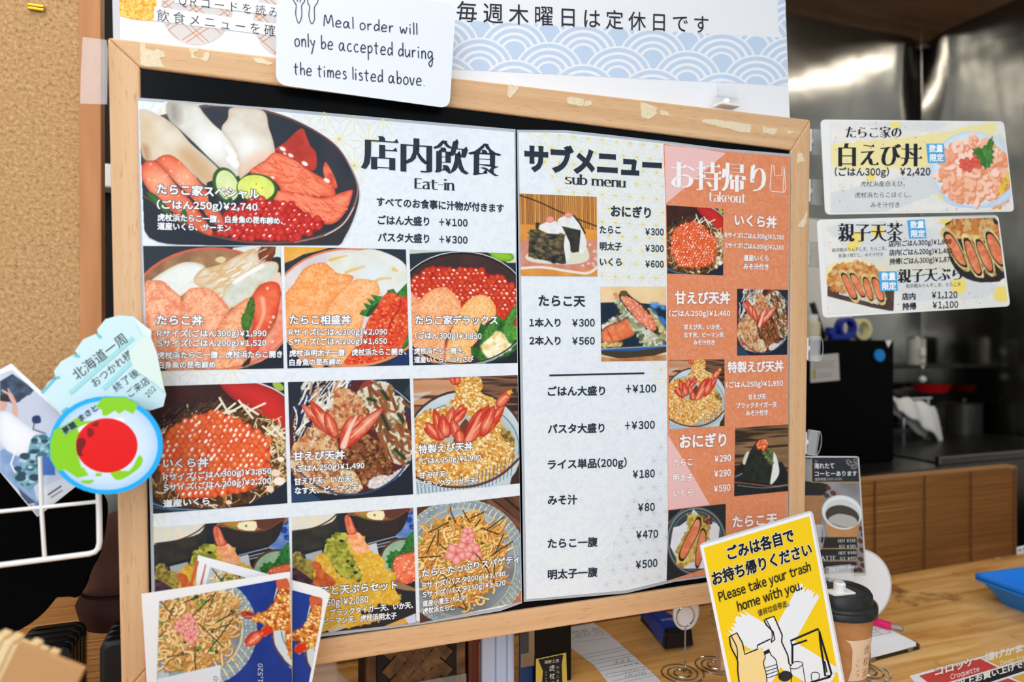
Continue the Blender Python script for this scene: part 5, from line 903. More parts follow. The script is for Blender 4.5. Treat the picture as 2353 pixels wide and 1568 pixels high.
for t, x0, y0, x1, y1, h, b, sf in (('親子天茶', 1924, 557, 2074.7, 556, 45, .045, 1), ('親子天ぷら', 2061, 652, 2210.4, 645, 34, .045, 1), ('店内(ごはん300g)¥1,900', 2041, 567.7, 2185, 562, 14, .02, 0), ('店内(ごはん200g)¥1,400', 2042.6, 588, 2187.4, 583, 14, .02, 0), ('持帰(ごはん300g)¥1,870', 2043.5, 608.4, 2189, 602.6, 14, .02, 0),
    ('助宗鱈みりん干し天、たらこ天、', 1912, 580, 2036, 575.6, 9.5, -.006, 0), ('茶漬け用だし、みそ汁付き', 1925.6, 593, 2028, 589, 9.5, -.006, 0), ('助宗鱈みりん干し天、たらこ天', 2081, 662.6, 2207, 658, 9.5, -.006, 0), ('店内', 2071.7, 690, 2103, 689, 16, .03, 0), ('¥1,120', 2140, 686, 2199, 685, 15, .02, 0), ('持帰', 2072.6, 712.5, 2104.8, 711.6, 16, .03, 0), ('¥1,100', 2142, 709, 2201, 707.3, 15, .02, 0)): pr.text(t, x0, y0, x1, y1, h, D2, b=b, serif=sf)
badge(pr, z3([(863, 805), (992, 798), (1008, 940), (877, 943)]), '数量', '限定'); badge(pr, z3([(645, 1190), (783, 1187), (792, 1335), (660, 1338)]), '数量', '限定'); pr.make('lettering', cb)
# coffee card
z5 = lambda L: [(1820+x/2.861, 1020+y/2.861) for x, y in L]
KP = Plane(at(1880, 1190, 1.045), .2); kc = item('coffee_card', KP, 'black laminated coffee card with photo of a white cup, clipped behind the yellow sign', 'sign')
KQ = [(-50, 80), (440, 84), (490, 868), (0, 886)]; bobj('card', prism(rquad(KP.pa(z5(KQ)), .004), -.0012, 0), mat('coffee_card_edge', (196, 198, 196), rough=.3), kc)
c = Cv((1790, 1020, 2000, 1340), 601, (120, 120, 122), 1.1, 51); o5 = lambda L: [(x+86, y) for x, y in L]
def kp(P, col, *a, **k): c.poly(o5(P), col, *a, **k)
kp([(-60, 80), (500, 80), (500, 900), (-60, 900)], (118, 118, 122), 0, tex=((150, 150, 154), 150)); kp([(-60, 240), (120, 250), (236, 270), (200, 340), (100, 345), (-60, 330)], (34, 36, 38), 2); kp([(-60, 340), (205, 340), (190, 530), (-60, 540)], (150, 108, 70), 0, tex=((166, 124, 84), 60))
kp([(-60, 60), (450, 60), (450, 254), (128, 254), (128, 100), (-60, 100)], (42, 46, 52), 0); c.line(o5([(128, 95), (128, 253), (445, 253)]), 5, (196, 160, 60))
for x, y in ((270, 325), (235, 290), (225, 340), (455, 560), (450, 640), (460, 700), (452, 760), (445, 830), (465, 800), (470, 600)): c.ell(x+86, y, 20, 14, (92, 58, 44), .6, edge=((60, 36, 28), 5))
for x, y, r in ((375, 125, .8), (410, 150, -.5), (425, 115, .2)): c.ring(x+86, y, 22, 13, 3, (214, 214, 216), r); c.line([(x+74, y+6), (x+98, y-6)], 2.5, (214, 214, 216))
kp([(215, 480), (450, 480), (425, 640), (240, 640)], (176, 126, 78), 0, tex=((190, 142, 94), 60)); c.ell(328+86, 452, 134, 112, (230, 236, 238), .25, edge=((206, 212, 214), 10)); c.ell(330+86, 460, 118, 94, (204, 210, 212), .25); c.ell(330+86, 478, 112, 72, (70, 62, 56), .2); kp([(236, 500), (300, 462), (400, 480), (430, 520), (400, 548), (300, 540)], (176, 176, 174), 4)
for a, b in ((615, 688), (694, 766), (776, 846)): kp([(-40, a), (424, a), (428, b), (-40, b)], (40, 42, 46), 0); c.line(o5([(-40, b+2), (428, b)]), 4, (190, 150, 60))
picture('printed_photo', c, o5([(-45, 92), (432, 92), (478, 850), (5, 862)]), z5([(-45, 92), (432, 92), (478, 850), (5, 862)]), KP, kc, .0003)
pr = Print(KP); pr2 = Print(KP); W2 = (232, 232, 232)
for t, x0, y0, x1, y1, h, sf, col in (('淹れたて', 143, 165, 275, 163, 38, 0, W2), ('コーヒーあります', 147, 214, 425, 212, 34, 0, W2), ('提供時間 9:00-16:00', 148, 244, 325, 241, 20, 0, (176, 176, 180)), ('い', 150, 122, 165, 122, 14, 0, W2), ('HOT ¥330', 300, 650, 414, 647, 22, 1, W2), ('ICE ¥385', 306, 688, 417, 685, 22, 1, W2), ('HOT ¥440', 303, 730, 420, 727, 22, 1, W2), ('ICE ¥495', 310, 766, 423, 763, 22, 1, W2), ('HOT ¥440', 305, 824, 424, 821, 22, 1, W2), ('COFFEE', 90, 680, 204, 678, 28, 1, W2), ('CAFE LATTE', 60, 770, 287, 766, 30, 1, W2), ('CAPPUCCINO', 74, 846, 299, 840, 30, 1, W2)):
    p0, p1 = z5([(x0, y0), (x1, y1)]); (pr if y0 < 300 else pr2).text(t, *p0, *p1, h/2.861, col, b=.012, serif=sf, z=.0007)
pr.make('title_lettering', kc); pr2.make('price_lettering', kc)
# yellow sign
z6 = lambda L: [(1580+x/3.842, 1160+y/3.842) for x, y in L]
YP = Plane(at(1760, 1400, .83), .22, -.05); yc = item('take_trash_home_sign', YP, 'yellow laminated sign asking guests to take their trash home, leaning before the board', 'sign')
YQ = [(1607, 1251), (1867, 1173), (1948, 1600), (1690, 1640)]; bobj('laminate_edge', prism(rquad(YP.pa(YQ), .006), -.0012, 0), mat('laminate_film', (206, 208, 212), rough=.2, spec=.5), yc)
pr = Print(YP); pr.poly(z6([(112, 362), (1085, 70), (1400, 1700), (400, 1800)]), (240, 242, 246), .0003); YEL = (244, 206, 22); pr.poly(z6([(140, 382), (1072, 102), (1360, 1700), (430, 1790)]), YEL, .0006)
rs = np.random.RandomState(8)
def brush(A, B, w0):
    A, B = np.array(A, float), np.array(B, float); d = (B-A)/np.linalg.norm(B-A); n = np.array((-d[1], d[0])); k = 14; out = []
    for i in range(k+1): out.append(A+n*w0*(i/k-.5)+d*(rs.rand()*90*(i % 2)))
    out2 = [B+n*w0*(.5-i/k)-d*(rs.rand()*60*(i % 2)) for i in range(k+1)]; return out+out2
WB = (232, 237, 244); pr.poly(z6(brush((400, 1030), (1270, 1560), 260)), WB, .0008); pr.poly(z6(brush((1080, 740), (560, 1680), 210)), WB, .00085)
pr.poly(z6([(365, 1165), (430, 1130), (500, 1290), (660, 1260), (680, 1400), (700, 1700), (450, 1700), (435, 1370)]), (240, 216, 150), .00095); pr.poly(z6([(672, 1020), (760, 985), (830, 1200), (900, 1420), (860, 1480), (720, 1330), (760, 1130)]), (236, 238, 240), .00095)
K_ = (24, 28, 34)
for L, w_, s_ in (([(365, 1165), (430, 1130), (480, 1220), (500, 1320), (610, 1275), (612, 1240), (725, 1185), (735, 1215), (765, 1190), (750, 1120), (690, 1060), (672, 1020), (685, 1010), (758, 985), (800, 1080), (830, 1150), (825, 1210), (880, 1330), (890, 1400), (905, 1420)], 3, 0), ([(365, 1165), (380, 1260), (435, 1370), (440, 1480), (470, 1700)], 3, 5), ([(380, 1160), (430, 1260), (435, 1370)], 2.4, 5), ([(690, 1015), (740, 1120), (735, 1215)], 2.2, 5),
    ([(920, 1400), (920, 1250), (905, 1200), (1150, 1095), (1160, 1130), (1265, 1490), (1250, 1520), (1080, 1568)], 4.5, 0), ([(1160, 1120), (1165, 1200), (1210, 1510), (1250, 1510)], 4.5, 0), ([(915, 1240), (1050, 1195)], 4, 0), ([(1205, 1380), (1225, 1480)], 3, 0),
    ([(668, 1300), (715, 1275), (722, 1300), (672, 1322), (668, 1300)], 2, 0), ([(675, 1322), (680, 1350), (665, 1400), (690, 1500), (700, 1640)], 2, 4), ([(722, 1300), (735, 1330), (775, 1370), (790, 1450), (815, 1520)], 2, 4), ([(680, 1440), (780, 1410)], 1.6, 0), ([(685, 1470), (785, 1440)], 1.6, 0), ([(690, 1500), (790, 1465)], 1.6, 0), ([(695, 1530), (800, 1495)], 1.6, 0),
    ([(900, 1430), (940, 1385), (1000, 1390), (1010, 1410), (960, 1445), (905, 1445), (900, 1430)], 1.6, 4), ([(905, 1445), (915, 1600)], 1.6, 0), ([(1010, 1410), (1040, 1600)], 1.6, 0), ([(1085, 1500), (1100, 1480), (1140, 1480), (1158, 1500), (1150, 1540), (1110, 1560), (1090, 1540), (1085, 1500)], 1.6, 3)): pr.line(z6(L), w_, K_, .0012, sm=s_)
pr.poly(z6([(800, 1500), (850, 1465), (905, 1480), (920, 1520), (860, 1560), (805, 1540)]), (40, 44, 50), .0012, sm=4); pr.poly(z6([(672, 1300), (715, 1280), (720, 1300), (674, 1318)]), K_, .0012)
pr.make('printed_art', yc); pr = Print(YP)
def ty(t, x0, y0, x1, y1, h, **k): (a, b), (c_, d) = z6([(x0, y0), (x1, y1)]); h /= 3.842; pr.text(t, a, b, c_, d, h, K_, top=(a-h*.2, b-h), z=.0016, **k)
ty('ごみは各自で', 355, 492, 942, 322, 118, b=.035, out=(246, 240, 220), ow=.04); ty('お持ち帰りください', 220, 716, 1098, 442, 118, b=.035, out=(246, 240, 220), ow=.04); ty('Please take your trash', 277, 855, 1085, 580, 80, b=.018); ty('home with you.', 442, 940, 1006, 745, 80, b=.018); ty('请将垃圾带走。', 620, 988, 893, 893, 58, b=.008)
pr.make('lettering', yc)
# ---------------------------------------------------------------- left side: cork board, tape, note, badge, snapshot, leaflets
e2 = Vector((-math.sin(YAW), math.cos(YAW), 0)); e1 = Vector((math.cos(YAW), math.sin(YAW), 0))
QP = Plane(CAM+e2*.86, YAW); cork = item('cork_board', QP, 'tan cork notice board with brown wooden edge at the far left', 'notice board')
def corkb(nt, b):
    tc = N(nt, 'ShaderNodeTexCoord'); n = N(nt, 'ShaderNodeTexNoise'); n.inputs['Scale'].default_value = 260; n.inputs['Detail'].default_value = 8; n.inputs['Roughness'].default_value = .7
    r = ramp(nt, [(.3, (116, 84, 52)), (.42, (176, 136, 92)), (.55, (194, 156, 112)), (.72, (216, 184, 140))]); v = N(nt, 'ShaderNodeTexVoronoi'); v.inputs['Scale'].default_value = 340; r2 = ramp(nt, [(.0, (150, 110, 70)), (.35, (255, 255, 255)), (1, (255, 255, 255))])
    mx = N(nt, 'ShaderNodeMix'); mx.data_type = 'RGBA'; mx.blend_type = 'MULTIPLY'; mx.inputs[0].default_value = .5; L = nt.links.new
    L(tc.outputs['Object'], n.inputs['Vector']); L(n.outputs['Fac'], r.inputs[0]); L(tc.outputs['Object'], v.inputs['Vector']); L(v.outputs['Distance'], r2.inputs[0]); L(r.outputs[0], mx.inputs[6]); L(r2.outputs[0], mx.inputs[7]); L(mx.outputs[2], b.inputs['Base Color'])
bobj('cork_sheet', prism(QP.pa([(-160, -120), (186, -120), (187, 1100), (-160, 1130)]), -.012, 0), mat('cork', rough=.9, spec=.1, build=corkb), cork)
bobj('wood_edge', prism(QP.pa([(183, -130), (234, -125), (238, 1098), (187, 1104)]), -.014, .006, .001), mat('brown_wood', rough=.5, build=noisy([(.3, (176, 116, 64)), (.6, (194, 132, 80)), (.8, (206, 148, 96))], 8, (8, .6, 8))), cork)
bm = bmesh.new()
for dy in (0, .0035): boxb(-.009, dy, 0, .006, dy+.0028, .003, .0006, bm)
x, y = QP.p(88, 27); bobj('brass_clip', bm, mat('brass', (214, 160, 50), rough=.25, metal=1), cork, Matrix.Translation((x, y, .001)))
TPp = BP.up(.0035); tp = item('clear_tape', TPp, 'clear sticky tape joining the cork board edge to the board top left corner', 'tape')
Q = TPp.pa([(190, 85), (245, 92), (248, 118), (246, 240), (184, 238), (186, 160)]); bobj('strip', prism(Q, -.0002, .0003), mat('clear_tape_film', (250, 250, 252), rough=.12, alpha=.2, spec=.9, bump=(60, .9)), tp)
tp['category'] = 'tape'
z7 = lambda L: [(x/3.135, 700+y/3.135) for x, y in L]
# snapshot
SP = Plane(at(60, 1000, .67), .18); sn = item('snapshot', SP, 'tilted photo print of a waving person on a bicycle, under the round badge', 'photo')
sheet('paper', SP, z7([(80, 425), (450, 770), (560, 1300), (270, 1530), (-420, 700)]), M_WHITE, sn, .0006, 0)
c = Cv((0, 700, 200, 1200), 627, (206, 214, 228), 1.1, 61)
c.poly([(-10, 500), (90, 480), (440, 790), (560, 1310), (270, 1500), (-10, 1180)], (200, 210, 228), 0, tex=((184, 198, 222), 160)); c.poly([(-10, 560), (90, 500), (250, 610), (200, 680), (90, 720), (-10, 640)], (40, 50, 70), 0, tex=((70, 90, 120), 40)); c.poly([(150, 690), (330, 640), (430, 800), (330, 920), (180, 860)], (196, 202, 222), 3)
c.poly([(-10, 1060), (80, 1010), (220, 1200), (280, 1480), (-10, 1190)], (120, 150, 196), 0, tex=((150, 176, 214), 80))
c.ell(15, 720, 40, 50, (214, 166, 150)); c.poly([(-10, 660), (50, 650), (80, 700), (-10, 690)], (40, 36, 40), 3); c.line([(110, 800), (105, 720), (75, 650)], (44, 30), (216, 170, 156), sm=4); c.line([(75, 650), (20, 620)], 14, (216, 170, 156)); c.line([(78, 645), (60, 610)], 11, (216, 170, 156)); c.line([(70, 645), (35, 632)], 11, (216, 170, 156))
c.poly([(-10, 790), (60, 770), (130, 820), (240, 900), (300, 950), (240, 1010), (190, 1100), (60, 1060), (-10, 960)], (238, 240, 246), 4, edge=((206, 212, 226), 24)); c.poly([(240, 950), (360, 960), (400, 1100), (340, 1210), (200, 1340), (90, 1240), (190, 1100)], (130, 176, 190), 4, tex=((90, 140, 160), 50)); c.dots(c.scat([(220, 980), (360, 970), (390, 1100), (200, 1320), (100, 1240)], 60), 16, [(60, 110, 130), (170, 206, 214), (40, 70, 90)], .6, 1.6)
c.poly([(310, 1090), (390, 1110), (400, 1230), (290, 1230)], (70, 110, 190), 0); c.poly([(235, 810), (285, 800), (295, 850), (240, 855)], (30, 50, 100), 3); c.line([(250, 850), (240, 900), (330, 930)], 8, (60, 66, 80)); c.line([(60, 1040), (110, 1060), (80, 1150), (110, 1210)], 12, (236, 240, 246))
c.poly([(300, 1330), (480, 1250), (540, 1310), (330, 1470)], (214, 220, 230), 2); c.line([(350, 1370), (440, 1310)], 10, (40, 44, 50)); c.line([(370, 1390), (450, 1340)], 6, (60, 64, 70)); c.poly([(130, 1320), (250, 1420), (330, 1470), (290, 1500), (180, 1440)], (70, 80, 110), 0); c.line([(130, 1290), (300, 1440)], 14, (150, 170, 200)); c.poly([(200, 1440), (290, 1420), (330, 1480), (270, 1530)], (190, 200, 214), 0, tex=((90, 110, 150), 30))
picture('printed_photo', c, [(0, 400), (600, 400), (600, 1540), (0, 1540)], z7([(0, 400), (600, 400), (600, 1540), (0, 1540)]), SP, sn, .0004, clip=z7([(0, 505), (85, 470), (430, 790), (545, 1300), (272, 1520), (0, 1195)]))
# cloud shaped note
NP = Plane(at(250, 830, .675), .25); nt_ = item('cloud_note', NP, 'pale blue cloud-shaped note with handwriting, its right edge folded over, above the round badge', 'note')
CL = [(300, 640), (345, 560), (400, 525), (388, 480), (440, 410), (530, 360), (570, 372), (540, 335), (600, 250), (690, 212), (708, 222), (700, 180), (760, 105), (860, 78), (960, 86), (1092, 190), (1090, 240), (1132, 350), (1150, 480), (1196, 650), (1176, 735), (1090, 762), (960, 740), (700, 690), (490, 765), (440, 780), (380, 715)]
bobj('paper', prism(NP.pa(z7(CL)), -.0005, 0), mat('pale_blue_paper', (206, 235, 240), rough=.55), nt_)
pr = Print(NP); pr.poly(z7([(960, 88), (1092, 190), (1090, 238), (1035, 225)]), (222, 242, 246), .0014); pr.poly(z7([(1035, 225), (1090, 240), (1132, 350), (1190, 630), (1120, 570), (960, 460), (930, 350)]), (222, 238, 232), .0012)
for A, B in (((505, 640), (960, 240)), ((745, 610), (960, 400))): pr.line(z7([A, B]), 10, (166, 222, 226), .0004)
for k in ((300, 640, 400, 530), (390, 530, 430, 525), (530, 365, 575, 375), (700, 215, 730, 240), (445, 775, 490, 745)): pr.line(z7([k[:2], k[2:]]), 6, (110, 200, 220), .0004)
for t, x0, y0, x1, y1, h in (('北海道一周', 560, 552, 925, 270, 88), ('おつかれ様', 690, 600, 965, 375, 70), ('終了後', 840, 635, 1010, 505, 62), ('ご来店', 940, 672, 1085, 565, 62), ('202', 1070, 672, 1128, 610, 40)):
    (a, b), (p, q) = z7([(x0, y0), (x1, y1)]); d = np.array((p-a, q-b)); d /= np.linalg.norm(d); n = np.array((d[1], -d[0])); n = n if n[1] < 0 else -n; pr.text(t, a, b, p, q, h/3.135, (40, 60, 70), b=-.004, z=.0007, top=(a+n[0]*h/3.135, b+n[1]*h/3.135))
pr.make('handwriting', nt_)
# round badge (the cartoon figure on it is left out)
DP = Plane(at(244, 1024, .655), .18); dg_ = item('round_badge', DP, 'round glossy badge with blue rim, green land and red disc, below the cloud note', 'badge')
t = np.linspace(0, 2*math.pi, 72, endpoint=False); EL = lambda rx, ry, cx=765, cy=1015: np.stack([cx+rx*np.cos(t), cy+ry*np.sin(t)], 1)
bobj('disc', prism(DP.pa(z7(EL(408, 352))), -.002, 0), mat('badge_rim', (16, 170, 240), rough=.2, coat=.5), dg_)
c = Cv((100, 880, 400, 1160), 941, (16, 170, 240), 1.0, 71); c.al[:] = 0; k = lambda L: [(x-313.5, y-564.3) for x, y in L]
c.poly(k(EL(404, 348)), (20, 172, 242), 0); c.poly(k(EL(372, 322)), (216, 232, 250), 0, edge=((170, 206, 244), 60))
G_ = (136, 206, 24); c.poly(k([(740, 672), (900, 668), (1000, 715), (960, 790), (900, 760), (860, 790), (830, 765), (770, 800), (740, 800), (735, 760), (690, 740)]), G_, 0); c.poly(k([(390, 905), (480, 860), (560, 812), (600, 840), (700, 840), (590, 890), (560, 960), (560, 1080), (590, 1180), (640, 1230), (560, 1250), (470, 1190), (415, 1200), (365, 1110), (362, 1000)]), G_, 0)
c.poly(k([(590, 1180), (640, 1225), (600, 1170)]), G_, 0); c.poly(k([(790, 1180), (930, 1200), (1000, 1090), (1030, 1120), (1000, 1180), (900, 1250), (830, 1260)]), G_, 3); c.poly(k([(585, 1270), (680, 1265), (650, 1290), (600, 1288)]), G_, 3); c.poly(k([(690, 1215), (730, 1215), (735, 1235), (690, 1240)]), G_, 0)
c.poly(k([(560, 900), (600, 870), (720, 835), (880, 820), (880, 860), (700, 870), (600, 930)]), (244, 246, 250), 3); c.poly(k(EL(222, 196, 770, 1016)), (226, 8, 8), 0); c.poly(k([(555, 980), (600, 960), (620, 1000), (590, 1060), (600, 1090), (560, 1080)]), (120, 10, 12), 3); c.poly(k([(630, 900), (660, 890), (680, 930), (640, 960)]), (130, 10, 12), 3); c.poly(k([(660, 870), (710, 840), (700, 880)]), (130, 10, 12), 3)
picture('printed_art', c, k([(355, 660), (1175, 660), (1175, 1370), (355, 1370)]), z7([(355, 660), (1175, 660), (1175, 1370), (355, 1370)]), DP, dg_, .0004, cut=True)
pr = Print(DP)
for tx, x0, y0, x1, y1, h in (('夢職', 470, 938, 562, 880, 52), ('まさと', 585, 845, 712, 755, 46)):
    (a, b), (p, q) = z7([(x0, y0), (x1, y1)]); d = np.array((p-a, q-b)); d /= np.linalg.norm(d); n = np.array((d[1], -d[0])); pr.text(tx, a, b, p, q, h/3.135, (24, 60, 40), b=.03, z=.0012, out=(190, 226, 250), ow=.05, top=(a+n[0]*h/3.135, b+n[1]*h/3.135))
pr.make('lettering', dg_)
# leaflets in front of the board's lower left corner
z8 = lambda L: [(320+x/3.939, 1170+y/3.939) for x, y in L]
def a_leaf():
    c = Cv((320, 1150, 790, 1680), 1851, (20, 56, 150), .95, 81); O = lambda L: [(x, y+79) for x, y in L]
    def kp(P, col, *a, **k): c.poly(O(P), col, *a, **k)
    kp([(0, 500), (1850, 500), (1850, 2000), (0, 2000)], (24, 58, 148), 0, tex=((18, 50, 136), 120)); kp([(170, 820), (740, 700), (740, 1420), (160, 1560)], (196, 206, 214), 0, tex=((170, 180, 190), 90))
    plate_cells(c, 560, 1179, 360, 505, 1.0, (150, 176, 190), (222, 214, 180)); c.ell(560, 1179, 382, 384, (214, 206, 170)); c.ell(550, 1179, 372, 374, (110, 118, 124), tex=((150, 160, 166), 150))
    P = O([(175, 1000), (200, 880), (330, 810), (480, 770), (640, 740), (760, 750), (840, 850), (860, 980), (830, 1130), (780, 1290), (640, 1420), (430, 1470), (300, 1440), (200, 1320), (170, 1150)]); pasta(c, P, [(370, 1139, 62), (450, 1080, 66), (470, 1240, 70), (420, 1180, 50), (500, 1170, 50)], [(240, 208, 144), (226, 182, 110), (248, 226, 176), (206, 156, 84)], w=17, n=420)
    for q in ([(190, 830), (300, 960)], [(320, 870), (270, 990)], [(480, 970), (690, 760)], [(690, 1030), (870, 930)], [(540, 1040), (760, 1250)], [(850, 990), (620, 1300)], [(180, 1160), (230, 1110)], [(500, 1250), (510, 1460)], [(260, 1340), (430, 1310)], [(640, 880), (680, 780)], [(660, 1100), (820, 1040)], [(400, 850), (540, 790)]): c.line(O(q), 10, (40, 46, 34))
    kp([(160, 1540), (735, 1410), (735, 1800), (160, 1800)], (226, 232, 242), 0)
    for X in (0, 300):
        t_ = lambda L: [(x+X, y+(160 if X else 0)) for x, y in L]
        if X: kp([(1382, 700), (1850, 700), (1850, 2000), (1392, 2000)], (24, 58, 148), 0)
        kp(t_([(1270, 640), (1390, 610), (1390, 720), (1300, 900), (1215, 880)]), (226, 226, 216), 3); c.line(O(t_([(1275, 680), (1250, 760), (1215, 870)])), 14, (70, 46, 40)); kp(t_([(1205, 1120), (1390, 1050), (1390, 1440), (1300, 1340), (1240, 1250)]), (206, 220, 224), 3); c.line(O(t_([(1205, 1100), (1225, 1240), (1300, 1360), (1390, 1440)])), 14, (110, 50, 40), sm=4); c.line(O(t_([(1285, 1110), (1310, 1200), (1350, 1260)])), 8, (60, 90, 130), sm=4)
        if not X: shrimp(c, (1060, 1049), [(915, 1020), (930, 1050)], 44, (110, 40, 26), (190, 110, 80)); shrimp(c, (1110, 1200), [(950, 1290), (965, 1320)], 80)
        CO = [(226, 120, 36), (206, 92, 22), (240, 160, 60), (190, 76, 20), (250, 196, 90)]
        kp(t_([(1240, 640), (1330, 620), (1370, 740), (1270, 760)]), (206, 96, 60), 3); c.crumb(O(t_([(1040, 980), (1140, 940), (1220, 860), (1280, 740), (1390, 740), (1395, 1060), (1280, 1080), (1130, 1140), (1110, 1080), (1180, 1040), (1050, 1020)])), (220, 116, 34), CO, 260, 24, wob=12, hl=(255, 220, 160)); c.crumb(O(t_([(1330, 1080), (1390, 1060), (1390, 1330), (1350, 1300)])), (226, 140, 50), CO, 50, 20); kp(t_([(1120, 1080), (1190, 1060), (1210, 1110), (1130, 1150)]), (214, 50, 24), 3)
    return c
ca_ = a_leaf()
FP = Plane(at(500, 1460, .69), .42, 0); CT2 = None
def leaflet(pl, quad, label, art_quad, border, extra=None, clip=None, txt=None):
    r = item('food_leaflet', pl, label, 'leaflet', 'food leaflets at the lower left of the board'); sheet('paper', pl, z8(quad), M_WHITE, r, .0008, 0)
    if art_quad: picture('printed_photo', ca_, [(x, y+79) for x, y in art_quad], z8(art_quad), pl, r, .0004)
    return r
Lb = leaflet(FP.up(-.012), [(530, 420), (1170, 592), (1200, 1900), (440, 1900)], 'rear leaflet with small corner of pasta showing above the front ones', None, 0)
c = Cv((440, 1270, 640, 1360), 788, (240, 242, 246), 1, 83); c.poly([(0, 0), (788, 0), (788, 400), (0, 400)], (190, 200, 206), 0); pasta(c, [(250, 240), (330, 190), (430, 190), (520, 240), (560, 340), (240, 340)], [], [(240, 208, 144), (226, 182, 110), (248, 226, 176)], n=80, w=15); c.line([(190, 150), (260, 240)], 9, (44, 50, 38)); c.line([(270, 250), (320, 190)], 9, (44, 50, 38))
picture('printed_photo', c, [(170, 130), (560, 250), (560, 330), (120, 330)], [(440+x/3.939, 1270+y/3.939) for x, y in [(170, 130), (560, 250), (560, 330), (120, 330)]], FP.up(-.012), Lb, .0004)
pr = Print(FP.up(-.012)); pr.poly(z8([(510, 470), (540, 470), (470, 740), (445, 740)]), (214, 96, 54), .0006); pr.poly(z8([(595, 500), (605, 500), (555, 740), (535, 740)]), (220, 110, 70), .0006); pr.make('printed_stripe', Lb)
Lc = leaflet(FP.up(-.006), [(1360, 640), (1640, 712), (1728, 772), (1690, 900), (1500, 1900), (1380, 1900)], 'right-hand leaflet page with tempura on blue, its corner curled', [(1384, 735), (1660, 808), (1640, 1000), (1384, 1000)], 0)
picture('printed_photo', ca_, [(1384, 1079), (1640, 1079), (1480, 1940), (1390, 1940)], z8([(1384, 1000), (1640, 1000), (1480, 1860), (1390, 1860)]), FP.up(-.006), Lc, .0004)
Lo = leaflet(FP.up(-.003), [(25, 800), (160, 780), (160, 1900), (70, 1900)], 'orange-edged leaflet page peeking out left behind the front one', None, 0)
pr = Print(FP.up(-.003)); pr.poly(z8([(25, 812), (110, 800), (110, 1900), (68, 1900)]), (206, 96, 60), .0004); pr.poly(z8([(30, 930), (108, 915), (108, 955), (32, 968)]), (232, 170, 140), .0007); pr.make('printed_stripe', Lo)
La = leaflet(FP, [(20, 772), (1365, 570), (1392, 1900), (85, 1900)], 'front leaflet with pasta plate and tempura on blue', None, 0)
picture('printed_photo', ca_, [(180, 915), (1360, 700), (1392, 1950), (150, 1950)], z8([(180, 836), (1360, 621), (1392, 1871), (150, 1871)]), FP, La, .0004)
for t_, x, y0, y1, col in (('1,520', 1118, 1568, 1400, (226, 230, 240)), ('50', 715, 1600, 1515, (110, 120, 140))):
    pr = Print(FP); (a, b), (p, q) = z8([(x, y0), (x-2, y1)]); pr.text(t_, a, b, p, q, 11, col, b=0, z=.0009, top=(a-11, b-1)); pr.make('price_print', La)
# ---------------------------------------------------------------- the counter and what stands on it
def sw(a, b, z): return Vector((e1.x*a+e2.x*b, e1.y*a+e2.y*b, z))
def SM(a, b, z, rz=0): return Matrix.Translation(sw(a, b, z)) @ Matrix.Rotation(YAW+rz, 4, 'Z')
def SE(px, py, b):
    r = ray(px, py); t = b/(r.dot(e2)); P = r*t; return (P.dot(e1), P.z+CAM.z)
def Pc(px, py, h=0):
    r = ray(px, py); return CAM+r*((CT+h-CAM.z)/r.z)
def pce(px, py, h=0):
    p = Pc(px, py, h); return (p.dot(e1), p.dot(e2))
def counterwood(nt, b):
    L = nt.links.new; tc = N(nt, 'ShaderNodeTexCoord'); mp = N(nt, 'ShaderNodeMapping'); mp.inputs['Scale'].default_value = (2.2, 22, 4); n = N(nt, 'ShaderNodeTexNoise'); n.inputs['Scale'].default_value = 2.4; n.inputs['Detail'].default_value = 8; n.inputs['Distortion'].default_value = .6
    r = ramp(nt, [(.3, (196, 140, 72)), (.5, (222, 170, 100)), (.7, (236, 194, 130))]); n2 = N(nt, 'ShaderNodeTexNoise'); n2.inputs['Scale'].default_value = 9; n2.inputs['Detail'].default_value = 9; n2.inputs['Roughness'].default_value = .7
    r2 = ramp(nt, [(.33, (110, 82, 48)), (.42, (255, 255, 255)), (.6, (255, 255, 255)), (.72, (232, 214, 180))]); mx = N(nt, 'ShaderNodeMix'); mx.data_type = 'RGBA'; mx.blend_type = 'MULTIPLY'; mx.inputs[0].default_value = .75
    L(tc.outputs['Object'], mp.inputs[0]); L(mp.outputs[0], n.inputs['Vector']); L(n.outputs['Fac'], r.inputs[0]); L(tc.outputs['Object'], n2.inputs['Vector']); L(n2.outputs['Fac'], r2.inputs[0]); L(r.outputs[0], mx.inputs[6]); L(r2.outputs[0], mx.inputs[7]); L(mx.outputs[2], b.inputs['Base Color'])
ctr = tag(empty('service_counter', SM(0, 0, 0)), 'worn golden wooden counter running below the menu board to the right', 'counter')
bobj('counter_top', boxb(-1.6, .34, CT-.04, 2.32, 1.06, CT, .003), mat('worn_wood', rough=.35, spec=.4, build=counterwood), ctr)
bobj('counter_front', boxb(-1.55, .42, 0, 2.30, 1.02, CT-.04), mat('brown_wood', rough=.5), ctr)
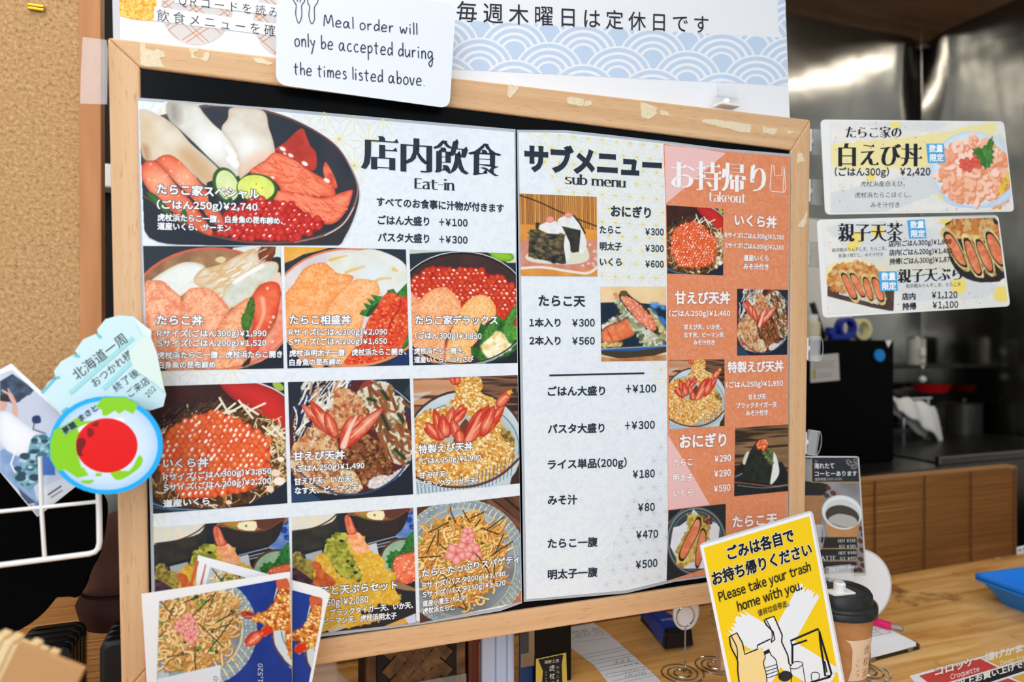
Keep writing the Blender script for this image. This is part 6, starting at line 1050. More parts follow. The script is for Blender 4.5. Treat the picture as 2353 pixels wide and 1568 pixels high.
# bamboo screen at the back edge
def bamboo(nt, b):
    L = nt.links.new; tc = N(nt, 'ShaderNodeTexCoord'); mp = N(nt, 'ShaderNodeMapping'); mp.inputs['Scale'].default_value = (3, 1, 420); n = N(nt, 'ShaderNodeTexNoise'); n.inputs['Scale'].default_value = 1; n.inputs['Detail'].default_value = 5
    r = ramp(nt, [(.3, (136, 88, 38)), (.5, (178, 122, 62)), (.7, (204, 150, 88))]); L(tc.outputs['Object'], mp.inputs[0]); L(mp.outputs[0], n.inputs['Vector']); L(n.outputs['Fac'], r.inputs[0]); L(r.outputs[0], b.inputs['Base Color'])
sc = tag(empty('bamboo_screen', SM(-1.3, 1.052, CT)), 'brown bamboo slat screen standing along the back edge of the counter', 'screen')
def ribbed(name, a0, a1, z0, z1, n, m, parent, y=0, amp=.0016, seed=0):
    V = []; Fq = []; st = 2*n; rs_ = np.random.RandomState(seed)
    for k in range(st+1):
        z = z0+(z1-z0)*k/st; d = -amp*(k % 2)*(.6+.8*rs_.rand())
        V += [(a0, y+d, z), (a1, y+d, z), (a0, y+.008, z), (a1, y+.008, z)]
    V = np.array(V)
    for k in range(st):
        i = 4*k; Fq += [(i, i+1, i+5, i+4), (i+3, i+2, i+6, i+7), (i+1, i+3, i+7, i+5), (i+2, i, i+4, i+6)]
    Fq += [(0, 2, 3, 1), (4*st, 4*st+1, 4*st+3, 4*st+2)]
    return add(name, arr2mesh(name, V, [np.array(Fq)], m), parent)
M_BAM = mat('bamboo', rough=.45, spec=.35, build=bamboo)
ribbed('slats', 0, 2.91, 0, .2, 46, M_BAM, sc)
for k in range(21):
    if k != 9: bobj('stitching', boxb(.1+k*.14, -.0035, .002, .104+k*.14, -.001, .199), mat('dark_thread', (104, 64, 32), rough=.9), sc)
bobj('top_binding', tubeb([(0, .004, .202), (1.5, .004, .203), (2.88, .004, .202), (2.91, .004, .196)], .006, 8), mat('pale_binding', (150, 108, 66), rough=.6), sc, smooth=True)
# coffee cup
cupc = at(1926, 1395, .905); cup = tag(empty('coffee_cup', Matrix.Translation((cupc.x, cupc.y, CT))), 'brown paper coffee cup with black lid and faint white print, behind the yellow sign', 'cup')
HR = cupc.z-CT; RT = .0425; RB = .0295
bobj('body', latheb([(0, .004), (RB-.002, .004), (RB, 0), (RB+.0006, .003), (RT, HR), (RT+.001, HR+.001)], 56), mat('kraft_cup', rough=.6, spec=.25, build=noisy([(.35, (170, 118, 72)), (.65, (186, 134, 86))], 60)), cup, smooth=True)
bobj('lid', latheb([(RT+.001, HR-.004), (RT+.0042, HR-.003), (RT+.0045, HR+.003), (RT+.003, HR+.0055), (RT+.0038, HR+.0075), (RT+.0025, HR+.010), (RT-.001, HR+.012), (RT-.0015, HR+.021), (RT-.004, HR+.025), (RT-.007, HR+.0255), (RT-.009, HR+.0225), (0, HR+.0225)], 64), mat('black_lid', (30, 32, 34), rough=.4, spec=.4), cup, smooth=True)
class Flat:                                          # lettering laid flat in metres, bent round the cup afterwards
    def p(s, x, y): return (x, -y)
    def pa(s, P): P = np.asarray(P, float); return np.stack([P[..., 0], -P[..., 1]], -1)
pr = Print(Flat()); FAD = (222, 196, 166)
pr.poly([(-.004, -.088), (.040, -.088), (.038, -.084), (.036, -.06), (.035, -.04), (.036, -.034), (0, -.034), (.004, -.05), (.004, -.075), (.001, -.084)], FAD, .0002)
for k, ch in enumerate('虎杖浜'): pr.text(ch, .020, -.068+k*.0155, .030, -.068+k*.0155, .0115, (160, 110, 66), b=-.01, z=.0005)
for k, ch in enumerate('こじょう'): pr.text(ch, .010, -.060+k*.007, .0145, -.060+k*.007, .005, (166, 116, 72), b=-.01, z=.0005)
for k, ch in enumerate('たらこ家'): pr.text(ch, .033, -.070+k*.007, .0365, -.070+k*.007, .005, (166, 116, 72), b=-.01, z=.0005)
pr.text('海鮮工房', .004, -.018, .036, -.018, .007, FAD, b=0, z=.0003); pr.text('たらこ家', .008, -.027, .032, -.027, .004, FAD, b=-.01, z=.0003)
V = np.concatenate(pr.V); T = np.concatenate(pr.T); a_ = V[T]; ar = (a_[:, 1, 0]-a_[:, 0, 0])*(a_[:, 2, 1]-a_[:, 0, 1])-(a_[:, 1, 1]-a_[:, 0, 1])*(a_[:, 2, 0]-a_[:, 0, 0]); T[ar < 0] = T[ar < 0][:, ::-1]
# subdivide long spans so the print follows the round wall
def subdiv(V, T, C, mx):
    V, T, C = list(map(tuple, V)), [tuple(t) for t in T], list(map(tuple, C)); out = []
    while T:
        a, b, c = T.pop(); L_ = [(abs(V[i][0]-V[j][0]), i, j, k) for i, j, k in ((a, b, c), (b, c, a), (c, a, b))]; l, i, j, k = max(L_)
        if l <= mx: out.append((a, b, c)); continue
        m = len(V); V.append(tuple((np.array(V[i])+np.array(V[j]))/2)); C.append(C[i]); T += [(i, m, k), (m, j, k)]
    return np.array(V), np.array(out), np.array(C)
V, T, Cc = subdiv(V, T, np.concatenate(pr.C), .006); rr = RB+(RT-RB)*(V[:, 1]+.017)/HR+.0003+V[:, 2]; th = math.radians(-95)+V[:, 0]/(.036)-math.radians(2)
add('printed_logo', arr2mesh('printed_logo', np.stack([rr*np.cos(th), rr*np.sin(th), V[:, 1]+.017], 1), [T], INK, Cc), cup)
# clip standing on the lid, holding the coffee card's foot
lc = tag(empty('sign_clip', Matrix.Translation((cupc.x-.004, cupc.y-.012, cupc.z+.0225)) @ Matrix.Rotation(YAW-.1, 4, 'Z')), 'clear sign clip with white foot standing on the black cup lid', 'clip', 'clear sign clips on the menu board')
bobj('base_plate', boxb(-.017, -.01, 0, .017, .01, .003, .001), M_WPLASTIC, lc); bobj('stem', latheb([(0, .003), (.0075, .003), (.0075, .013), (.006, .0145), (0, .0145)], 20), M_WPLASTIC, lc, smooth=True)
bm = boxb(-.019, -.004, .017, .019, -.0025, .036, .0004); boxb(-.019, .001, .017, .019, .0025, .036, .0004, bm); boxb(-.003, -.003, .0145, .003, .002, .018, 0, bm); bobj('clear_jaw', bm, M_CLIP, lc)
# round white disc behind the cup
DPl = Plane(at(1968, 1346, 1.10), .25); dsc = item('round_sign', DPl, 'white round laminated disc half hidden behind the coffee card and cup', 'sign')
t = np.linspace(0, 2*math.pi, 64, endpoint=False); bobj('laminate_edge', prism(DPl.pa(np.stack([1968+81*np.cos(t), 1346+86*np.sin(t)], 1)), -.001, 0), mat('laminate_film', rough=.2), dsc); bobj('paper', prism(DPl.pa(np.stack([1968+77*np.cos(t), 1346+82*np.sin(t)], 1)), 0, .0004), M_WHITE, dsc)
# memo stands
M_CHR = mat('chrome_wire', (200, 200, 200), rough=.15, metal=1)
def memo(px, py, label, hpx, ring, Z=None):
    b = Pc(px, py); r = tag(empty('memo_stand', Matrix.Translation((b.x, b.y, CT))), label, 'memo stand', 'wire memo stands on the counter')
    P = [(.006*math.cos(a)*(1+a*.235), .006*math.sin(a)*(1+a*.235), .0012+.0006*max(0, 3-a)) for a in np.linspace(0, 2*math.pi*3.05, 90)]
    h = (py-hpx)/F*(b.y); P = [(P[0][0], P[0][1], h)]+[(P[0][0], P[0][1], h*.1)]+P
    bobj('wire_base', tubeb(P, .00115, 6), M_CHR, r, smooth=True)
    if ring: bobj('wire_ring', tubeb([(.006+ring*math.sin(a), -.0015, h+ring-ring*math.cos(a)) for a in np.linspace(0, 2*math.pi*.97, 36)], .00115, 6), M_CHR, r, Matrix.Rotation(.3, 4, 'Z'), smooth=True)
    return r, b, h
r1, b1, h1 = memo(1565, 1549, 'wire memo stand with spiral foot left of the yellow sign, holding a white round card', 1441, .0145)
memo(1642, 1530, 'second wire memo stand, half hidden by the left edge of the yellow sign', 1440, .0145); memo(1990, 1545, 'wire memo stand whose spiral foot peeks out right of the coffee cup', 1425, .0145)
MP = Plane(b1+Vector((.007, -.004, h1+.016)), .3); mc = item('round_card', MP, 'small white round laminated card held in the memo stand ring', 'card'); bobj('laminate_edge', prism([(.022*math.cos(a)+.003, .026*math.sin(a)+.004) for a in t], -.0006, 0), mat('laminate_film', rough=.2), mc, Matrix.Translation((0, 0, -.006))); bobj('paper', prism([(.020*math.cos(a)+.003, .024*math.sin(a)+.004) for a in t], 0, .0004), M_WHITE, mc, Matrix.Translation((0, 0, -.006)))
# receipt strip
class Deck:                                          # the counter top as a drawing plane: pixels -> local metres of an empty lying on it
    def __init__(s, h, o): s.h = h; s.o = o
    def p(s, px, py): a = Pc(px, py, s.h); return (a.x-s.o.x, a.y-s.o.y)
    def pa(s, P):
        P = np.asarray(P, float); z = CT+s.h-CAM.z; d = -z*F/(P[..., 1]-784); return np.stack([(P[..., 0]-1176.5)/F*d-s.o.x, d-s.o.y], -1)
z9 = lambda L: [(1100+x/4.202, 1340+y/4.202) for x, y in L]
o_ = Pc(1430, 1520); rc = tag(empty('receipt', Matrix.Translation((o_.x, o_.y, CT))), 'long white order slip lying on the counter left of the blue scanner', 'receipt'); DK = Deck(.0004, o_)
bobj('paper', prism(DK.pa(z9([(862, 430), (1110, 385), (1260, 500), (1480, 690), (1680, 870), (1850, 1050), (1320, 1050), (1120, 800), (880, 620)])), .0001, .0005), mat('receipt_paper', (226, 228, 232), rough=.6), rc)
pr = Print(DK); g_ = (70, 74, 82)
for k in range(6):
    A = np.array([(925+k*75, 640+k*62), (1340+k*70, 560+k*62)]); 
    if k: pr.line(z9([A[0], A[1], A[1]+(18, 22), A[0]+(18, 30), A[0]]), .7, (120, 124, 130), .0007)
for a, b in (((885, 500), (1200, 460)), ((900, 540), (1240, 495)), ((920, 575), (1290, 530))): pr.line(z9([a, b]), .7, (140, 144, 150), .0007)
for t_, a, b, h in (('4月20日', (1405, 925), (1610, 885), 34), ('いくら 1', (1410, 815), (1590, 785), 30), ('山つぶし 2', (1400, 880), (1600, 845), 30), ('321', (1300, 790), (1470, 755), 26), ('数量 個', (900, 492), (1160, 455), 24), ('合計 円', (920, 530), (1200, 490), 24)):
    p0, p1 = z9([a, b]); pr.text(t_, *p0, *p1, h/4.2, g_, b=-.012, z=.0007)
pr.make('printed_lines', rc)
# barcode scanner
o_ = Pc(1538, 1474); sn_ = tag(empty('barcode_scanner', Matrix.Translation((o_.x, o_.y, CT)) @ Matrix.Rotation(-1.3, 4, 'Z')), 'blue and black handheld barcode scanner lying on the counter under the board', 'scanner')
def blockloft(name, secs, m, parent):
    bm = bmesh.new(); R_ = []
    for x, w_, z0, z1 in secs: R_.append([bm.verts.new(p) for p in ((x, -w_, z0), (x, w_, z0), (x, w_*.86, z1), (x, -w_*.86, z1))])
    for A, B in zip(R_, R_[1:]):
        for j in range(4): bm.faces.new((A[j], B[j], B[(j+1) % 4], A[(j+1) % 4]))
    bm.faces.new(R_[0]); bm.faces.new(R_[-1][::-1]); bmesh.ops.recalc_face_normals(bm, faces=bm.faces); bmesh.ops.bevel(bm, geom=bm.edges[:], offset=.002, segments=2, affect='EDGES'); return bobj(name, bm, m, parent, smooth=True)
blockloft('blue_housing', [(-.085, .011, .008, .026), (-.05, .014, .008, .032), (-.015, .020, .006, .034), (.024, .025, .004, .032)], mat('blue_plastic', (10, 62, 160), rough=.35), sn_); blockloft('black_nose', [(.022, .0252, .003, .0325), (.033, .0255, .003, .030)], mat('black_plastic', (18, 19, 22), rough=.4), sn_); blockloft('black_underside', [(-.087, .0095, 0, .0085), (-.02, .016, 0, .0075), (.022, .019, 0, .005)], mat('black_plastic', rough=.4), sn_)
pr = Print(Flat()); pr.text('socket', -.013, -.003, .013, -.003, .0068, (206, 224, 244), b=.02, z=.0002); pr.text('mobile', 0, .0035, .013, .0035, .0038, (206, 224, 244), b=.0, z=.0002); o = pr.make('brand_lettering', sn_); o.matrix_local = Matrix.Translation((.002, 0, .0338)) @ Matrix.Rotation(math.radians(90), 4, 'Z')
# black bill holder, folders, clipboard, basket (standing behind the board's bottom rail)
def standbox(name, label, cat, px0, px1, b, d, ptop, m, part='body', bev=.0015, lean=0):
    a0, _ = SE(px0, 1500, b); a1, _ = SE(px1, 1500, b); r = tag(empty(name, SM((a0+a1)/2, b, CT) @ Matrix.Rotation(lean, 4, 'Y')), label, cat); w_ = (a1-a0)/2
    _, zt = SE((px0+px1)/2, ptop, b); bobj(part, boxb(-w_, 0, 0, w_, d, zt-CT, bev), m, r); return r, w_, zt-CT
bh, w_, h_ = standbox('bill_holder', 'black upright box with gold and black shop label, behind the bottom rail', 'box', 1230, 1313, .885, .06, 1400, mat('black_matte', (12, 11, 11), rough=.45, spec=.2))
BH = Plane(sw(0, .884, 0)+Vector((0, 0, CT)), YAW); pr = Print(BH); pr.poly(z9([(551, 735), (843, 673), (856, 1080), (550, 1080)]), (206, 182, 84), .0004); pr.poly(z9([(575, 745), (815, 690), (800, 790), (812, 1080), (600, 1080), (618, 850)]), (34, 36, 34), .0006, )
for t_, a, b, h in (('海鮮工房', (632, 782), (772, 765), 34), ('虎', (680, 852), (732, 848), 60), ('杖', (682, 930), (732, 926), 58), ('浜', (684, 1008), (732, 1004), 58)): p0, p1 = z9([a, b]); pr.text(t_, *p0, *p1, h/4.2, (236, 236, 230), b=-.004, z=.0009)
for k, ch in enumerate('たらこ家'): p0, p1 = z9([(748, 830+k*44), (775, 827+k*44)]); pr.text(ch, *p0, *p1, 7, (230, 230, 226), b=-.01, z=.0009)
for k, ch in enumerate('こじょう'): p0, p1 = z9([(640, 868+k*30), (656, 866+k*30)]); pr.text(ch, *p0, *p1, 4.5, (230, 230, 226), b=-.01, z=.0009)
for a in (580, 625, 670, 715, 760): pr.line(z9([(a, 742-(a-580)*.22), (a+32, 735-(a-580)*.22)]), 2, (30, 30, 28), .0008)
om = pr.make('gold_label', bh); om.matrix_parent_inverse = bh.matrix_basis.inverted() @ BH.M
cbd, w_, h_ = standbox('clipboard', 'blue-backed clipboard with steel spring clip standing beside the black box', 'clipboard', 1195, 1236, .895, .006, 1400, mat('navy_board', (22, 56, 104), rough=.5), 'board')
M_STL = mat('dull_steel', (150, 148, 142), rough=.35, metal=1)
bobj('clip_plate', boxb(-w_-.002, -.010, .03, w_*.35, -.006, h_-.01, .001), M_STL, cbd); bobj('grip_pad', boxb(-w_-.004, -.012, .05, -w_*.35, -.0095, h_-.01, .0008), mat('dark_grip', (64, 64, 66), rough=.6), cbd); bobj('spring', tubeb([(w_*.45+.0022*math.cos(a*6.283), -.006+.0022*math.sin(a*6.283), .045+a*.0016) for a in np.linspace(0, 30, 240)], .0005, 4), M_CHR, cbd)
M_FOLD = mat('pale_blue_folder', (196, 208, 236), rough=.4)
for k, (p0, p1, lab) in enumerate(((1168, 1183, 'pale blue document folder next to the steel clip'), (1142, 1166, 'pale blue document folder, middle of three behind the rail'), (1108, 1140, 'pale blue document folder nearest the dark red wallet'))): standbox('document_folder', lab, 'folder', p0, p1, .90+.004*k, .012, 1420, M_FOLD, 'cover', .003)[0]['group'] = 'folders behind the bottom rail'
standbox('red_wallet', 'dark red glossy wallet standing right of the woven basket', 'wallet', 1074, 1104, .905, .02, 1430, mat('dark_red_gloss', (86, 12, 18), rough=.2, coat=.6), 'body', .006)
a0, _ = SE(842, 1500, .89); a1, _ = SE(1068, 1500, .89); bk = tag(empty('woven_basket', SM((a0+a1)/2, .89, CT)), 'dark brown woven bamboo basket behind the bottom rail, banded with clear tape', 'basket'); w_ = (a1-a0)/2; bh_ = .115
def basketwood(nt, b): noisy([(.3, (44, 28, 18)), (.55, (86, 58, 36)), (.75, (128, 96, 62))], 1, (40, 40, 40), 4)(nt, b)
M_BW = mat('dark_bamboo_strip', rough=.45, build=noisy([(.3, (56, 36, 22)), (.5, (92, 64, 40)), (.7, (124, 92, 58))], 45, (1, 1, 1), 6)); bobj('inner_box', boxb(-w_+.003, .004, 0, w_-.003, .10, bh_-.004), mat('dark_interior', (40, 28, 20), rough=.8), bk)
rs = np.random.RandomState(3); sw_ = .017
def strips(sgn):
    bm = bmesh.new(); k = -12
    while k < 22:
        for j in range(-10, 14):
            if (k+j) % 2 == (0 if sgn > 0 else 1): continue
            c = np.array((-w_+(k+j)*sw_*.72, (k-j)*sw_*.72 if sgn > 0 else (k-j)*sw_*.72)); u = np.array((.7071, .7071*sgn)); v = np.array((-u[1], u[0])); L_ = sw_*.95; P = [c+u*L_+v*sw_*.45, c-u*L_+v*sw_*.45, c-u*L_-v*sw_*.45, c+u*L_-v*sw_*.45]
            if all(-w_+.008 <= p[0] <= w_-.008 and .002 <= p[1] <= bh_-.002 for p in P): fs = [bm.verts.new((p[0], -.0015*(1 if sgn > 0 else .4), p[1])) for p in P]; f = bm.faces.new(fs)
        k += 1
    r = bmesh.ops.extrude_face_region(bm, geom=bm.faces[:]); bmesh.ops.translate(bm, verts=[g for g in r['geom'] if isinstance(g, bmesh.types.BMVert)], vec=(0, .002, 0)); return bm
bobj('weave', strips(1), M_BW, bk); bobj('weave', strips(-1), M_BW, bk)
for x in (-w_, w_-.012): bobj('corner_post', boxb(x, -.003, 0, x+.012, .012, bh_, .001), M_BW, bk)
bobj('tape_band', boxb(-w_-.001, -.0045, .012, w_+.001, -.0042, .036), mat('clear_band_film', (250, 250, 252), rough=.1, alpha=.1, spec=.9), bk)
def wrap(name, label, p, r, sc_, seed, cat='plastic wrap'):
    bm = bmesh.new(); bmesh.ops.create_icosphere(bm, subdivisions=4, radius=r); q = np.random.RandomState(seed).randn(6, 3)*130
    for v in bm.verts:
        d = sum(math.sin(v.co.dot(Vector(k))) for k in q)*.07; v.co *= 1+d; v.co = Vector((v.co.x*sc_[0], v.co.y*sc_[1], v.co.z*sc_[2]))
    zm = min(v.co.z for v in bm.verts); e = tag(empty(name, Matrix.Translation((p.x, p.y, CT-zm))), label, cat); bobj('film', bm, mat('crinkled_film', (240, 240, 240), rough=.1, alpha=.22, spec=.9), e, smooth=True)
wrap('plastic_bag', 'crumpled clear plastic bag left of the woven basket', sw(SE(752, 1540, .88)[0], .90, 0), .03, (1.0, .5, 1.35), 4, 'bag'); wrap('plastic_wrap', 'crumpled clear plastic wrap between the two rows of black trays', sw(SE(213, 1520, .9)[0], .955, 0), .02, (.8, .5, 1.6), 5)
# upright black trays
M_TRAY = mat('black_tray', (5, 6, 9), rough=.3, spec=.35)
def tray_at(a, b, label):
    r = tag(empty('black_tray', SM(a, b, CT)), label, 'tray', 'black trays standing on edge'); bm = prism(rrect(-.0288, 0, .0288, 1.126-CT, .009), -.0045, .0045, .0014); bobj('tray', bm, M_TRAY, r, Matrix.Rotation(math.pi/2, 4, 'X'), smooth=True); bm = prism(rrect(-.024, .006, .024, 1.12-CT, .007), .0045, .0052); bobj('inset_face', bm, mat('black_tray_face', (7, 10, 17), rough=.3, spec=.3), r, Matrix.Rotation(math.pi/2, 4, 'X')); return r
for k in range(5): tray_at(-.2155, .848+.0155*k, ('front black tray of the left row, above the pale chopsticks', 'second black tray from the front of the left row', 'third, middle black tray of the left row', 'fourth black tray from the front of the left row', 'rearmost black tray of the left row, before the bamboo')[k])
for k in range(4): tray_at(-.131, .848+.0155*k, ('front black tray of the right row, tucked behind the board frame', 'second black tray of the right row by the board frame', 'third black tray of the right row by the board frame', 'rearmost black tray of the right row by the board frame')[k])
# chopsticks and paper sleeve in the near corner
WP = Plane(at(55, 1545, .47), .1, 0, .42); cs = item('chopstick_bundle', WP, 'blurred bundle of pale wooden chopsticks at the near left corner', 'chopsticks'); M_PALE = mat('pale_wood', rough=.6, build=noisy([(.35, (226, 196, 144)), (.65, (240, 214, 166))], 30, (60, 2, 20)))
for k in range(6): bobj('chopstick_pair', boxb(-.028+k*.0068, -.12, -.012-.003*(k % 2), -.0218+k*.0068, .016-.001*(k % 3), 0, .0008), M_PALE, cs)
bobj('front_stick', boxb(-.034, -.12, -.016, -.029, .006, -.008, .0008), M_PALE, cs)
WP2 = Plane(at(120, 1560, .455), .1, 0, .44); ks = item('paper_sleeve', WP2, 'blurred kraft paper sleeve leaning on the chopsticks at the near left corner', 'paper sleeve'); bobj('sleeve', boxb(-.03, -.13, -.004, .016, .0135, 0, .0006), mat('kraft_paper', (190, 142, 92), rough=.7), ks)
# wire rack, black bag, brown cushion
RP = Plane(CAM+e2*.775, YAW); rk = item('wire_rack', RP, 'white coated wire rack in front of the dark bag, below the round badge', 'rack'); M_WW = mat('white_coated_wire', (236, 236, 236), rough=.3)
def wl(L, r, name): bobj(name, tubeb([(*RP.p(x, y), 0) for x, y in L], r, 10), M_WW, rk, smooth=True)
wl([(-120, 1315), (0, 1299), (120, 1284), (205, 1273), (218, 1269), (226, 1260), (229, 1246), (228, 1180), (224, 1050), (222, 980)], .0027, 'outer_wire'); wl([(-120, 1193), (0, 1176), (120, 1164), (225, 1153)], .0019, 'cross_wire'); wl([(92, 1050), (96, 1180), (103, 1285)], .0019, 'upright_wire'); wl([(-60, 1050), (-50, 1180), (-45, 1300)], .0019, 'upright_wire')
x, y = RP.p(228, 1100); o = RP.M @ Vector((-.2, y, 0)); 
BG = Plane(CAM+e2*.83, YAW); bg = item('black_bag', BG, 'large black dark bag hanging behind the white wire rack', 'bag'); BGo = spl([(-200, 1040), (60, 1060), (170, 1100), (232, 1150), (236, 1200), (222, 1281), (200, 1325), (178, 1376), (131, 1366), (110, 1400), (50, 1446), (-60, 1490), (-200, 1500)], 4)
bobj('body', prism(BG.pa(BGo), -.024, 0, .003), mat('black_cloth', (4, 4, 5), rough=.9, spec=.05), bg)
a0, z0 = SE(248, 1290, .985); cu_ = tag(empty('brown_cushion', SM(a0+.02, .99, z0)), 'smooth brown round cushion glimpsed between the bag and the board frame', 'cushion'); bm = bmesh.new(); bmesh.ops.create_uvsphere(bm, u_segments=32, v_segments=20, radius=1); bmesh.ops.scale(bm, vec=(.06, .04, .062), verts=bm.verts); bobj('cover', bm, mat('brown_leather', (112, 76, 66), rough=.5), cu_, smooth=True); bobj('red_base', latheb([(0, -.075), (.05, -.075), (.056, -.05), (.05, -.036), (0, -.036)], 32), mat('dark_red_cloth', (60, 18, 16), rough=.7), cu_, smooth=True)
# right end of the counter: papers, pen, laminated croquette menu, tray
CTP = lambda L: [(1820+x/2.861, 1020+y/2.861) for x, y in L]
o_ = Pc(2010, 1470); pad = tag(empty('order_pad', Matrix.Translation((o_.x, o_.y, CT))), 'black clipboard with a thick pad of white order sheets, right of the cup', 'clipboard'); D0 = Deck(0, o_); D1 = Deck(.012, o_)
bobj('board', prism(D0.pa(CTP([(360, 1290), (560, 1220), (838, 1355), (470, 1450)])), 0, .006, .001), mat('black_plastic', rough=.4), pad); bobj('metal_corner', prism(D0.pa(CTP([(750, 1335), (800, 1318), (842, 1350), (760, 1378)])), .0, .0066), M_STL, pad); bobj('metal_corner', prism(D0.pa(CTP([(460, 1425), (545, 1415), (550, 1435), (462, 1456)])), .0, .0066), M_STL, pad)
bobj('paper_pad', prism(D1.pa(CTP([(380, 1260), (540, 1172), (815, 1308), (460, 1400)])), .006, .0125), M_WHITE, pad)
pr = Print(D1)
for a, b in (((480, 1235), (600, 1215)), ((500, 1275), (650, 1245)), ((600, 1215), (650, 1245)), ((540, 1225), (590, 1255)), ((420, 1270), (560, 1245))): pr.line(CTP([a, b]), .8, (120, 126, 140), .0128)
pr.make('printed_lines', pad)
A, B, C_ = Pc(1998, 1425, .02), Pc(2048, 1440, .018), Pc(2076, 1447, .017); pen = tag(empty('highlighter_pen', Matrix.Translation(A)), 'hot pink pen with clear cap lying on the order pad', 'pen'); bobj('barrel', tubeb([(0, 0, 0), B-A], .0062, 14), mat('hot_pink', (240, 20, 110), rough=.3), pen, smooth=True); bobj('clear_cap', tubeb([B-A, (C_-A)*.97, C_-A], [.0058, .0045, .002], 14), mat('smoky_cap', (190, 184, 176), rough=.1, trans=.6), pen, smooth=True)
o_ = Pc(2250, 1530); cm = tag(empty('croquette_menu', Matrix.Translation((o_.x, o_.y, CT))), 'red and yellow laminated croquette menu lying flat at the lower right', 'menu'); DM = Deck(.0006, o_)
bobj('laminate', prism(DM.pa(CTP([(772, 1527), (1240, 1402), (1700, 1275), (1900, 1500), (1400, 1740), (900, 1680)])), .0, .0007), M_WHITE, cm); pr = Print(DM); RD = (206, 72, 66)
pr.poly(CTP([(835, 1528), (1238, 1416), (1352, 1474), (930, 1600)]), RD, .0010); pr.poly(CTP([(1250, 1412), (1700, 1290), (1800, 1340), (1366, 1468)]), (226, 178, 76), .0010); pr.poly(CTP([(1010, 1590), (1600, 1410), (1640, 1460), (1060, 1650)]), (40, 38, 40), .0012); pr.poly(CTP([(1080, 1660), (1420, 1545), (1560, 1600), (1200, 1740)]), RD, .0010); pr.poly(CTP([(1440, 1540), (1800, 1420), (1850, 1500), (1580, 1600)]), (226, 178, 76), .0010)
for t_, a, b, h, sf in (('コロッケ', (940, 1535), (1200, 1460), 58, 0), ('Croquette', (1042, 1556), (1232, 1500), 34, 0), ('揚げかまぼこ', (1265, 1440), (1640, 1335), 52, 0), ('Deep-fried', (1370, 1464), (1560, 1412), 30, 0), ('以上お買い上げで1個', (1090, 1608), (1600, 1452), 44, 0)):
    p0, p1 = CTP([a, b]); pr.text(t_, *p0, *p1, h/2.861, (250, 246, 240), b=.035 if ord(t_[0]) > 127 else .01, z=.0016, out=(120, 40, 36) if t_ == 'コロッケ' else None, ow=.03)
pr.make('lettering', cm)
o_ = Pc(2420, 1400); bt = tag(empty('blue_tray', Matrix.Translation((o_.x, o_.y, CT)) @ Matrix.Rotation(YAW-.08, 4, 'Z')), 'bright blue plastic tray entering at the right edge of the counter', 'tray'); M_BL = mat('bright_blue_plastic', (12, 126, 226), rough=.3, spec=.5)
def trayb(z):
    bm = bmesh.new(); R_ = []
    for sx, sy, zz in ((.066, .05, 0), (.094, .074, .042), (.098, .078, .042), (.098, .078, .038), (.092, .071, .036), (.068, .052, -.0)): R_.append([bm.verts.new((x, y, zz+z)) for x, y in rrect(-sx, -sy, sx, sy, .014, 4)])
    for A, B in zip(R_[:2], R_[1:3]):
        for j in range(len(A)): bm.faces.new((A[j], A[(j+1) % len(A)], B[(j+1) % len(A)], B[j]))
    for A, B in ((R_[2], R_[3]), (R_[3], R_[4])):
        for j in range(len(A)): bm.faces.new((A[j], A[(j+1) % len(A)], B[(j+1) % len(A)], B[j]))
    bm.faces.new(R_[0]); return bm
bobj('tray', trayb(.006), M_BL, bt, smooth=True); bobj('nested_tray', trayb(0.0), M_BL, bt, smooth=True)
P0 = [Pc(*q, .002) for q in CTP([(1060, 757), (1150, 735), (1320, 728), (1540, 672), (1700, 640)])]; e = tag(empty('paper_strip', Matrix.Translation((P0[0].x, P0[0].y, CT))), 'thin white strip with dark print lying along the back of the counter', 'strip')
bobj('white_cord', tubeb([p-Vector((P0[0].x, P0[0].y, CT)) for p in P0], .0022, 8), M_WPLASTIC, e, smooth=True); DS = Deck(.001, Vector((P0[0].x, P0[0].y, 0))); bobj('printed_slip', prism(DS.pa(CTP([(1310, 730), (1560, 660), (1600, 700), (1340, 752)])), .0, .001), M_WHITE, e); pr = Print(DS)
for k in range(7): x = 1340+k*30; pr.line(CTP([(x, 735-k*7), (x+14, 733-k*7)]), 4, (60, 62, 70), .0015)
pr.make('print', e)
# ---------------------------------------------------------------- kitchen behind the counter, shell of the room
def steel(nt, b):
    L = nt.links.new; tc = N(nt, 'ShaderNodeTexCoord'); n = N(nt, 'ShaderNodeTexNoise'); n.inputs['Scale'].default_value = 2.2; n.inputs['Detail'].default_value = 3; r = ramp(nt, [(.35, (112, 111, 107)), (.65, (146, 144, 139))]); bp = N(nt, 'ShaderNodeBump'); bp.inputs['Strength'].default_value = .12; bp.inputs['Distance'].default_value = .05
    L(tc.outputs['Object'], n.inputs['Vector']); L(n.outputs['Fac'], r.inputs[0]); L(r.outputs[0], b.inputs['Base Color']); L(n.outputs['Fac'], bp.inputs['Height']); L(bp.outputs[0], b.inputs['Normal'])
M_SW = mat('brushed_steel_wall', rough=.13, metal=1, build=steel)
def struct(name, bm, m, mtx=None): o = bobj(name, bm, m, None, mtx); o['kind'] = 'structure'; return o
R0 = SM(0, 0, 0); CZ = 2.57; A1 = 2.368; B1 = 1.892
def cove(u, z, ph): return .10*max(0, z-1.9)**2+.010*math.sin(2.6*u+ph)*min(1, z/2)+.003*math.sin(6*u+2*z+ph)
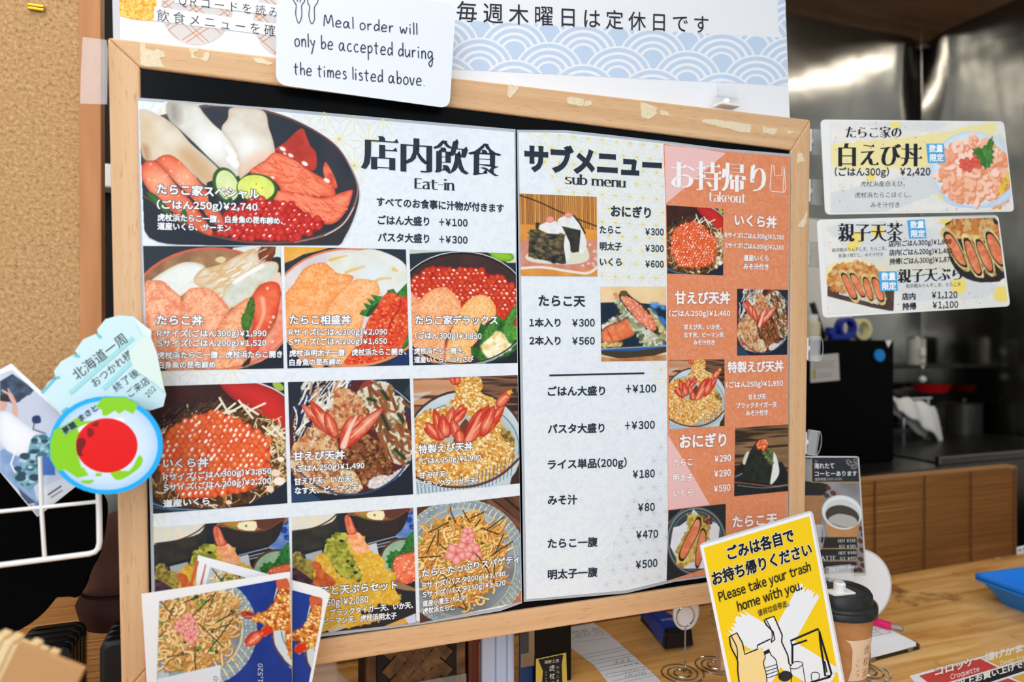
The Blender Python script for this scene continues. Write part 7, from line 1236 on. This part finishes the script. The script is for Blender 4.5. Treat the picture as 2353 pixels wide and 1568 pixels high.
def bowed(name, side):
    nu, nz = 90, 60; V = []; Fq = []
    for j in range(nz+1):
        for i in range(nu+1):
            z = CZ*j/nz
            if side == 'b': u = -2.2+(A1+2.2)*i/nu; d = cove(u, z, .6)-cove(A1, z, .6); V.append((u, B1-cove(u, z, .6)*min(1, (A1-u)/.12), z))
            else: u = -1.4+(B1+1.4)*i/nu; V.append((A1-cove(u, z, 2.1)*min(1, (B1-u)/.12), u, z))
    m_ = (nu+1)*(nz+1); V += [(x+(0 if side == 'b' else .2), y+(.2 if side == 'b' else 0), z) for x, y, z in V]
    for j in range(nz):
        for i in range(nu):
            k = j*(nu+1)+i; q = (k, k+1, k+nu+2, k+nu+1); Fq.append(q if side == 'b' else q[::-1]); Fq.append(tuple(x+m_ for x in q))
    o = add(name, arr2mesh(name, np.array(V), [np.array(Fq)], M_SW, smooth=True), None, R0); o['kind'] = 'structure'
bowed('wall_back', 'b'); bowed('wall_right', 'r')
struct('floor', boxb(-2.2, -2.6, -.05, A1+.1, B1+.1, 0), mat('floor_tile', rough=.5, build=noisy([(.4, (120, 116, 110)), (.6, (140, 136, 130))], 6)), R0)
struct('ceiling', boxb(-2.2, .05, CZ, A1+.1, B1+.1, CZ+.05), mat('brown_ceiling', rough=.55, spec=.3, build=noisy([(.35, (96, 66, 44)), (.65, (124, 88, 60))], 2, (1, 8, 1))), R0)
struct('trim_2', boxb(A1-.012, .05, CZ-.012, A1, B1, CZ), mat('brown_trim', (104, 80, 62), rough=.5), R0); struct('trim_3', boxb(-2.2, B1-.012, CZ-.012, A1, B1, CZ), mat('brown_trim', rough=.5), R0)
# tube lamps under the ceiling, mirrored as streaks in the steel
def tubelamp(a, b, half, turn, label):
    lm = tag(empty('tube_lamp', SM(a, b, CZ-.034, turn)), label, 'lamp'); n = 4
    for k in range(n): x0 = -half+2*half*k/n; bobj('tube', tubeb([(x0+.012, 0, 0), (x0+2*half/n-.012, 0, 0)], .017, 12), mat('lit_tube', (255, 250, 240), emit=((255, 249, 240), 50)), lm)
    bobj('fitting', boxb(-half-.02, -.03, .018, half+.02, .03, .034, .003), M_WPLASTIC, lm)
tubelamp(2.0, 1.07, .33, 0, 'fluorescent tube lamp on the kitchen ceiling, mirrored as a streak in the back steel wall'); tubelamp(-.15, .64, .66, math.radians(33), 'long tube lamp on the ceiling above the menu board, mirrored in the right steel wall')
# back worktop with sink
WT = 1.13; wk = tag(empty('kitchen_worktop', SM(0, 0, 0)), 'stainless kitchen worktop with dark sink behind the bamboo screen', 'worktop'); M_ST = mat('stainless', (120, 120, 118), rough=.3, metal=1); M_DK = mat('dark_sink', (34, 34, 34), rough=.4, metal=.6)
bobj('top', boxb(-1.4, 1.24, WT-.03, 2.36, B1-.03, WT), M_ST, wk); bobj('cabinet', boxb(-1.38, 1.28, 0, 2.34, B1-.032, WT-.03), M_ST, wk); bobj('sink', boxb(1.66, 1.28, WT-.02, 2.30, 1.74, WT+.004), M_DK, wk); bobj('sink_rim', boxb(1.64, 1.26, WT, 2.32, 1.275, WT+.022, .003), M_ST, wk)
def kbox(name, label, cat, px0, py0, px1, py1, b, d, m, part='body', bev=.004):
    a0, z1 = SE(px0, py0, b); a1, z0 = SE(px1, py1, b); r = tag(empty(name, SM((a0+a1)/2, b, z0)), label, cat); bobj(part, boxb(-(a1-a0)/2, 0, 0, (a1-a0)/2, d, z1-z0, bev), m, r); return r
M_NB = mat('black_appliance', (3, 3, 4), rough=.5, spec=.08)
a0, _ = SE(1832, 900, 1.35); a1, zt = SE(2055, 782, 1.35); bc = tag(empty('black_cabinet', SM((a0+a1)/2, 1.35, WT)), 'black upright cabinet with pale notice and blue magnet, right of the board', 'cabinet'); wc = (a1-a0)/2; hc_ = zt-WT
bobj('body', boxb(-wc, 0, 0, wc, .2, hc_, .005), M_NB, bc)
BC = Plane(sw(0, 1.348, 0)+Vector((0, 0, CAM.z)), YAW)
def onface(name, P, m, t=.0008): o = bobj(name, prism(BC.pa(P), 0, t), m, bc); o.matrix_parent_inverse = bc.matrix_basis.inverted() @ BC.M; return o
onface('notice', [(1862, 818), (1926, 812), (1929, 874), (1862, 880)], mat('notice_paper', (196, 192, 186), rough=.7)); onface('blue_magnet', [(2018.5+11*math.cos(a), 817+14*math.sin(a)) for a in np.linspace(0, 6.28, 24, endpoint=False)], mat('blue_magnet', (30, 134, 214), rough=.4), .006); onface('white_sticker', [(2034, 783), (2049, 782), (2041, 799)], M_WHITE)
pr = Print(BC)
for k, (y, w__) in enumerate(((832, 50), (838, 46), (844, 52), (866, 30), (860, 34))): pr.line([(1868 if k < 3 else 1880, y), (1868+w__ if k < 3 else 1880+w__, y-1)], 1.4, (130, 126, 122), .001)
pr.poly([(1867, 850), (1873, 848), (1874, 870), (1868, 872)], (160, 160, 60), .001); om = pr.make('notice_print', bc); om.matrix_parent_inverse = bc.matrix_basis.inverted() @ BC.M
kbox('dark_gap_panel', 'tall dark panel added to darken the gap left of the board', 'cabinet', 60, -60, 420, 1000, 1.5, .3, mat('gap_dark', (24, 22, 22), rough=.6, spec=.15)); kbox('white_gap_block', 'white block added as the pale patch in the narrow gap left of the board frame', 'box', 190, 371, 330, 436, 1.44, .055, mat('off_white_card', (226, 222, 214), rough=.6))  # panel added to darken the gap beside the board, white block its pale patch
kbox('white_box', 'white box standing on the black cabinet behind the two side cards', 'box', 1838, 500, 1960, 781, 1.47, .08, mat('off_white_card', (226, 222, 214), rough=.6))
# things on top of the black cabinet
def ctop(px, b): return SE(px, 780, b)[0]
zt_ = WT+hc_; td = tag(empty('tape_dispenser', SM(ctop(1935, 1.40), 1.40, zt_)), 'blue tape dispenser standing on the black cabinet', 'tape dispenser'); M_TB = mat('royal_blue', (14, 44, 150), rough=.3)
RX = Matrix.Rotation(math.pi/2, 4, 'X'); bobj('hub_ring', latheb([(.020, -.012), (.029, -.012), (.029, .012), (.020, .012), (.020, -.012)], 32), M_TB, td, Matrix.Translation((.012, 0, .032)) @ RX, smooth=True); bobj('handle', boxb(-.042, -.011, 0, .02, .011, .016, .003), M_TB, td); bobj('cutter', boxb(-.05, -.011, .012, -.03, .011, .034, .003), M_TB, td)
tr = tag(empty('tape_roll', SM(ctop(1978, 1.43), 1.43, zt_)), 'cream tape roll behind the blue tape dispenser', 'tape'); bobj('roll', latheb([(.02, -.011), (.03, -.011), (.03, .011), (.02, .011), (.02, -.011)], 32), mat('cream_tape', (222, 212, 160), rough=.5), tr, Matrix.Translation((0, 0, .03)) @ RX, smooth=True)
bt_ = tag(empty('cream_bottle', SM(ctop(1866, 1.39), 1.39, zt_)), 'small cream bottle with white cap on the black cabinet', 'bottle'); bobj('body', latheb([(0, 0), (.02, 0), (.02, .045), (.014, .052), (0, .052)], 24), mat('cream_plastic', (220, 212, 176), rough=.5), bt_, smooth=True); bobj('cap', latheb([(0, .052), (.015, .052), (.015, .066), (0, .067)], 24), M_WPLASTIC, bt_, smooth=True)
kn = tag(empty('black_marker', SM(ctop(1884, 1.43), 1.43, zt_)), 'black marker leaning beside the blue tape dispenser', 'marker'); bobj('barrel', tubeb([(.012, 0, .004), (-.022, .005, .10)], .008, 10), mat('black_plastic', rough=.4), kn, smooth=True)
# towel rack
a, _ = SE(2100, 1000, 1.58); tk_ = tag(empty('towel_rack', SM(a, 1.58, WT)), 'thin steel towel rack standing by the sink under a white towel', 'rack')
for x in (-.045, .062): bobj('leg', tubeb([(x, 0, 0), (x, 0, .135)], .004, 8), M_CHR, tk_)
bobj('top_bar', tubeb([(-.08, 0, .137), (.075, 0, .137)], .004, 8), M_CHR, tk_)
tw = tag(empty('white_towel', SM(a, 1.58, WT+.06)), 'white towel draped over the rack beside the black cabinet', 'towel'); V = []; Fq = []; nx, ny = 26, 22
for j in range(ny+1):
    for i in range(nx+1):
        u, v = i/nx, j/ny; x = -.095+.19*u; s_ = (v-.5)*2; z = .085-.02*u*u*2-(abs(s_)**1.6)*(.04+.075*u)+.004*math.sin(u*19+v*3); y = s_*.032+.004*math.sin(u*14); V.append((x, y, z))
for j in range(ny):
    for i in range(nx): k = j*(nx+1)+i; Fq.append((k, k+1, k+nx+2, k+nx+1))
o = add('cloth', arr2mesh('cloth', np.array(V), [np.array(Fq)], mat('white_terry', (232, 230, 224), rough=.9, bump=(300, .4)), smooth=True), tw); md = o.modifiers.new('t', 'SOLIDIFY'); md.thickness = .006
# utensils hanging or lying in the blurred kitchen
a, z = SE(2140, 893, 1.80); rl = tag(empty('red_pan', SM(a, 1.80, z)), 'red pan hanging on the steel wall behind the towel', 'pan'); bobj('pan_body', latheb([(0, -.012), (.05, -.012), (.066, .012), (.063, .012), (.047, -.008), (0, -.008)], 32), mat('red_enamel', (190, 16, 18), rough=.3), rl, smooth=True); bobj('handle', boxb(.06, -.008, 0, .15, .008, .012, .004), mat('dark_red_plastic', (96, 14, 16), rough=.4), rl)
bobj('wall_hook', boxb(-.006, .0, -.01, .006, B1-1.80, 0), M_STL, rl)
a, z = SE(2225, 822, 1.882); nb = tag(empty('brown_sheet', SM(a, 1.882, z)), 'pale brown sheet fixed to the steel wall below the side cards', 'sheet'); a2, z2_ = SE(2258, 712, 1.882); bobj('sheet', boxb(-(a2-a), 0, 0, (a2-a), .009, z2_-z, .001), mat('brown_card', (150, 126, 106), rough=.6), nb)
a, _ = SE(2118, 850, 1.72); ch = tag(empty('hanging_chain', SM(a, 1.72, SE(2118, 880, 1.72)[1])), 'thin steel chain with pale beads hanging beside the black cabinet', 'chain'); zz = CZ-SE(2118, 880, 1.72)[1]
bobj('wire', tubeb([(0, 0, 0), (0, 0, zz)], .0012, 6), M_CHR, ch)
for z, r in ((.012, .012), (.055, .006), (.075, .006), (.10, .011), (.112, .01)):
    bm = bmesh.new(); bmesh.ops.create_uvsphere(bm, u_segments=12, v_segments=8, radius=r); bobj('bead', bm, mat('pale_bead', (220, 220, 214), rough=.25), ch, Matrix.Translation((.004, 0, z)), smooth=True)
for (px, b, r, h, nm, lab, col) in ((2215, 1.66, .055, .10, 'steel_pot', 'dark steel pot by the wall, right of the towel', (60, 58, 54)), (2290, 1.72, .07, .13, 'steel_pot', 'larger steel pot by the right wall of the kitchen', (96, 94, 88)), (2345, 1.60, .05, .15, 'storage_jar', 'dark storage jar at the right edge behind the bamboo screen', (44, 40, 36))):
    a, _ = SE(px, 950, b); q = tag(empty(nm, SM(a, b, WT+.004)), lab, nm.split('_')[1]); bobj('body', latheb([(0, 0), (r, 0), (r, h), (r-.003, h), (r-.003, .004), (0, .004)], 32), mat('dark_metal_%d' % px, col, rough=.4, metal=.7), q, smooth=True); bobj('lid', latheb([(0, h+.018), (.008, h+.018), (.008, h+.006), (r+.002, h+.002), (r+.002, h)], 32), mat('dark_metal_%d' % px), q, smooth=True)
a0, z1 = SE(2150, 870, 1.70); sh = tag(empty('wall_shelf', SM(2.0, 1.72, 1.355)), 'dark steel wall shelf above the pots', 'shelf'); bobj('board', boxb(-.25, 0, 0, .36, .168, .012), mat('dark_shelf', (58, 56, 54), rough=.4, metal=.7), sh)
for k, (x, col, r, h, lab) in enumerate(((-.1, (150, 130, 96), .022, .06, 'tan spice tin on the dark shelf'), (.03, (70, 66, 60), .028, .075, 'dark spice tin on the shelf'), (.2, (190, 186, 170), .03, .09, 'pale spice tin at the right end of the shelf'))):
    q = tag(empty('spice_tin', SM(2.0+x, 1.78, 1.367)), lab, 'tin', 'spice tins on the kitchen shelf'); bobj('body', latheb([(0, 0), (r, 0), (r, h), (0, h)], 24), mat('tin_%d' % k, col, rough=.4), q, smooth=True); bobj('lid', latheb([(0, h+.008), (r*.9, h+.008), (r*.9, h), (0, h)], 24), M_STL, q, smooth=True)
